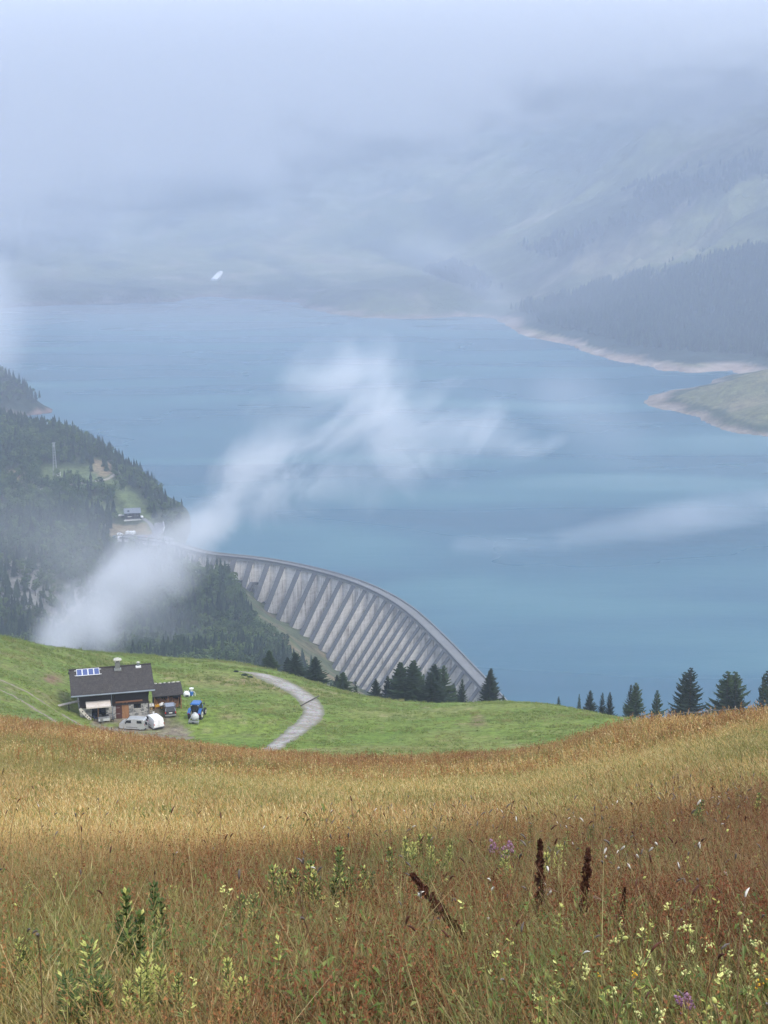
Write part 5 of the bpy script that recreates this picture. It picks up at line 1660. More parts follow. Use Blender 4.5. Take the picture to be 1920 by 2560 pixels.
    P(MB().box(5.57, 6.50, 0.06, 0.14, 0.04, 2.72), 'side_shutter', M_redwood)
    for z in (0.9, 1.9): P(MB().box(5.62, 6.2, 0.035, 0.06, z, z + 0.05), 'hinge', M_grey)
    do = P(MB().box(6.52, 7.60, 0.05, 0.13, 0.08, 2.72), 'door', M_doorwood)
    for i in range(5): link('plank', MB().box(6.53 + i * 0.213, 6.53 + i * 0.213 + 0.20, 0.028, 0.049, 0.10, 2.70).mesh('plank'), M_doorwood, do)
    link('handle', MB().bar((6.62, 0.0, 1.15), (6.78, 0.0, 1.15), 0.03).mesh('handle'), M_grey, do)
    # window at right with frame
    wi = P(MB().box(8.38, 9.47, 0.22, 0.26, 1.52, 2.66), 'window', M_glass)
    f = MB().box(8.352, 8.43, 0.12, 0.215, 1.51, 2.68).box(9.42, 9.498, 0.12, 0.215, 1.51, 2.68).box(8.432, 9.418, 0.12, 0.215, 2.6, 2.68).box(8.432, 9.418, 0.12, 0.215, 1.51, 1.58).box(8.89, 8.96, 0.14, 0.212, 1.582, 2.598)
    link('frame', f.mesh('frame'), M_darkwood, wi)
    P(MB().box(8.30, 9.55, -0.10, 0.10, 1.505, 1.56), 'window_sill', M_stonecap)
    # quoins: single large stones of the ground floor
    R = random.Random(5)
    for (x0, x1, z1) in ((0.05, 1.75, 2.3), (4.05, 5.5, 2.35), (7.68, 8.3, 2.35), (8.4, 9.45, 1.45), (9.55, L - 0.05, 2.35)):
        z = 0.05
        while z < z1 - 0.18:
            hh = R.uniform(0.20, 0.34); x = x0
            while x < x1 - 0.12:
                ww = min(R.uniform(0.24, 0.52), x1 - x)
                dpt = R.uniform(0.02, 0.07)
                c = [(x + 0.02, -dpt, z + 0.02), (x + ww - 0.02, -dpt, z + R.uniform(0.0, 0.05)), (x + ww - 0.02, 0.05, z + 0.02), (x + 0.02, 0.05, z + 0.02),
                     (x + R.uniform(0.02, 0.06), -dpt, min(z + hh - R.uniform(0.02, 0.05), z1)), (x + ww - R.uniform(0.02, 0.06), -dpt, min(z + hh - 0.03, z1)), (x + ww - 0.02, 0.05, min(z + hh - 0.02, z1)), (x + 0.02, 0.05, min(z + hh - 0.02, z1))]
                if R.random() < 0.75:
                    link('stone', MB().quadbox(c).mesh('stone'), STONES[R.randrange(4)], r)
                x += ww
            z += hh
    # chimney with slab hat
    cx_, cy_ = 6.35, hy - 0.55
    c = P(MB().box(cx_ - 0.38, cx_ + 0.38, cy_ - 0.32, cy_ + 0.32, zr - 0.6, zr + 1.0), 'chimney', pmat('chimney_stone', (0.16, 0.165, 0.155), 0.95, 0, 0.3, 5, bump=0.5))
    link('flashing', MB().box(cx_ - 0.55, cx_ + 0.55, cy_ - 0.62, cy_ + 0.40, zr - 0.36, zr - 0.10).mesh('flashing'), M_grey, c)
    for a in (-0.33, 0.33):
        for b in (-0.27, 0.27): link('pier', MB().box(cx_ + a - 0.08, cx_ + a + 0.08, cy_ + b - 0.08, cy_ + b + 0.08, zr + 1.002, zr + 1.25).mesh('pier'), M_stonecap, c)
    link('cap', MB().prism([(cx_ - 0.62, cy_ - 0.45), (cx_ - 0.3, cy_ - 0.58), (cx_ + 0.35, cy_ - 0.55), (cx_ + 0.66, cy_ - 0.30), (cx_ + 0.60, cy_ + 0.38), (cx_ + 0.1, cy_ + 0.55), (cx_ - 0.52, cy_ + 0.42)], 'z', zr + 1.252, zr + 1.45).mesh('cap'), M_stonecap, c)
    link('cap', MB().prism([(cx_ - 0.3, cy_ - 0.25), (cx_ + 0.32, cy_ - 0.22), (cx_ + 0.25, cy_ + 0.25), (cx_ - 0.28, cy_ + 0.2)], 'z', zr + 1.452, zr + 1.6).mesh('cap'), M_stonecap, c)
    c = P(MB().box(9.42, 9.86, hy - 0.42, hy + 0.02, zr - 0.3, zr + 0.48), 'vent_stack', pmat('vent_metal', (0.14, 0.17, 0.17), 0.6, 0.2, 0.2, 5))
    link('flashing', MB().box(9.2, 10.05, hy - 0.75, hy + 0.10, zr - 0.30, zr - 0.02).mesh('flashing'), M_white, c)
    link('cap', MB().sphere((9.64, hy - 0.2, zr + 0.5), (0.28, 0.28, 0.14), 10, 5).mesh('cap'), M_stonecap, c)
    # awning, on arms
    aw = P(MB().quadbox([(0.95, -1.45, 2.93), (4.75, -1.45, 2.93), (4.75, 0.0, 3.36), (0.95, 0.0, 3.36), (0.95, -1.45, 2.97), (4.75, -1.45, 2.97), (4.75, 0.0, 3.40), (0.95, 0.0, 3.40)]), 'awning', M_cream)
    link('valance', MB().box(0.95, 4.75, -1.49, -1.455, 2.72, 2.96).mesh('valance'), M_cream, aw)
    for x in (1.1, 4.6): link('arm', MB().bar((x, -1.4, 2.88), (x, -0.02, 2.7), 0.04).mesh('arm'), M_grey, aw)
    # ramp bridging from the slope to the loft
    rp = P(MB().bar((-3.7, 2.0, 2.35), (0.05, 2.4, 2.78), 0.75, 0.12), 'loft_ramp', M_greywood)
    for x, z in ((-3.2, 2.35), (-1.6, 2.55)):
        for y in (1.8, 2.4): link('leg', MB().box(x - 0.06, x + 0.06, y - 0.06, y + 0.06, -0.8, z - 0.1).mesh('leg'), M_darkwood, rp)
    P(MB().box(5.4, 8.1, -1.25, -0.02, -0.3, 0.08), 'doorstep', M_conc, bevel=0.03)
    return r
STONES = [pmat('stone_%d' % i, c_, 0.95, 0, 0.25, 4, bump=0.5) for i, c_ in enumerate([(0.36, 0.355, 0.34), (0.25, 0.25, 0.25), (0.45, 0.44, 0.42), (0.16, 0.165, 0.17)])]
build_chalet()

def onchalet(name, x, y, rz=0.0, z=None):
    p = cw(x, y)
    return empty(name, (p.x, p.y, (zg(p.x, p.y) if z is None else YZ + z)), CH_R + rz)

# solar panels lie on the roof but can be lifted away
def solar():
    hy = D / 2; ang = math.atan2(RISE, hy + OV)
    p = cw(0, hy, EZ + RISE)
    r = empty('solar_array', p, 0)
    r.rotation_euler = (Matrix.Rotation(CH_R, 3, 'Z') @ Matrix.Rotation(ang, 3, 'X')).to_euler()
    tag(r, 'row of four blue solar panels in pale frames on the chalet roof', 'solar panels')
    for z_ in (-0.42, -1.62):
        MB().box(-0.45, 3.75, z_ - 0.035, z_ + 0.035, 0.09, 0.15).build('rail', M_white, r)
    for i in range(4):
        x0 = -0.12 + i * 0.90
        f = MB()
        f.box(x0, x0 + 0.86, -1.78, -1.70, 0.155, 0.215).box(x0, x0 + 0.86, -0.26, -0.18, 0.155, 0.215).box(x0, x0 + 0.06, -1.698, -0.262, 0.155, 0.215).box(x0 + 0.80, x0 + 0.86, -1.698, -0.262, 0.155, 0.215)
        pn = f.build('panel_frame', M_white, r)
        link('panel', MB().box(x0 + 0.062, x0 + 0.798, -1.697, -0.263, 0.16, 0.20).mesh('panel'), M_cells, pn)
solar()

# woodshed
def woodshed():
    r = onchalet('woodshed', 11.9, 3.7)
    tag(r, 'low open-fronted wood shed with dark lean-to roof right of the chalet', 'shed')
    W_, H0, H1, DD = 4.4, 2.25, 3.0, 3.0
    for x in (0.06, W_ * 0.5, W_ - 0.14): MB().box(x, x + 0.14, 0.0, 0.14, -0.3, H0 - 0.05).build('post', M_doorwood, r)
    MB().box(0.0, W_, DD - 0.1, DD, -0.3, H1 - 0.1).build('back_wall', M_darkwood, r)
    MB().box(-0.02, 0.055, 0.15, DD - 0.11, -0.3, H0 - 0.05).build('side_wall', M_darkwood, r)
    MB().box(W_ - 0.02, W_ + 0.06, 0.3, DD - 0.11, -0.3, H0 - 0.05).build('side_wall', M_darkwood, r)
    MB().box(-0.05, W_ + 0.1, -0.05, 0.09, H0 - 0.04, H0 + 0.12).build('front_beam', M_darkwood, r)
    a = math.atan2(H1 - H0, DD); sl = math.hypot(H1 - H0, DD) + 0.7
    mb = MB().box(-0.25, W_ + 0.3, -0.5, sl - 0.35, 0.0, 0.10)
    for c in range(14): mb.box(-0.27, W_ + 0.32, -0.52 + c * 0.25, -0.52 + c * 0.25 + 0.24, 0.105 + 0.003 * (c % 2), 0.13 + 0.008 * (c % 3))
    o = mb.build('roof', M_roof, r); o.location = (0, 0, H0 + 0.125); o.rotation_euler = (a, 0, 0)
    R = random.Random(3)
    for i in range(7):
        x = -0.1 + i * 0.72
        s = MB().sphere((0, 0, 0), (R.uniform(0.18, 0.34), 0.16, 0.09), 8, 5).build('roof_stone', M_stonecap, r, loc=(x, DD + 0.05, H1 + 0.36 + R.uniform(-0.02, 0.03)))
woodshed()
def firewood():
    r = onchalet('firewood_stack', 12.2, 4.3)
    tag(r, 'stack of split orange-brown firewood under the woodshed roof', 'firewood')
    R = random.Random(9); logs = MB()
    for row in range(13):
        for i in range(26):
            x = 0.1 + i * 0.145 + R.uniform(-0.03, 0.03) + (row % 2) * 0.07; z = 0.06 + row * 0.125 + R.uniform(-0.02, 0.02)
            if z > 1.45 + 0.30 * math.sin(i * 0.5) + R.uniform(-0.1, 0.1): continue
            rr = R.uniform(0.06, 0.085); n = R.choice((3, 4, 5)); a0 = R.uniform(0, 6.28); y0 = R.uniform(-0.14, 0.05)
            ring = [(x + rr * math.cos(a0 + 6.283 * j / n), z + rr * math.sin(a0 + 6.283 * j / n)) for j in range(n)]
            logs.prism(ring, 'y', y0, 0.55)
    o = logs.build('log', M_logs, r); o['kind'] = 'stuff'
    for i in range(6):
        x = 0.2 + i * 0.62
        MB().bar((x, -0.30, 0.02), (x + R.uniform(-0.5, 0.5), -0.25, 1.75), 0.10).build('leaning_billet', M_logs, r)
firewood()

# ------------------------------------------------------------------ things round the chalet
def bench():
    r = onchalet('bench', 8.95, -0.55)
    tag(r, 'small plank bench under the right-hand chalet window', 'bench')
    MB().box(-0.75, 0.75, -0.2, 0.2, 0.42, 0.48).build('seat', M_greywood, r)
    for x in (-0.6, 0.6): MB().box(x - 0.05, x + 0.05, -0.16, 0.16, 0, 0.418).build('leg', M_darkwood, r)
bench()
def holed_board():
    r = onchalet('holed_board', 1.55, -0.85)
    tag(r, 'long pale board with round holes leaning against the left stone wall', 'board')
    mt = Matrix.Rotation(math.radians(-38), 4, 'Y')
    o = MB().box(-0.22, 0.22, -0.04, 0.04, 0, 2.55, mat=mt).build('plank', M_cream, r)
    for z in (0.3, 0.75, 1.15, 1.9):
        p = mt @ Vector((0, -0.045, z)); c = MB().tube([(p.x, p.y - 0.012, p.z), (p.x, p.y, p.z)], 0.11, 12).build('hole_ring', M_plastic, r)
holed_board()
def ladder():
    r = onchalet('ladder', 10.95, -0.25)
    tag(r, 'dark weathered ladder standing at the right corner of the chalet', 'ladder')
    for x in (-0.25, 0.25): MB().bar((x, -0.25, 0), (x, 0.12, 2.5), 0.07).build('side_rail', M_greywood if x > 0 else M_darkwood, r)
    for i in range(8):
        z = 0.25 + i * 0.29; MB().bar((-0.25, -0.25 + z * 0.148, z), (0.25, -0.25 + z * 0.148, z), 0.045).build('rung', M_greywood, r)
ladder()
def milk_can(x, y, lab, mat, s=1.0):
    r = onchalet('barrel', x, y); tag(r, lab, 'barrel')
    MB().tube([(0, 0, 0), (0, 0, 0.1 * s), (0, 0, 0.75 * s), (0, 0, 0.85 * s)], [0.27 * s, 0.30 * s, 0.30 * s, 0.25 * s], 14).build('drum', mat, r, smooth=False)
    MB().tube([(0, 0, 0.851 * s), (0, 0, 0.91 * s)], 0.22 * s, 12).build('lid', M_plastic, r)
milk_can(11.45, 0.9, 'small white barrel at the right corner of the chalet by the ladder', M_white, 0.7)
def table(x, y):
    r = onchalet('garden_table', x, y, 0.06); tag(r, 'grey covered garden table in front of the open chalet porch', 'table')
    MB().box(-0.85, 0.85, -0.42, 0.42, 0.70, 0.75).build('tabletop', M_grey, r)
    MB().box(-0.87, 0.87, -0.45, -0.43, 0.35, 0.755).build('cloth_side', M_tank, r)
    for a in (-0.7, 0.7):
        for b in (-0.3, 0.3): MB().box(a - 0.03, a + 0.03, b - 0.03, b + 0.03, 0, 0.698).build('leg', M_plastic, r)
table(3.55, -1.55)
def chair(x, y, rz, lab, mat):
    r = onchalet('garden_chair', x, y, rz); tag(r, lab, 'chair', 'garden chairs at the chalet porch')
    MB().box(-0.23, 0.23, -0.22, 0.22, 0.42, 0.46).build('seat', mat, r)
    MB().quadbox([(-0.23, 0.22, 0.44), (0.23, 0.22, 0.44), (0.23, 0.26, 0.44), (-0.23, 0.26, 0.44), (-0.22, 0.32, 0.95), (0.22, 0.32, 0.95), (0.22, 0.36, 0.95), (-0.22, 0.36, 0.95)]).build('backrest', mat, r)
    for a in (-0.2, 0.2):
        for b in (-0.19, 0.21): MB().bar((a, b, 0), (a, b, 0.42), 0.035).build('leg', M_plastic, r)
M_dkblue = pmat('navy_cloth', (0.02, 0.028, 0.06), 0.8, 0, 0.2, 3)
chair(2.35, -1.2, 1.2, 'navy garden chair at the left end of the table by the leaning board', M_dkblue)
chair(3.1, -0.75, 0.1, 'dark garden chair behind the table, left of the porch post', M_plastic)
chair(4.1, -0.7, -0.2, 'dark garden chair behind the table near the middle stone wall', M_plastic)
chair(4.85, -1.5, -1.5, 'dark garden chair at the right end of the table', M_plastic)
chair(3.2, -2.35, 3.0, 'grey garden chair in front of the table, nearest the grass', M_grey)

# ------------------------------------------------------------------ vehicles
def wheel_part(par, x, y, r, w, rim=M_grey, name='wheel', rimr=0.6, tread=False):
    o = MB().tube([(x, y - w / 2, r), (x, y - w / 2 + 0.02, r), (x, y + w / 2 - 0.02, r), (x, y + w / 2, r)], [r * 0.93, r, r, r * 0.93], 22).build(name, M_rubber, par)
    m = MB(); m.tube([(x, y - w / 2 - 0.012, r), (x, y + w / 2 + 0.012, r)], r * rimr, 16); link('rim', m.mesh('rim'), rim, o)
    link('hub', MB().tube([(x, y - w / 2 - 0.03, r), (x, y + w / 2 + 0.03, r)], r * 0.16, 8).mesh('hub'), M_plastic, o)
    if tread:
        t = MB()
        for i in range(20):
            a = 6.283 * i / 20
            for s_ in (-1, 1):
                p0 = Vector((x + r * math.cos(a), y + s_ * 0.03, r + r * math.sin(a))); p1 = Vector((x + r * math.cos(a + 0.12), y + s_ * w * 0.48, r + r * math.sin(a + 0.12)))
                t.bar(p0, p1, 0.06, 0.07, up=Vector((math.cos(a), 0, math.sin(a))))
        link('tread', t.mesh('tread'), M_rubber, o)
def tumble(x, y, z, z0, k): return (x, y * (1 - k * max(0.0, z - z0)), z)
def body(par, prof, w, mat, z0=0.95, k=0.13, name='body'):
    """car body: side outline lofted across the width, rounded edges, leaning sides; x is forward"""
    cx_ = sum(p[0] for p in prof) / len(prof); cz = sum(p[1] for p in prof) / len(prof)
    rings = []
    for yy, s in ((-0.5, 0.975), (-0.485, 0.99), (-0.45, 1.0), (0.45, 1.0), (0.485, 0.99), (0.5, 0.975)):
        rings.append([tumble(cx_ + (px - cx_) * s, yy * w, cz + (pz - cz) * s, z0, k) for px, pz in prof])
    o = MB().loft(rings).build(name, mat, par)
    return o
def side_pane(par, poly, w, mat, z0=0.95, k=0.13, name='side_window', both=True, out=0.012):
    for s_ in ((-1, 1) if both else (-1,)):
        ins = [tumble(x, s_ * (w / 2 - 0.03), z, z0, k) for x, z in poly]; outs = [tumble(x, s_ * (w / 2 + out), z, z0, k) for x, z in poly]
        MB().loft([ins, outs]).build(name, mat, par)
def at_ground_local(px, py):
    return at_z(px, py, YZ)
def place(name, px, py, heading):
    """empty on the yard under pixel; heading: forward direction angle from +x"""
    p = at_ground_local(px, py)
    o = empty(name, (p.x, p.y, zg(p.x, p.y) + 0.02), heading)
    return o
VAN = [(-2.05, 0.30), (-2.10, 0.55), (-2.08, 1.05), (-1.98, 1.62), (-1.82, 1.80), (-1.2, 1.84), (0.2, 1.83), (0.72, 1.76), (1.18, 1.34), (1.30, 1.20), (1.75, 1.10), (2.02, 0.95), (2.10, 0.70), (2.10, 0.32), (1.75, 0.24), (-1.8, 0.24)]
def van(px, py, hd, label, paint, open_door=False, rear_glass=True):
    o = place('small_van', px, py, hd); tag(o, label, 'van')
    W = 1.72
    r = empty('x'); bpy.data.objects.remove(r)
    b = body(o, VAN, W, paint)
    side_pane(o, [(0.10, 1.20), (1.12, 1.20), (0.80, 1.60), (0.10, 1.64)], W, M_glass)
    if rear_glass: side_pane(o, [(-1.62, 1.20), (-0.80, 1.20), (-0.80, 1.62), (-1.55, 1.60)], W, M_glass)
    # windscreen, rear doors, lights, bumpers
    MB().quadbox([(1.28, -0.70, 1.23), (1.30, 0.70, 1.23), (1.26, 0.70, 1.22), (1.24, -0.70, 1.22), (0.82, -0.62, 1.71), (0.82, 0.62, 1.71), (0.77, 0.62, 1.70), (0.77, -0.62, 1.70)]).build('windscreen', M_glass, o)
    for s_ in (-1, 1):
        if rear_glass: MB().box(-2.10, -2.02, 0.06 if s_ > 0 else -0.66, 0.66 if s_ > 0 else -0.06, 1.12, 1.52).build('rear_window', M_glass, o)
        MB().box(-2.115, -2.03, s_ * 0.80 - 0.04, s_ * 0.80 + 0.04, 0.85, 1.15).build('tail_light', M_red, o)
        MB().box(2.0, 2.10, s_ * 0.62 - 0.15, s_ * 0.62 + 0.15, 0.66, 0.86).build('headlight', M_grey, o)
        MB().box(0.86, 1.0, s_ * (W / 2 + 0.10) - 0.08, s_ * (W / 2 + 0.10) + 0.08, 1.12, 1.32).build('mirror', M_plastic, o)
        side = [(-1.2, 0.46), (0.9, 0.46), (0.9, 0.54), (-1.2, 0.54)]
    side_pane(o, [(-0.90, 0.52), (0.90, 0.52), (0.90, 0.57), (-0.90, 0.57)], W, M_plastic, name='side_strip')
    MB().box(-2.16, -2.0, -0.82, 0.82, 0.28, 0.50).build('bumper', M_plastic, o); MB().box(2.0, 2.15, -0.80, 0.80, 0.26, 0.50).build('bumper', M_plastic, o)
    MB().box(-2.112, -2.05, -0.006, 0.006, 0.52, 1.78).build('door_seam', M_plastic, o)
    MB().box(-2.13, -2.06, -0.26, 0.26, 0.60, 0.71).build('number_plate', M_plate, o)
    for x in (-1.32, 1.32):
        for s_ in (-1, 1): wheel_part(o, x, s_ * (W / 2 - 0.12), 0.31, 0.19)
    if open_door:
        d = MB().quadbox([(-2.1, 0.86, 0.5), (-2.1, 0.80, 0.5), (-2.75, 1.12, 0.5), (-2.75, 1.18, 0.5), (-2.05, 0.78, 1.72), (-2.05, 0.72, 1.72), (-2.68, 1.02, 1.72), (-2.68, 1.08, 1.72)]).build('open_rear_door', paint, o)
        link('door_window', MB().quadbox([(-2.18, 0.91, 1.12), (-2.18, 0.74, 1.12), (-2.6, 0.95, 1.12), (-2.6, 1.13, 1.12), (-2.16, 0.86, 1.55), (-2.16, 0.70, 1.55), (-2.56, 0.90, 1.55), (-2.56, 1.07, 1.55)]).mesh('door_window'), M_glass, d)
    return o
van(385, 1818, math.radians(122), 'white panel van without rear windows, parked nose towards the chalet door', M_white, rear_glass=False)
van(334, 1826, math.radians(172), 'silver-grey small van with dark windows, parked sideways left of the white one', M_silver, open_door=True)

SUV = [(-2.25, 0.42), (-2.30, 0.70), (-2.22, 1.10), (-1.95, 1.62), (-1.75, 1.72), (0.1, 1.74), (0.45, 1.68), (1.05, 1.18), (2.05, 1.06), (2.25, 0.90), (2.28, 0.45), (1.9, 0.36), (-1.9, 0.36)]
def suv(px, py, hd, label):
    o = place('estate_car', px, py, hd); tag(o, label, 'car'); W = 1.80
    body(o, SUV, W, M_black)
    side_pane(o, [(-1.85, 1.14), (0.85, 1.14), (0.38, 1.58), (-1.68, 1.60)], W, M_glass)
    MB().quadbox([(1.06, -0.74, 1.20), (1.06, 0.74, 1.20), (1.0, 0.74, 1.20), (1.0, -0.74, 1.20), (0.53, -0.64, 1.64), (0.53, 0.64, 1.64), (0.45, 0.64, 1.64), (0.45, -0.64, 1.64)]).build('windscreen', M_glass, o)
    MB().quadbox([(-2.245, -0.74, 1.14), (-2.245, 0.74, 1.14), (-2.1, 0.74, 1.14), (-2.1, -0.74, 1.14), (-2.02, -0.64, 1.56), (-2.02, 0.64, 1.56), (-1.9, 0.64, 1.56), (-1.9, -0.64, 1.56)]).build('rear_window', M_glass, o)
    MB().box(-1.72, 0.10, -0.66, 0.66, 1.742, 1.775).build('roof_panel', pmat('roof_sky_sheen', (0.22, 0.24, 0.29), 0.3, 0.3, 0.08, 2, coat=0.4), o)  # paler panel puts the sky's reflection on the black roof into colour
    for s_ in (-1, 1):
        MB().bar((-1.7, s_ * 0.74, 1.80), (0.1, s_ * 0.74, 1.80), 0.05).build('roof_rail', M_grey, o)
        MB().bar((-2.27, s_ * 0.80, 1.12), (-2.0, s_ * 0.70, 1.60), 0.05).build('pillar_trim', M_grey, o)
        MB().box(-2.33, -2.2, s_ * 0.80 - 0.08, s_ * 0.80 + 0.08, 0.80, 1.05).build('tail_light', M_red, o)
        MB().box(0.72, 0.86, s_ * (W / 2 + 0.1) - 0.09, s_ * (W / 2 + 0.1) + 0.09, 1.10, 1.27).build('mirror', M_grey, o)
    MB().box(-2.40, -2.22, -0.86, 0.86, 0.40, 0.60).build('bumper', M_grey, o)
    MB().box(-2.345, -2.26, -0.26, 0.26, 0.84, 0.96).build('number_plate', M_plate, o)
    for x in (-1.35, 1.40):
        for s_ in (-1, 1): wheel_part(o, x, s_ * (W / 2 - 0.12), 0.36, 0.23)
suv(424, 1782, math.radians(103), 'black estate car seen from behind between the woodpile and the blue tractor')

def tractor(px, py, hd):
    o = place('tractor', px, py, hd); tag(o, 'bright blue tractor with glazed cab, parked on the grass right of the cars', 'tractor')
    MB().box(-0.7, 1.9, -0.28, 0.28, 0.62, 1.10).build('chassis', M_plastic, o)
    MB().loft([[(x, y * w_, z0 + (z1 - z0) * zz) for y, zz in ((-1, 0), (1, 0), (1, 0.8), (0.7, 1), (-0.7, 1), (-1, 0.8))] for x, w_, z0, z1 in ((0.72, 0.42, 0.95, 1.72), (1.6, 0.40, 0.92, 1.64), (2.25, 0.36, 0.9, 1.50), (2.36, 0.30, 0.95, 1.35))]).build('bonnet', M_blue, o)
    # cab
    cabp = []
    for s_ in (-1, 1):
        for (x0, z0, x1, z1) in ((-0.85, 1.30, -0.78, 2.42), (0.05, 1.0, 0.02, 2.42), (0.78, 1.2, 0.62, 2.42)):
            MB().bar((x0, s_ * 0.70, z0), (x1, s_ * 0.66, z1), 0.07).build('cab_pillar', M_plastic if x0 > -0.5 else M_blue, o)
        MB().quadbox([(-0.80, s_ * 0.665 - 0.01, 1.36), (0.72, s_ * 0.665 - 0.01, 1.36), (0.72, s_ * 0.665 + 0.01, 1.36), (-0.80, s_ * 0.665 + 0.01, 1.36), (-0.76, s_ * 0.645 - 0.01, 2.40), (0.60, s_ * 0.645 - 0.01, 2.40), (0.60, s_ * 0.645 + 0.01, 2.40), (-0.76, s_ * 0.645 + 0.01, 2.40)]).build('side_window', M_glass, o)
        # mudguards over the big wheels
        mg = MB(); ring = []
        for i in range(9):
            a = math.radians(10 + i * 19); rr = 0.90
            ring.append([(-0.55 + rr * math.cos(a), s_ * 0.62, 0.80 + rr * math.sin(a)), (-0.55 + rr * math.cos(a), s_ * 1.10, 0.80 + rr * math.sin(a)), (-0.55 + (rr + 0.05) * math.cos(a), s_ * 1.10, 0.80 + (rr + 0.05) * math.sin(a)), (-0.55 + (rr + 0.05) * math.cos(a), s_ * 0.62, 0.80 + (rr + 0.05) * math.sin(a))])
        mg.loft(ring).build('mudguard', M_blue, o)
        MB().box(-1.46, -1.38, s_ * 0.86 - 0.12, s_ * 0.86 + 0.12, 1.10, 1.22).build('tail_light', M_red, o)
        wheel_part(o, -0.55, s_ * 0.88, 0.80, 0.42, M_rim, 'rear_wheel', 0.58, True)
        wheel_part(o, 1.75, s_ * 0.82, 0.52, 0.32, M_rim, 'front_wheel', 0.55, True)
        MB().bar((0.70, s_ * 0.70, 2.2), (0.82, s_ * 1.02, 2.2), 0.03).build('mirror_arm', M_plastic, o)
        MB().box(0.78, 0.84, s_ * 1.02 - 0.10, s_ * 1.02 + 0.10, 1.98, 2.30).build('mirror', M_plastic, o)
        MB().box(-0.92, -0.80, s_ * 0.55 - 0.1, s_ * 0.55 + 0.1, 2.30, 2.40).build('work_light', M_plate, o)
    MB().box(-0.84, -0.81, -0.62, 0.62, 1.40, 2.38).build('rear_window', M_glass, o)
    MB().quadbox([(0.76, -0.62, 1.30), (0.76, 0.62, 1.30), (0.73, 0.62, 1.30), (0.73, -0.62, 1.30), (0.64, -0.6, 2.38), (0.64, 0.6, 2.38), (0.61, 0.6, 2.38), (0.61, -0.6, 2.38)]).build('windscreen', M_glass, o)
    MB().box(-0.7, 0.6, -0.6, 0.6, 1.12, 1.3).build('cab_floor', M_plastic, o)
    MB().box(-0.45, 0.0, -0.25, 0.25, 1.31, 1.75).build('seat', M_plastic, o)
    MB().loft([[(x, y, z) for x, y in ((-1.0 + e, -0.76 + e), (0.80 - e, -0.72 + e), (0.80 - e, 0.72 - e), (-1.0 + e, 0.76 - e))] for e, z in ((0.08, 2.42), (0.0, 2.47), (0.0, 2.58), (0.14, 2.68))]).build('cab_roof', M_blue, o)
    MB().tube([(1.15, 0.36, 1.5), (1.15, 0.36, 2.35)], 0.045, 8).build('exhaust', M_plastic, o)
    MB().tube([(0.55, -0.72, 2.6), (0.55, -0.72, 2.9)], 0.05, 8).build('beacon', M_yel, o)
TR = tractor(492, 1793, math.radians(80))
def sprayer():
    p = at_z(488, 1806, YZ)
    o = empty('sprayer', (p.x, p.y, zg(p.x, p.y)), math.radians(80)); tag(o, 'grey round sprayer tank on a steel frame, mounted behind the blue tractor', 'sprayer')
    rings = []
    for z, r in ((0.42, 0.30), (0.55, 0.52), (0.85, 0.62), (1.15, 0.60), (1.40, 0.42), (1.50, 0.26)):
        rings.append([(r * 0.92 * math.cos(6.283 * i / 18), r * math.sin(6.283 * i / 18), z) for i in range(18)])
    MB().loft(rings).build('tank', M_tank, o, smooth=True)
    MB().tube([(0, 0, 1.501), (0, 0, 1.60)], 0.24, 12).build('lid', M_tank, o)
    MB().tube([(0, 0, 0.80), (0, 0, 0.86)], 0.645, 20).build('band', M_grey, o)
    MB().quadbox([(-1.05, -0.80, 0.28), (-1.05, 0.80, 0.28), (-0.40, 0.80, 0.36), (-0.40, -0.80, 0.36), (-1.05, -0.80, 0.50), (-1.05, 0.80, 0.50), (-0.40, 0.80, 0.44), (-0.40, -0.80, 0.44)]).build('tray', M_grey, o)
    for y in (-0.78, 0.78):
        MB().bar((-1.0, y, 0.44), (-0.1, y * 0.75, 0.95), 0.07).build('frame_arm', M_grey, o)
        MB().bar((-0.9, y, 0.0), (-0.9, y, 0.4), 0.08).build('stand', M_grey, o)
    MB().box(-1.09, -1.055, -0.2, 0.2, 0.2, 0.42).build('pump', M_plastic, o)
    MB().bar((-0.5, 0, 0.40), (0.9, 0, 0.62), 0.10).build('drawbar', M_plastic, o)
sprayer()
def mower():
    p = at_z(392, 1768, YZ)
    o = empty('cover_machine', (p.x, p.y, zg(p.x, p.y)), math.radians(12)); o.name = 'covered_machine'
    tag(o, 'small yellow farm machine half covered by white sheets before the firewood', 'machine')
    MB().box(-0.35, 0.45, -0.3, 0.3, 0.35, 0.75).build('engine_box', M_yel, o, bevel=0.04)
    MB().bar((-1.1, 0, 0.35), (1.2, 0, 0.42), 0.12).build('frame', M_yel, o)
    for x in (-0.75, 0.85):
        R = random.Random(int(x * 10) + 20); rings = []
        for z, s in ((0.55, 1.0), (0.72, 0.95), (0.92, 0.72), (1.0, 0.35)):
            rings.append([(x + 0.62 * s * math.cos(6.283 * i / 12) * R.uniform(0.85, 1.1), 0.42 * s * math.sin(6.283 * i / 12) * R.uniform(0.85, 1.15), z + R.uniform(-0.06, 0.05)) for i in range(12)])
        MB().loft(rings).build('white_sheet', M_white, o, smooth=True)
    for x in (-0.85, 0.75):
        for y in (-0.4, 0.4): wheel_part(o, x, y, 0.28, 0.16, M_yel)
mower()
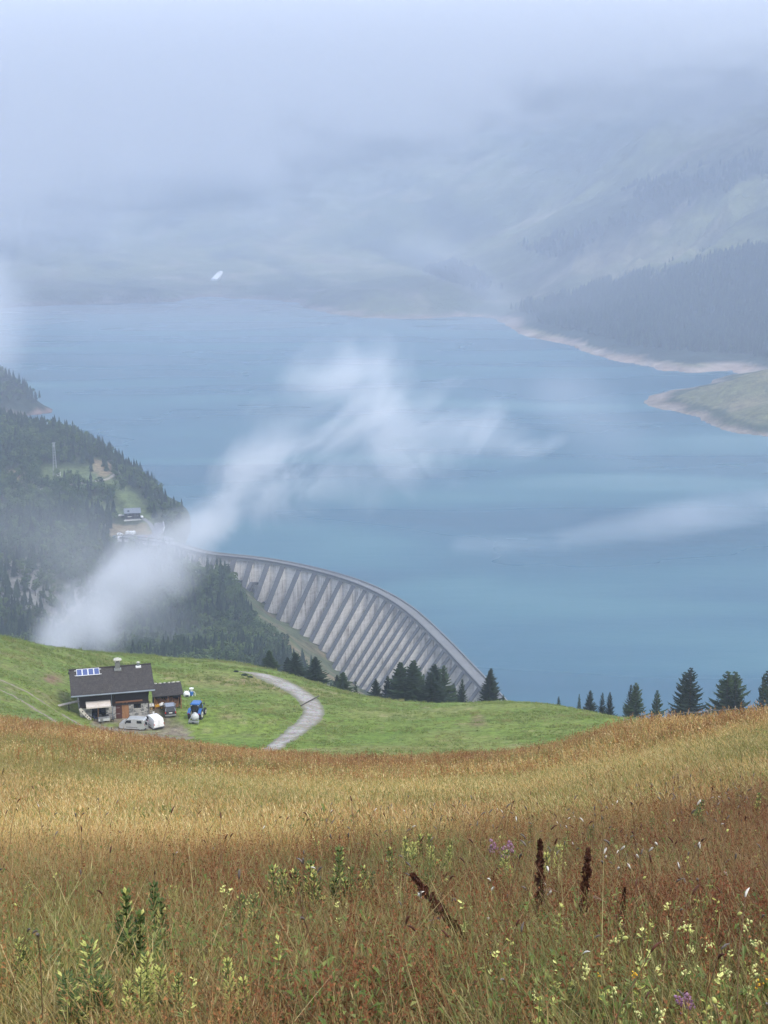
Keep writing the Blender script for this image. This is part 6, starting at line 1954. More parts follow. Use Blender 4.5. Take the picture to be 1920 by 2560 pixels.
def bulkbag():
    p = on_ground(467, 1741, 110, 420)
    o = empty('bulk_bag', p, 0.3); tag(o, 'slumped white sack on the grass uphill of the tractor, left of the blue drum', 'sack')
    R = random.Random(4); rings = []
    for z, s in ((0.0, 0.9), (0.25, 1.05), (0.6, 1.0), (0.85, 0.75), (1.0, 0.35)):
        rings.append([(0.58 * s * math.cos(6.283 * i / 14) * R.uniform(0.9, 1.1), 0.5 * s * math.sin(6.283 * i / 14) * R.uniform(0.9, 1.1), z + R.uniform(-.05, .05)) for i in range(14)])
    MB().loft(rings).build('bag', M_white, o, smooth=True)
    MB().box(-0.35, 0.25, -0.62, -0.5, 0.0, 0.45).build('dark_flap', M_plastic, o)
    for s_ in (-1, 1): MB().tube([(s_ * 0.3, 0, 0.9), (s_ * 0.4, 0.1, 1.12), (s_ * 0.2, 0.2, 0.92)], 0.025, 5).build('handle', M_white, o)
    p = on_ground(479, 1739, 110, 420)
    o = empty('spreader', p, 0.5); tag(o, 'blue drum with white funnel on top on the grass uphill of the tractor', 'spreader')
    MB().tube([(0, 0, 0.1), (0, 0, 0.75)], 0.36, 16).build('drum', M_blue, o)
    MB().tube([(0, 0, 0.76), (0, 0, 1.05), (0, 0, 1.35), (0, 0, 1.42)], [0.12, 0.22, 0.44, 0.42], 16).build('hopper', M_white, o)
    for a in (0.5, 2.6, 4.7): MB().bar((0.3 * math.cos(a), 0.3 * math.sin(a), 0.3), (0.6 * math.cos(a), 0.6 * math.sin(a), 0), 0.05).build('leg', M_white, o)
    MB().tube([(0.3, -0.2, 0.9), (0.55, -0.35, 0.5), (0.5, -0.5, 0.05)], 0.05, 6).build('hose', M_white, o)
bulkbag()
# ------------------------------------------------------------------ buildings and road on the left abutment
def r3(x, y): return 260 + 0.1326 * x, 1220 + 0.1326 * y
M_asphalt = concrete('asphalt', (0.21, 0.215, 0.23), (0.13, 0.13, 0.14), 0.3)
def gp(px, py, d0=820, d1=1500):
    return on_ground(px, py, d0, d1)
def road(pts, halfw, name, lift=0.25, mat=M_asphalt):
    c = [p for p in (gp(*q) for q in pts) if p]
    l, r = [], []
    for i, p in enumerate(c):
        a = c[max(i - 1, 0)]; b = c[min(i + 1, len(c) - 1)]
        d = Vector((b.x - a.x, b.y - a.y)).normalized(); n = Vector((-d.y, d.x)) * halfw
        l.append((p.x + n.x, p.y + n.y)); r.append((p.x - n.x, p.y - n.y))
    ground_strip(name, l, r, lift, mat, 90, 7)
    return l, r
LOT = crest(0)[0]
road([(399, 1308), (397, 1320), (388, 1337), (366, 1344), (335, 1347), (298, 1349)], 4.0, 'lakeside_road', 0.5)
road([(282, 1349), (300, 1346), (330, 1345), (365, 1343), (400, 1346), (430, 1352)], 5.5, 'car_park', 0.45)
road([(358, 1296), (372, 1306), (382, 1322), (388, 1336)], 1.8, 'side_road', 0.3)
road([(300, 1174), (285, 1188), (265, 1199), (230, 1204), (194, 1209), (150, 1216), (110, 1222), (60, 1229)], 1.7, 'forest_track', 0.3, M_gravel)
road([(352, 1200), (365, 1208), (378, 1222), (386, 1240)], 2.6, 'upper_road', 0.4)

M_slate = pmat('metal_roof', (0.17, 0.19, 0.225), 0.45, 0.2, 0.15, 0.5)
M_house = pmat('dark_cladding', (0.035, 0.032, 0.034), 0.8, 0, 0.3, 0.8)
M_palerender = pmat('pale_render', (0.55, 0.55, 0.54), 0.8, 0, 0.1, 1)  # pale render of terrace, rails and piers
def hill_house():
    p = gp(332, 1299)
    zz = max(p.z, 8)
    o = empty('lakeside_house', (p.x, p.y, p.z), math.radians(13)); tag(o, 'dark two-storey house with grey pitched roof on the hill left of the mist', 'house')
    W_, D_, H = 11.0, 8.0, 5.2
    MB().box(-W_ / 2, W_ / 2, 0, D_, -3, H).build('wall', M_house, o)
    MB().box(-W_ / 2 - 1.2, W_ / 2 + 0.8, -2.4, -0.01, -3, 0.1).build('terrace', M_palerender, o)
    rf = MB()
    rf.prism([(-1.1, H - 0.15), (D_ / 2, H + 2.7), (D_ + 1.1, H - 0.15), (D_ + 1.1, H + 0.12), (D_ / 2, H + 3.0), (-1.1, H + 0.12)], 'x', -W_ / 2 - 0.9, W_ / 2 + 0.9)
    ro_ = rf.build('roof', M_slate, o)
    link('skylight', MB().quadbox([(-3.9, 0.2, H + 0.62), (-2.3, 0.2, H + 0.62), (-2.3, 1.7, H + 1.62), (-3.9, 1.7, H + 1.62), (-3.9, 0.2, H + 0.86), (-2.3, 0.2, H + 0.86), (-2.3, 1.7, H + 1.86), (-3.9, 1.7, H + 1.86)]).mesh('skylight'), M_glass, ro_)
    for x in (-4.0, -1.4, 1.2, 3.6):
        w = MB().box(x, x + 1.2, -0.06, 0.05, 2.9, 4.2).build('window', M_glass, o)
        link('frame', MB().box(x - 0.1, x + 1.3, -0.10, -0.065, 4.21, 4.32).box(x - 0.1, x + 1.3, -0.10, -0.065, 2.78, 2.89).mesh('frame'), M_palerender, w)
        MB().box(x, x + 1.3, -0.06, 0.05, 0.4, 1.9).build('window', M_glass, o)
    MB().box(-3.9, -0.9, -0.8, -0.02, 2.25, 2.55).build('balcony', M_palerender, o)
    for x in (-5.6, -2, 1.5, 5): MB().box(x - 0.08, x + 0.08, -2.4, -2.25, 0.11, 1.1).build('rail_post', M_palerender, o)
    MB().box(-6.2, 5.6, -2.38, -2.30, 1.0, 1.12).build('rail', M_palerender, o)
hill_house()

def tiny_car(px, py, hd, label, paint, kind='car', L_=4.2, H=1.55):
    p = gp(px, py)
    if p is None: return
    o = empty('parked_van' if kind == 'van' else 'parked_car', (p.x, p.y, p.z + 0.5), hd)
    tag(o, label, kind, 'vehicles parked at the left end of the dam')
    k = L_ / 4.2
    if kind == 'van': prof = [(-2.1 * k, 0.35), (-2.1 * k, H - 0.1), (-1.9 * k, H), (1.1 * k, H), (1.7 * k, 1.25), (2.1 * k, 1.0), (2.1 * k, 0.35)]
    else: prof = [(-2.1 * k, 0.35), (-2.1 * k, 0.95), (-1.5 * k, H), (0.3 * k, H), (1.0 * k, 1.0), (2.0 * k, 0.85), (2.1 * k, 0.35)]
    body(o, prof, 1.75, paint, k=0.08)
    side_pane(o, [(-1.4 * k, 1.0), (0.8 * k, 1.0), (0.3 * k, H - 0.12), (-1.3 * k, H - 0.12)] if kind == 'car' else [(0.5 * k, 1.2), (1.6 * k, 1.2), (1.1 * k, H - 0.15), (0.5 * k, H - 0.15)], 1.75, M_glass)
    for x in (-1.3 * k, 1.3 * k):
        for s_ in (-1, 1): MB().tube([(x, s_ * 0.66, 0.32), (x, s_ * 0.90, 0.32)], 0.32, 10).build('wheel', M_rubber, o)
M_lblue = pmat('pale_blue_paint', (0.08, 0.25, 0.50), 0.4, 0, 0.1, 2)
M_cred = pmat('red_paint', (0.45, 0.05, 0.05), 0.4, 0, 0.1, 2)
M_dbl = pmat('dark_blue_paint', (0.03, 0.06, 0.16), 0.4, 0, 0.1, 2)
tiny_car(*r3(445, 882), 1.45, 'leftmost of three pale vans parked side by side under the dark house', M_white, 'van', 5.0, 2.4)
tiny_car(*r3(505, 882), 1.45, 'middle one of three pale vans parked side by side under the dark house', M_white, 'van', 5.0, 2.3)
tiny_car(*r3(562, 886), 1.45, 'rightmost and brightest of three pale vans parked under the dark house', M_white, 'van', 5.2, 2.5)
tiny_car(*r3(300, 895), 0.3, 'small white car behind the blue one at the left end of the car park', M_white)
tiny_car(*r3(215, 950), 0.5, 'blue car at the far left end of the car park', M_lblue)
tiny_car(*r3(285, 968), 0.3, 'long white van next to the blue car at the left end of the car park', M_white, 'van', 5.0, 2.0)
tiny_car(*r3(690, 968), 0.2, 'dark blue car on the car park above the retaining wall', M_dbl)
tiny_car(*r3(805, 968), 0.2, 'red car on the car park above the retaining wall', M_cred)
tiny_car(*r3(325, 545), 0.4, 'white car by the left side of the dark hillside house', M_white)
tiny_car(*r3(705, 570), 2.1, 'white car at the right corner of the dark hillside house', M_white)

def retaining():
    pts = [gp(a, b) for a, b in [(278, 1351), (300, 1353), (325, 1354), (350, 1354), (375, 1353), (400, 1356), (425, 1362)]]
    pts = [p for p in pts if p]
    if len(pts) < 3: return
    o = empty('retaining_wall', pts[2]); tag(o, 'pale stone retaining wall with buttresses under the left car park', 'wall')
    inv = -Vector(pts[2])
    for i, (a, b) in enumerate(zip(pts, pts[1:])):
        a = a + inv; b = b + inv; d = (b - a).normalized(); n = Vector((d.y, -d.x, 0)) * 0.5
        zt = max(a.z, b.z) + 0.9
        MB().quadbox([(a - n + Vector((0, 0, -7))), (b - n + Vector((0, 0, -7))), (b + n + Vector((0, 0, -7))), (a + n + Vector((0, 0, -7))), (a.x - n.x, a.y - n.y, zt), (b.x - n.x, b.y - n.y, zt), (b.x + n.x, b.y + n.y, zt), (a.x + n.x, a.y + n.y, zt)]).build('wall_panel', M_rubble2, o)
        for t in (0.25, 0.75):
            q = a.lerp(b, t) + n.normalized() * 0.9
            MB().box(q.x - 0.5, q.x + 0.5, q.y - 0.5, q.y + 0.5, zt - 8, zt - 1.1).build('pier', M_palerender, o)
M_rubble2 = pmat('old_masonry', (0.33, 0.32, 0.31), 0.95, 0, 0.45, 0.35, bump=0.4)
retaining()
def road_parapet():
    for nm, pts, lab in (('road_parapet', [(408, 1306), (411, 1318), (409, 1330)], 'pale low parapet along the outer bend of the lakeside road'),):
        q = [p for p in (gp(a, b) for a, b in pts) if p]
        o = empty(nm, q[0]); tag(o, lab, 'parapet')
        for a, b in zip(q, q[1:]):
            MB().bar(a - q[0] + Vector((0, 0, 0.7)), b - q[0] + Vector((0, 0, 0.7)), 0.5, 1.2).build('wall_panel', M_palerender, o)
road_parapet()
def pylon():
    p = gp(138, 1188)
    o = empty('lattice_mast', p); tag(o, 'tall grey lattice mast with a round dish at its top above the left meadow', 'mast')
    H = 26.0
    def w_(z): return 1.5 - 0.9 * z / H
    cs = [(-1, -1), (1, -1), (1, 1), (-1, 1)]
    for a, b in cs: MB().bar((a * 1.5, b * 1.5, -1), (a * 0.6, b * 0.6, H), 0.14).build('leg', M_grey, o)
    br = MB()
    n = 12
    for i in range(n):
        z0, z1 = H * i / n, H * (i + 1) / n
        for j in range(4):
            a, b = cs[j], cs[(j + 1) % 4]
            br.bar((a[0] * w_(z0), a[1] * w_(z0), z0), (b[0] * w_(z1), b[1] * w_(z1), z1), 0.08); br.bar((b[0] * w_(z0), b[1] * w_(z0), z0), (a[0] * w_(z1), a[1] * w_(z1), z1), 0.08)
    br.build('bracing', M_grey, o)
    MB().tube([(0.2, -0.9, H - 1.6), (0.25, -1.4, H - 1.6)], [0.4, 1.1], 16).build('dish', M_grey, o)
    MB().box(-1.3, 1.3, -1.3, 1.3, H, H + 0.25).build('platform', M_grey, o)
    MB().box(1.8, 4.2, -1.2, 1.2, -1.5, 2.4).build('cabinet', M_palerender, o)
pylon()
# bright patch of old snow at the far shore
def snow():
    a = [(528, 702), (540, 690), (552, 682), (557, 684), (552, 694), (544, 703)]
    P = [at_d(x_, y_, 4350) for x_, y_ in a]
    P = [Vector((p.x, p.y, 0)) for p in P]
    c = sum(P, Vector()) / len(P)
    bm = bmesh.new()
    w0 = [on_ground(x_, y_, 3000, 9000) for x_, y_ in a]
    if any(q is None for q in w0): return
    vs = [bm.verts.new((q.x, q.y, q.z + 6)) for q in w0]
    cv = sum((v.co for v in vs), Vector()) / len(vs)
    top = bm.verts.new((cv.x, cv.y, zg(cv.x, cv.y) + 14))
    low = [bm.verts.new((v.co.x, v.co.y, v.co.z - 25)) for v in vs]
    n = len(vs)
    for i in range(n):
        bm.faces.new((vs[i], vs[(i + 1) % n], top)); bm.faces.new((low[i], low[(i + 1) % n], vs[(i + 1) % n], vs[i]))
    bmesh.ops.recalc_face_normals(bm, faces=bm.faces[:])
    me = bpy.data.meshes.new('snow_patch'); bm.to_mesh(me); bm.free()
    o = link('snow_patch', me, pmat('old_snow', (0.88, 0.90, 0.93), 0.6, 0, 0.04, 0.02)); tag(o, 'small bright snow patch on the far hillside above the end of the lake', 'snow patch')
snow()

# ------------------------------------------------------------------ wire fence on the brown knoll
def fence():
    line = [(1560, 1800), (1604, 1787), (1662, 1784), (1721, 1780), (1777, 1774), (1838, 1771), (1880, 1775), (1935, 1782), (2010, 1790)]
    P = [at_d(a, b, 72 - 0.010 * (a - 1560)) for a, b in line]
    o = empty('wire_fence', (P[3].x, P[3].y, zg(P[3].x, P[3].y))); tag(o, 'thin sagging two-strand wire fence with slender stakes along the brown knoll crest', 'fence')
    inv = -Vector(o.location)
    for p in P:
        g = zg(p.x, p.y)
        MB().tube([(p.x + inv.x, p.y + inv.y, g - 0.3 + inv.z), (p.x + inv.x, p.y + inv.y, max(p.z, g + 0.4) + 0.12 + inv.z)], 0.028, 5).build('stake', M_greywood, o)
    for dz in (0.0, -0.28):
        pts = []
        for a, b in zip(P, P[1:]):
            for t in np.linspace(0, 1, 6)[:-1]:
                q = a.lerp(b, t); pts.append(Vector((q.x, q.y, q.z + dz - 0.25 * t * (1 - t))) + inv)
        MB().tube(pts, 0.012, 4).build('wire', M_grey, o)
fence()

def shrub(px, py, w, label, seed):
    p = on_ground(px, py, 110, 420)
    R = random.Random(seed); m = MB()
    o = empty('low_shrub', p); tag(o, label, 'shrub')
    for i in range(260):
        d = Vector((R.gauss(0, 1), R.gauss(0, 1), abs(R.gauss(0, 1)))).normalized()
        c = Vector((d.x * w, d.y * w * 0.8, d.z * w * 0.6)) * R.uniform(0.5, 1.0)
        u = Vector((R.gauss(0, 1), R.gauss(0, 1), R.gauss(0, 1))).normalized() * 0.11; v = u.cross(d).normalized() * 0.09
        m.poly([c - u, c + v, c + u, c - v])
    m.build('foliage', M_spruce, o, fix=False)
    MB().tube([(0, 0, -0.1), (0, 0, 0.3)], 0.04, 5).build('stem', M_bark, o)
shrub(590, 1680, 0.55, 'small dark shrub at the very top end of the gravel road, left side', 1)
shrub(611, 1689, 0.75, 'dark shrub on the inner edge of the gravel road near its top', 2)
shrub(625, 1694, 0.65, 'dark shrub just below another one on the inner road edge', 3)
# ------------------------------------------------------------------ single plants in the foreground
def b1(x, y): return 960 + 0.5787 * x, 2000 + 0.5787 * y
def b2(x, y): return 0.5787 * x, 2000 + 0.5787 * y
def plant_mat(name, a, b__, sc=30):
    m, k, b = mat_new(name)
    n = k.noise(k.obj(), sc, 3, 0.6)
    k.put(b.inputs['Base Color'], k.ramp(n, [(0.32, a), (0.68, b__)])); b.inputs['Roughness'].default_value = 0.7
    return m
M_dock = plant_mat('dock_seed', (0.036, 0.013, 0.008), (0.105, 0.038, 0.020))
M_dstem = plant_mat('dry_stem', (0.10, 0.055, 0.03), (0.20, 0.12, 0.06))
M_gdark = plant_mat('dark_pods', (0.035, 0.060, 0.014), (0.085, 0.125, 0.030))
M_gyel = plant_mat('yellow_pods', (0.24, 0.27, 0.06), (0.48, 0.48, 0.15))
M_gleaf = plant_mat('green_leaf', (0.08, 0.13, 0.03), (0.17, 0.22, 0.06))
M_pale = plant_mat('pale_yellow_petal', (0.52, 0.54, 0.17), (0.72, 0.72, 0.32))
M_orange = plant_mat('orange_petal', (0.75, 0.38, 0.02), (0.85, 0.55, 0.05))
M_purple = plant_mat('purple_petal', (0.20, 0.09, 0.17), (0.36, 0.20, 0.30))
M_fluff = plant_mat('white_fluff', (0.42, 0.40, 0.36), (0.68, 0.66, 0.60))
M_dgrey = plant_mat('grey_seed_head', (0.075, 0.062, 0.055), (0.16, 0.135, 0.115))

def flake(mb, c, s, R, up=0.0):
    u = Vector((R.gauss(0, 1), R.gauss(0, 1), R.gauss(0, 0.5))).normalized() * s
    v = Vector((R.gauss(0, .4), R.gauss(0, .4), 1 + up)).normalized() * s * 1.2
    mb.poly([c - u, c + v, c + u, c - v * 0.6])

def base_of(px, ptop, hpx):
    """ground point whose plant of hpx pixels ends at ptop"""
    g = on_ground(px, ptop + hpx, 2.5, 110)
    if g is None:
        g = at_d(px, ptop + hpx, 80); g.z = zg(g.x, g.y)
    d = math.sqrt(g.x ** 2 + g.y ** 2 + (g.z - CAMZ) ** 2)
    gh = 0.17 * F / d                          # its foot is hidden in the sward
    g2 = on_ground(px, ptop + hpx + gh, 2.5, 110)
    if g2 is not None: g = g2
    d = math.sqrt(g.x ** 2 + g.y ** 2 + (g.z - CAMZ) ** 2)
    return g, (hpx + gh) / F * d * 1.16

def dock(px, ptop, hpx, label, lean=0.0, wpx=44, group='dark dock seed stalks', seed=1, extra=0.15):
    g, h = base_of(px, ptop, hpx)
    d = (g - Vector((0, 0, CAMZ))).length
    wd = wpx / F * d / 2
    o = empty('dock_plant', g, 0); tag(o, label, 'plant', group)
    R = random.Random(seed)
    P = lambda t: Vector((lean * h * t, 0.05 * h * math.sin(seed), h * t))
    MB().tube([P(-0.1), P(0.5), P(0.98)], [h * 0.012, h * 0.010, h * 0.004], 5).build('stem', M_dstem, o)
    sd = MB()
    n = int(560 if hpx > 70 else 110)
    extra = max(extra, 0.17 / h)
    for i in range(n):
        t = extra + (0.99 - extra) * R.random()
        prof = math.sin(min(1, (1 - t) * 3.2 + 0.12) * 1.57) * (0.72 + 0.28 * math.sin(t * 40 + seed))
        a = R.uniform(0, 6.28); r = wd * 0.66 * prof * math.sqrt(R.random())
        flake(sd, P(t) + Vector((r * math.cos(a), r * math.sin(a), 0)), wd * 0.22 + 0.002, R)
    sd.build('seed_head', M_dock, o, fix=False)
    for i in range(3):
        t = 0.1 + 0.22 * i; a = R.uniform(0, 6.28); q = P(t); w = Vector((math.cos(a), math.sin(a), 0))
        s = Vector((-w.y, w.x, 0)) * h * 0.03
        MB().poly([q, q + w * h * 0.10 + s, q + w * h * 0.22 - Vector((0, 0, h * 0.07)), q + w * h * 0.10 - s]).build('leaf', M_dstem, o, fix=False)
for i, (x_, y_, h_, ln, w_, lab) in enumerate([
        (675, 235, 318, -0.02, 54, 'tallest upright dark brown dock stalk near the right foreground centre'),
        (852, 270, 290, 0.04, 52, 'second upright dark dock stalk, right of the tallest one, ragged top'),
        (1008, 415, 160, 0.06, 30, 'smaller dark dock stalk right of the two tall upright ones')]):
    a_, b_ = b1(x_, y_); dock(a_, b_, h_ * 0.5787, lab, ln, w_ * 0.5787 * 1.25, seed=i + 1, extra=0.08)
a_, b_ = b1(455, 372); dock(a_, b_, 250 * 0.5787, 'dark dock stalk leaning far to the left in the foreground', -0.74, 48, seed=7, extra=0.04)
for i, (x_, y_, h_, w_, lab) in enumerate([
        (1206, 2062, 40, 10, 'short dark dock spike in the straw meadow right of centre'), (616, 2004, 32, 8, 'lone dark dock spike in the straw meadow left of centre'), (393, 2138, 38, 10, 'dark dock spike left of centre below the straw slope'),
        (257, 2186, 34, 9, 'left one of two small dark dock spikes near the left meadow'), (269, 2196, 30, 9, 'right one of two small dark dock spikes near the left meadow'), (78, 2092, 40, 10, 'dark dock spike near the left edge of the meadow'),
        (1169, 1924, 26, 8, 'dark dock spike in the upper meadow right of the road end'), (1530, 1966, 26, 9, 'left one of a tight group of dark dock spikes on the right knoll slope'), (1540, 1968, 24, 8, 'right one of a tight group of dark dock spikes on the right knoll slope'),
        (828, 1862, 18, 6, 'first dark spike from the left on the meadow rim right of the road'), (838, 1862, 18, 6, 'second dark spike from the left on the meadow rim right of the road'), (850, 1864, 16, 6, 'third dark spike from the left on the meadow rim right of the road'),
        (280, 1822, 26, 7, 'dark spike on the meadow rim in front of the chalet'), (100, 1785, 24, 7, 'dark spike on the meadow rim by the wheel track'), (503, 1868, 30, 8, 'dark spike on the meadow rim left of the road'),
        (1346, 1872, 26, 9, 'dark spike on the meadow rim under the dip right of centre'), (1258, 1880, 18, 7, 'small dark spike on the meadow rim right of centre')]):
    dock(x_, y_, h_, lab, 0.0, w_, 'small dark dock spikes in the meadow', seed=20 + i, extra=0.0)

def pod_plant(px, ptop, hpx, label, yel=0.0, stems=1, seed=1, fat=1.0, leaves=True):
    g, h = base_of(px, ptop, hpx); h *= 1.10
    o = empty('gentian_plant', g, seed * 1.3); tag(o, label, 'plant', 'green spiky plants in the meadow')
    R = random.Random(seed)
    pods = MB(); pods2 = MB()
    for s in range(stems):
        hh = h * (1 if s == 0 else R.uniform(0.55, 0.92))
        bx = Vector((R.uniform(-1, 1), R.uniform(-1, 1), 0)) * (0.0 if stems == 1 else 0.13 * h * fat)
        ln = Vector((R.uniform(-0.12, 0.12), R.uniform(-0.1, 0.1), 0))
        P = lambda t: bx * (0.5 + 0.5 * t) + ln * hh * t + Vector((0, 0, hh * t))
        MB().tube([P(-0.1), P(0.5), P(1.0)], [h * 0.012, h * 0.010, h * 0.005], 5).build('stem', M_gdark, o)
        nw = 12
        for j in range(nw):
            t = 0.34 + 0.66 * j / (nw - 1)
            rr = h * 0.095 * fat * (1.25 - t * 0.75)
            for q in range(7):
                a = 6.283 * q / 7 + j * 0.5 + R.uniform(-0.2, 0.2)
                d = Vector((math.cos(a), math.sin(a), 0))
                c = P(t) + d * rr * 0.45
                tip = c + d * rr * 0.75 + Vector((0, 0, h * 0.052))
                side = Vector((-d.y, d.x, 0)) * h * 0.019
                mb = pods2 if R.random() < yel else pods
                i0 = len(mb.v)
                mb.v += [tuple(c), tuple(c + (tip - c) * 0.5 + side), tuple(tip), tuple(c + (tip - c) * 0.5 - side), tuple(c + (tip - c) * 0.5 + Vector((0, 0, h * 0.014)))]
                for f_ in ((0, 1, 4), (1, 2, 4), (2, 3, 4), (3, 0, 4), (0, 3, 2, 1)): mb.f.append(tuple(i0 + k for k in f_)); mb.m.append(0)
    if pods.v: pods.build('pods', M_gdark, o, fix=False)
    if len(pods2.v) > 60: pods2.build('yellow_pods', M_gyel, o, fix=False)
    if leaves:
        for j in range(6):
            a = j * 1.05 + R.random(); d = Vector((math.cos(a), math.sin(a), 0)); s = Vector((-d.y, d.x, 0)) * h * 0.045
            t0 = Vector((0, 0, h * R.uniform(0.02, 0.22)))
            MB().poly([t0, t0 + d * h * 0.12 + s + Vector((0, 0, h * 0.05)), t0 + d * h * 0.26 + Vector((0, 0, h * 0.01)), t0 + d * h * 0.12 - s + Vector((0, 0, h * 0.05))]).build('leaf', M_gleaf if R.random() < 0.7 else M_gyel, o, fix=False)
GP = [ # coordinates of the tip in the enlarged lower-left quarter, height, yellowness, stems, width, description
    (b2, 583, 480, 250, 0.15, 3, 0.8, 'tall dark green spiky plant, highest of the left foreground group'),
    (b2, 512, 558, 150, 0.05, 1, 0.9, 'slim dark green spike left of the highest one in the left group'),
    (b2, 688, 470, 190, 0.05, 1, 0.9, 'straight dark green spike, third of the left group'),
    (b2, 735, 528, 165, 0.2, 1, 1.0, 'dark green spike, rightmost of the left group'),
    (b2, 1012, 488, 120, 0.1, 1, 1.2, 'short bushy green spike standing left of a taller pair near centre'),
    (b2, 1046, 480, 80, 0.1, 1, 1.0, 'small thin green spike between two bushier ones near centre'),
    (b2, 1108, 470, 120, 0.1, 1, 1.4, 'bushy dark green spike near centre, last before the big cluster'),
    (b2, 1198, 368, 140, 0.2, 2, 1.3, 'leftmost spike of the big green cluster near centre'),
    (b2, 1243, 405, 95, 0.3, 1, 1.1, 'low slender spike in the big green cluster near centre'),
    (b2, 1280, 352, 140, 0.35, 2, 1.1, 'yellow-green pair of spikes in the big cluster, second from left'),
    (b2, 1315, 355, 150, 0.45, 3, 1.2, 'dense yellow-green clump in the middle of the big cluster'),
    (b2, 1352, 400, 100, 0.2, 1, 1.2, 'short dark spike right of the yellow clump in the big cluster'),
    (b2, 1400, 365, 140, 0.3, 2, 1.1, 'double spike left of the tallest one in the big cluster'),
    (b2, 1448, 312, 180, 0.3, 3, 1.0, 'tallest spike of the big green cluster near centre'),
    (b2, 1488, 400, 100, 0.1, 2, 1.6, 'wide dark bush at the right end of the big cluster'),
    (b2, 1510, 345, 130, 0.25, 1, 0.9, 'thin spike behind the dark bush at the right of the cluster'),
    (b2, 1598, 335, 110, 0.25, 2, 1.2, 'separate small green clump right of the big cluster'),
    (b2, 398, 792, 150, 0.25, 6, 1.7, 'fat dark green bush near the bottom left corner'),
    (b2, 600, 815, 100, 0.75, 3, 1.3, 'pale yellow-green clump at the bottom, left of two others'),
    (b2, 665, 760, 120, 0.85, 3, 1.3, 'brightest yellow-green clump at the bottom, middle of three'),
    (b2, 768, 808, 85, 0.45, 3, 1.2, 'small mixed yellow and green clump at the bottom, right of three'),
    (b2, 1015, 760, 100, 0.8, 2, 1.1, 'yellowish clump alone at the bottom centre'),
    (b2, 768, 405, 70, 0.7, 3, 1.6, 'low yellowish clump in the middle of the left meadow'),
    (b2, 113, 412, 60, 0.3, 1, 1.5, 'small green spike near the left edge of the photo'),
    (b2, 140, 670, 80, 0.6, 3, 1.4, 'pale leafy clump near the left edge, lower down'),
    (b1, 32, 278, 120, 0.3, 2, 1.0, 'dark green double spike at the left of the yellow band right of centre'),
    (b1, 75, 228, 95, 0.6, 3, 1.1, 'yellow clump, first of the band right of centre'),
    (b1, 118, 240, 95, 0.75, 3, 1.2, 'yellow clump, second of the band right of centre'),
    (b1, 150, 222, 95, 0.6, 2, 1.0, 'yellow-green spikes, third of the band right of centre'),
    (b1, 182, 250, 85, 0.75, 3, 1.2, 'yellow clump, fourth of the band right of centre'),
    (b1, 216, 215, 105, 0.5, 2, 1.0, 'yellow-green tall spikes, fifth of the band right of centre'),
    (b1, 244, 258, 85, 0.7, 3, 1.1, 'yellow clump at the right end of the band'),
    (b1, 272, 215, 80, 0.3, 1, 0.9, 'thin green spike just right of the yellow band'),
    (b1, 196, 340, 70, 0.1, 2, 1.4, 'dark green tuft below the yellow band'),
    (b1, 137, 365, 70, 0.1, 1, 1.2, 'dark green small tuft below the yellow band, further left'),
    (b1, 492, 272, 100, 0.7, 3, 1.3, 'yellow-green clump between the leaning and the tallest dock'),
    (b1, 430, 120, 62, 0.0, 1, 1.2, 'dark green-brown spike alone above the purple flowers'),
    (b1, 636, 150, 85, 0.2, 1, 0.9, 'slim green spike above the tallest dock'),
    (b1, 706, 262, 100, 0.8, 2, 1.2, 'yellow-green clump touching the right side of the tallest dock'),
    (b1, 752, 165, 62, 0.2, 2, 1.3, 'small dark green clump above and right of the tallest dock'),
    (b1, 590, 205, 55, 0.2, 1, 1.2, 'small green spike right of the purple flowers'),
    (b1, 895, 160, 80, 0.1, 2, 1.5, 'dark bushy spike above the second dock'),
    (b1, 990, 170, 60, 0.15, 1, 1.4, 'small dark tuft right of the bushy spike'),
    (b1, 1152, 115, 70, 0.15, 1, 1.2, 'dark spike on the red rise, left of the tall green one'),
    (b1, 1265, 110, 55, 0.05, 2, 1.5, 'low dark tuft on the red rise'),
    (b1, 1312, 50, 95, 0.2, 2, 1.5, 'tall green bushy plant on the crest of the red rise'),
    (b1, 1370, 72, 90, 0.1, 2, 1.5, 'dark green bushy plant right beside the tall one on the red rise'),
    (b1, 1592, 22, 95, 0.4, 1, 0.9, 'slender green spike near the right edge on the red rise'),
]
for i, (fn, x_, y_, h_, yl, st, ft, lab) in enumerate(GP):
    a_, b_ = fn(x_, y_); pod_plant(a_, b_, h_ * 0.5787, lab, yl, st, 40 + i, ft, h_ > 75)

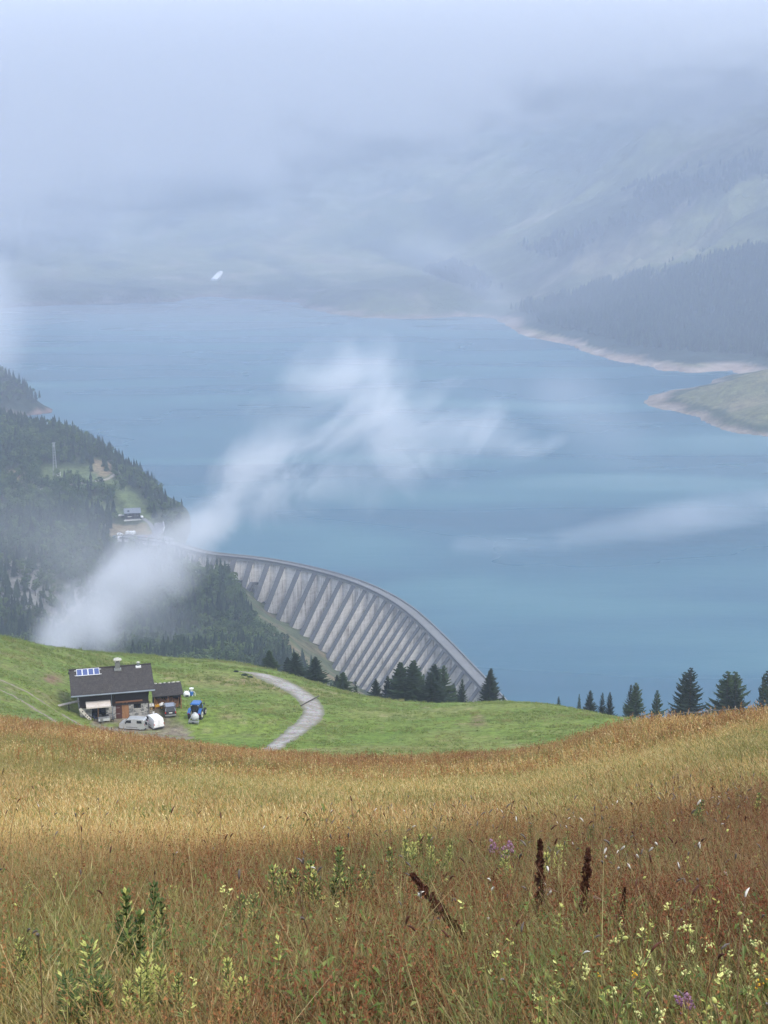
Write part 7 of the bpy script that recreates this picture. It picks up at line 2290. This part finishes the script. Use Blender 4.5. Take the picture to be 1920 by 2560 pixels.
def rattle(px, py, spx, label, mat, seed, hpx=70, n=12):
    g, h = base_of(px, py, hpx)
    d = (g - Vector((0, 0, CAMZ))).length; s = spx / F * d
    o = empty('flower', g, seed); tag(o, label, 'flower', 'pale yellow flowers at lower right' if mat is M_pale else None)
    R = random.Random(seed)
    MB().tube([(0, 0, -0.02), (0.01, 0, h * 0.5), (0, 0, h * 0.9)], [0.0025, 0.002, 0.0015], 5).build('stem', M_gleaf, o)
    f = MB()
    for i in range(n):
        c = Vector((R.gauss(0, .35) * s, R.gauss(0, .35) * s, h * 0.93 + R.gauss(0, 0.42) * s))
        f.sphere(c, (s * R.uniform(0.13, 0.24), s * R.uniform(0.10, 0.2), s * R.uniform(0.13, 0.24)), 6, 4)
    f.build('petals', mat, o)
RT = [(1545, 560, 30, 'large pale yellow bloom near the right edge, lower right'), (1585, 640, 26, 'pale yellow bloom just under the largest one at right'), (1375, 640, 26, 'pale yellow bloom left of centre in the lower right group'), (1305, 662, 24, 'pale yellow bloom beside a dark bent head'),
      (990, 622, 26, 'pale yellow bloom under the smaller dark dock'), (1282, 572, 30, 'tall pale yellow-green bloom right of the smaller dock'), (1408, 640, 22, 'narrow pale bloom next to the left of centre one'), (980, 848, 24, 'round pale bloom low in the middle'),
      (1285, 765, 24, 'pale yellow bloom halfway down, right of centre'), (1335, 742, 18, 'small pale bloom halfway down, right of centre'), (1470, 768, 22, 'pale bloom halfway down near the right'), (1580, 762, 30, 'broad pale bloom above the orange one at right'),
      (1180, 945, 34, 'big pale bloom cut by the bottom edge'), (1085, 940, 20, 'small round bloom at the bottom edge'), (1555, 862, 18, 'small pale bloom under the orange flower'), (640, 862, 18, 'lone small pale bloom low, left of the others'),
      (1395, 962, 20, 'pale bloom touching the bottom edge at right'), (860, 752, 34, 'wide dull yellow bloom below the docks'), (1170, 745, 18, 'small bloom between the dull wide one and the right group'), (1208, 600, 18, 'small pale bloom right of the smaller dock, higher up')]
for i, (x_, y_, s_, lab) in enumerate(RT):
    a_, b_ = b1(x_, y_); rattle(a_, b_, s_ * 0.5787, lab, M_pale, 90 + i)
for i, (x_, y_, s_, lab) in enumerate([(1065, 768, 22, 'orange-yellow flower below the docks'), (1597, 822, 22, 'bright orange flower near the right edge'), (1640, 803, 20, 'second orange flower at the very right edge'), (918, 772, 14, 'tiny orange flower left of the orange-yellow one')]):
    a_, b_ = b1(x_, y_); rattle(a_, b_, s_ * 0.5787, lab, M_orange, 120 + i, 60, 9)
for i, (x_, y_, s_, h_, lab) in enumerate([(472, 208, 34, 50, 'mauve flower head, left one of two in the middle distance'), (530, 218, 42, 50, 'mauve flower head, right one of two in the middle distance'), (520, 255, 20, 40, 'small mauve flower head below the pair'),
                                           (1280, 880, 44, 60, 'purple flower cluster near the bottom right'), (1308, 905, 30, 50, 'smaller purple flower cluster touching the bottom right one')]):
    a_, b_ = b1(x_, y_); rattle(a_, b_, s_ * 0.5787, lab, M_purple, 140 + i, h_, 26)
WH = [(410, 420, 'white curved grass head above the leaning dock'), (715, 380, 'white tuft right of the tallest dock, left of two'), (736, 362, 'white tuft right of the tallest dock, right of two'), (665, 435, 'white tuft against the left side of the tallest dock'),
      (925, 268, 'white tuft left of two near the second dock top'), (938, 272, 'white tuft right of two near the second dock top'), (1100, 243, 'white tuft, upper of two on the red rise'), (1105, 270, 'white tuft, lower of two on the red rise'),
      (990, 313, 'white tuft right of the second dock'), (1010, 240, 'white bent tuft right of the dark bushy spike'), (1180, 222, 'pinkish white tuft on the red rise'), (1355, 240, 'white tuft near the right part of the red rise'),
      (1060, 325, 'white flat tuft under the red rise'), (1495, 350, 'white tuft below the right part of the red rise'), (450, 520, 'white tuft on the leaning dock'), (208, 470, 'white dot left of the leaning dock'), (1330, 46, 'flat white umbel on the crest of the red rise')]
for i, (x_, y_, lab) in enumerate(WH):
    a_, b_ = b1(x_, y_)
    g, h = base_of(a_, b_, 60); d = (g - Vector((0, 0, CAMZ))).length; s = 9 / F * d
    o = empty('white_grass_head', g, i); tag(o, lab, 'grass head', 'white grass heads')
    R = random.Random(i)
    bend = R.uniform(-0.25, 0.25)
    MB().tube([(0, 0, -0.02), (bend * h * 0.2, 0, h * 0.5), (bend * h, 0, h)], [0.0022, 0.0018, 0.0012], 4).build('stem', M_gleaf, o)
    f = MB(); pts = [Vector((bend * h + s * 0.9 * math.sin(t * 2.2) * (1 if bend > 0 else -1), 0, h + s * 1.3 * math.sin(t * 1.9))) for t in (0, .25, .5, .75, 1)]
    f.tube(pts, [s * 0.12, s * 0.26, s * 0.28, s * 0.22, s * 0.08], 7); f.build('head', M_fluff, o, smooth=True)

# dark bent timothy heads and dry stems through the nearest sward, uncountable
def heads():
    def stalk(name, seed, mat, hl, hr, h):
        R = random.Random(seed); m = MB()
        b = Vector((R.uniform(-0.35, 0.35), R.uniform(-0.3, 0.3), 0))
        pts = [b * h * t * t + Vector((0, 0, h * t)) for t in (-0.05, 0.4, 0.75, 1.0)]
        m.tube(pts, [0.0022, 0.0018, 0.0016, 0.0014], 4, 0, False)
        d = (pts[-1] - pts[-2]).normalized(); side = Vector((b.y, -b.x, 0))
        q = [pts[-1] + d * hl * t + Vector((b.x, b.y, -0.4)) * hl * t * t * 0.9 for t in (0, .3, .65, 1)]
        m.tube(q, [hr * 0.6, hr, hr * 0.95, hr * 0.25], 6, 1)
        me = m.mesh(name, True, False); me.materials.append(M_dstem); me.materials.append(mat); return me
    pr = [stalk('timothy_%d' % i, 800 + i, M_dgrey, 0.045, 0.0048, 0.50 + 0.05 * i) for i in range(4)] + [stalk('pale_head_%d' % i, 820 + i, M_fluff, 0.035, 0.0036, 0.48 + 0.06 * i) for i in range(2)] + [stalk('brown_head_%d' % i, 840 + i, M_dock, 0.05, 0.0045, 0.5 + 0.07 * i) for i in range(3)] + \
         [stalk('yellow_head_%d' % i, 860 + i, M_gyel, 0.025, 0.007, 0.42) for i in range(1)]
    R = np.random.default_rng(77)
    n = 1500
    y = np.sqrt(R.uniform(2.5 ** 2, 15 ** 2, n)); x = R.uniform(-1, 1, n) * (0.45 * y + 1)
    z = z_all(x, y); px, py = proj(x, y, z)
    dens = np.clip(0.25 + 0.75 * np.clip((px - 700) / 500, 0, 1), 0, 1)
    m = R.random(n) < dens
    x, y, z = x[m], y[m], z[m]; n = len(x)
    s = R.uniform(0.6, 1.15, n)
    idx = R.choice(len(pr), n, p=[.12, .12, .12, .12, .03, .03, .14, .13, .12, .07])
    scatter('seeding_grasses', np.stack([x, y, z], 1), np.stack([R.normal(0, .12, n), R.normal(0, .12, n), R.uniform(0, 6.28, n)], 1), np.stack([s, s, s], 1), idx, pr)
heads()

# the thick stand of pale yellow flowers at the lower right, past counting
def yellow_stand():
    def pl(name, seed, mat):
        R = random.Random(seed); m = MB()
        m.tube([(0, 0, -0.03), (0.01, 0.01, 0.15), (0.0, 0.02, 0.30)], [0.0022, 0.0018, 0.0012], 4, 1, False)
        for i in range(R.randint(9, 14)):
            t = R.uniform(0.55, 1.05); a = R.uniform(0, 6.28); d = Vector((math.cos(a), math.sin(a), 0.5))
            c = Vector((0, 0.02 * t, 0.30 * t)); e = c + d * R.uniform(0.012, 0.024); s_ = Vector((-d.y, d.x, 0)) * 0.006
            m.poly([c, c + (e - c) * 0.6 + s_, e, c + (e - c) * 0.6 - s_], 0); m.poly([c, c + (e - c) * 0.6 + Vector((0, 0, .006)), e], 0)
        for i in range(6):
            t = R.uniform(0.1, 0.6); a = R.uniform(0, 6.28); d = Vector((math.cos(a), math.sin(a), 0.3)); s_ = Vector((-d.y, d.x, 0)) * 0.007
            c = Vector((0, 0.02 * t, 0.30 * t)); m.poly([c, c + d * 0.025 + s_, c + d * 0.05, c + d * 0.025 - s_], 1)
        me = m.mesh(name, False, False); me.materials.append(mat); me.materials.append(M_gleaf); return me
    pr = [pl('rattle_%d' % i, 950 + i, (M_pale, M_gyel, M_gyel, M_pale)[i]) for i in range(4)]
    R = np.random.default_rng(91); n = 9000
    y = np.sqrt(R.uniform(2.5 ** 2, 13 ** 2, n)); x = R.uniform(-1, 1, n) * (0.45 * y + 1)
    z = z_all(x, y); px, py = proj(x, y, z)
    nn = fbm(x / 0.8, y / 0.8, 3, 181)
    d = np.clip((px - 1150) / 500, 0, 1) * np.clip((py - 2280) / 160, 0, 1) * np.clip(0.35 + 1.3 * nn, 0, 1) * 0.55 + 0.012
    m = R.random(n) < d; x, y, z = x[m], y[m], z[m]; n = len(x)
    s = R.uniform(0.7, 1.3, n)
    scatter('yellow_flower_stand', np.stack([x, y, z], 1), np.stack([R.normal(0, .15, n), R.normal(0, .15, n), R.uniform(0, 6.28, n)], 1), np.stack([s, s, s], 1), R.integers(0, 4, n), pr)
yellow_stand()
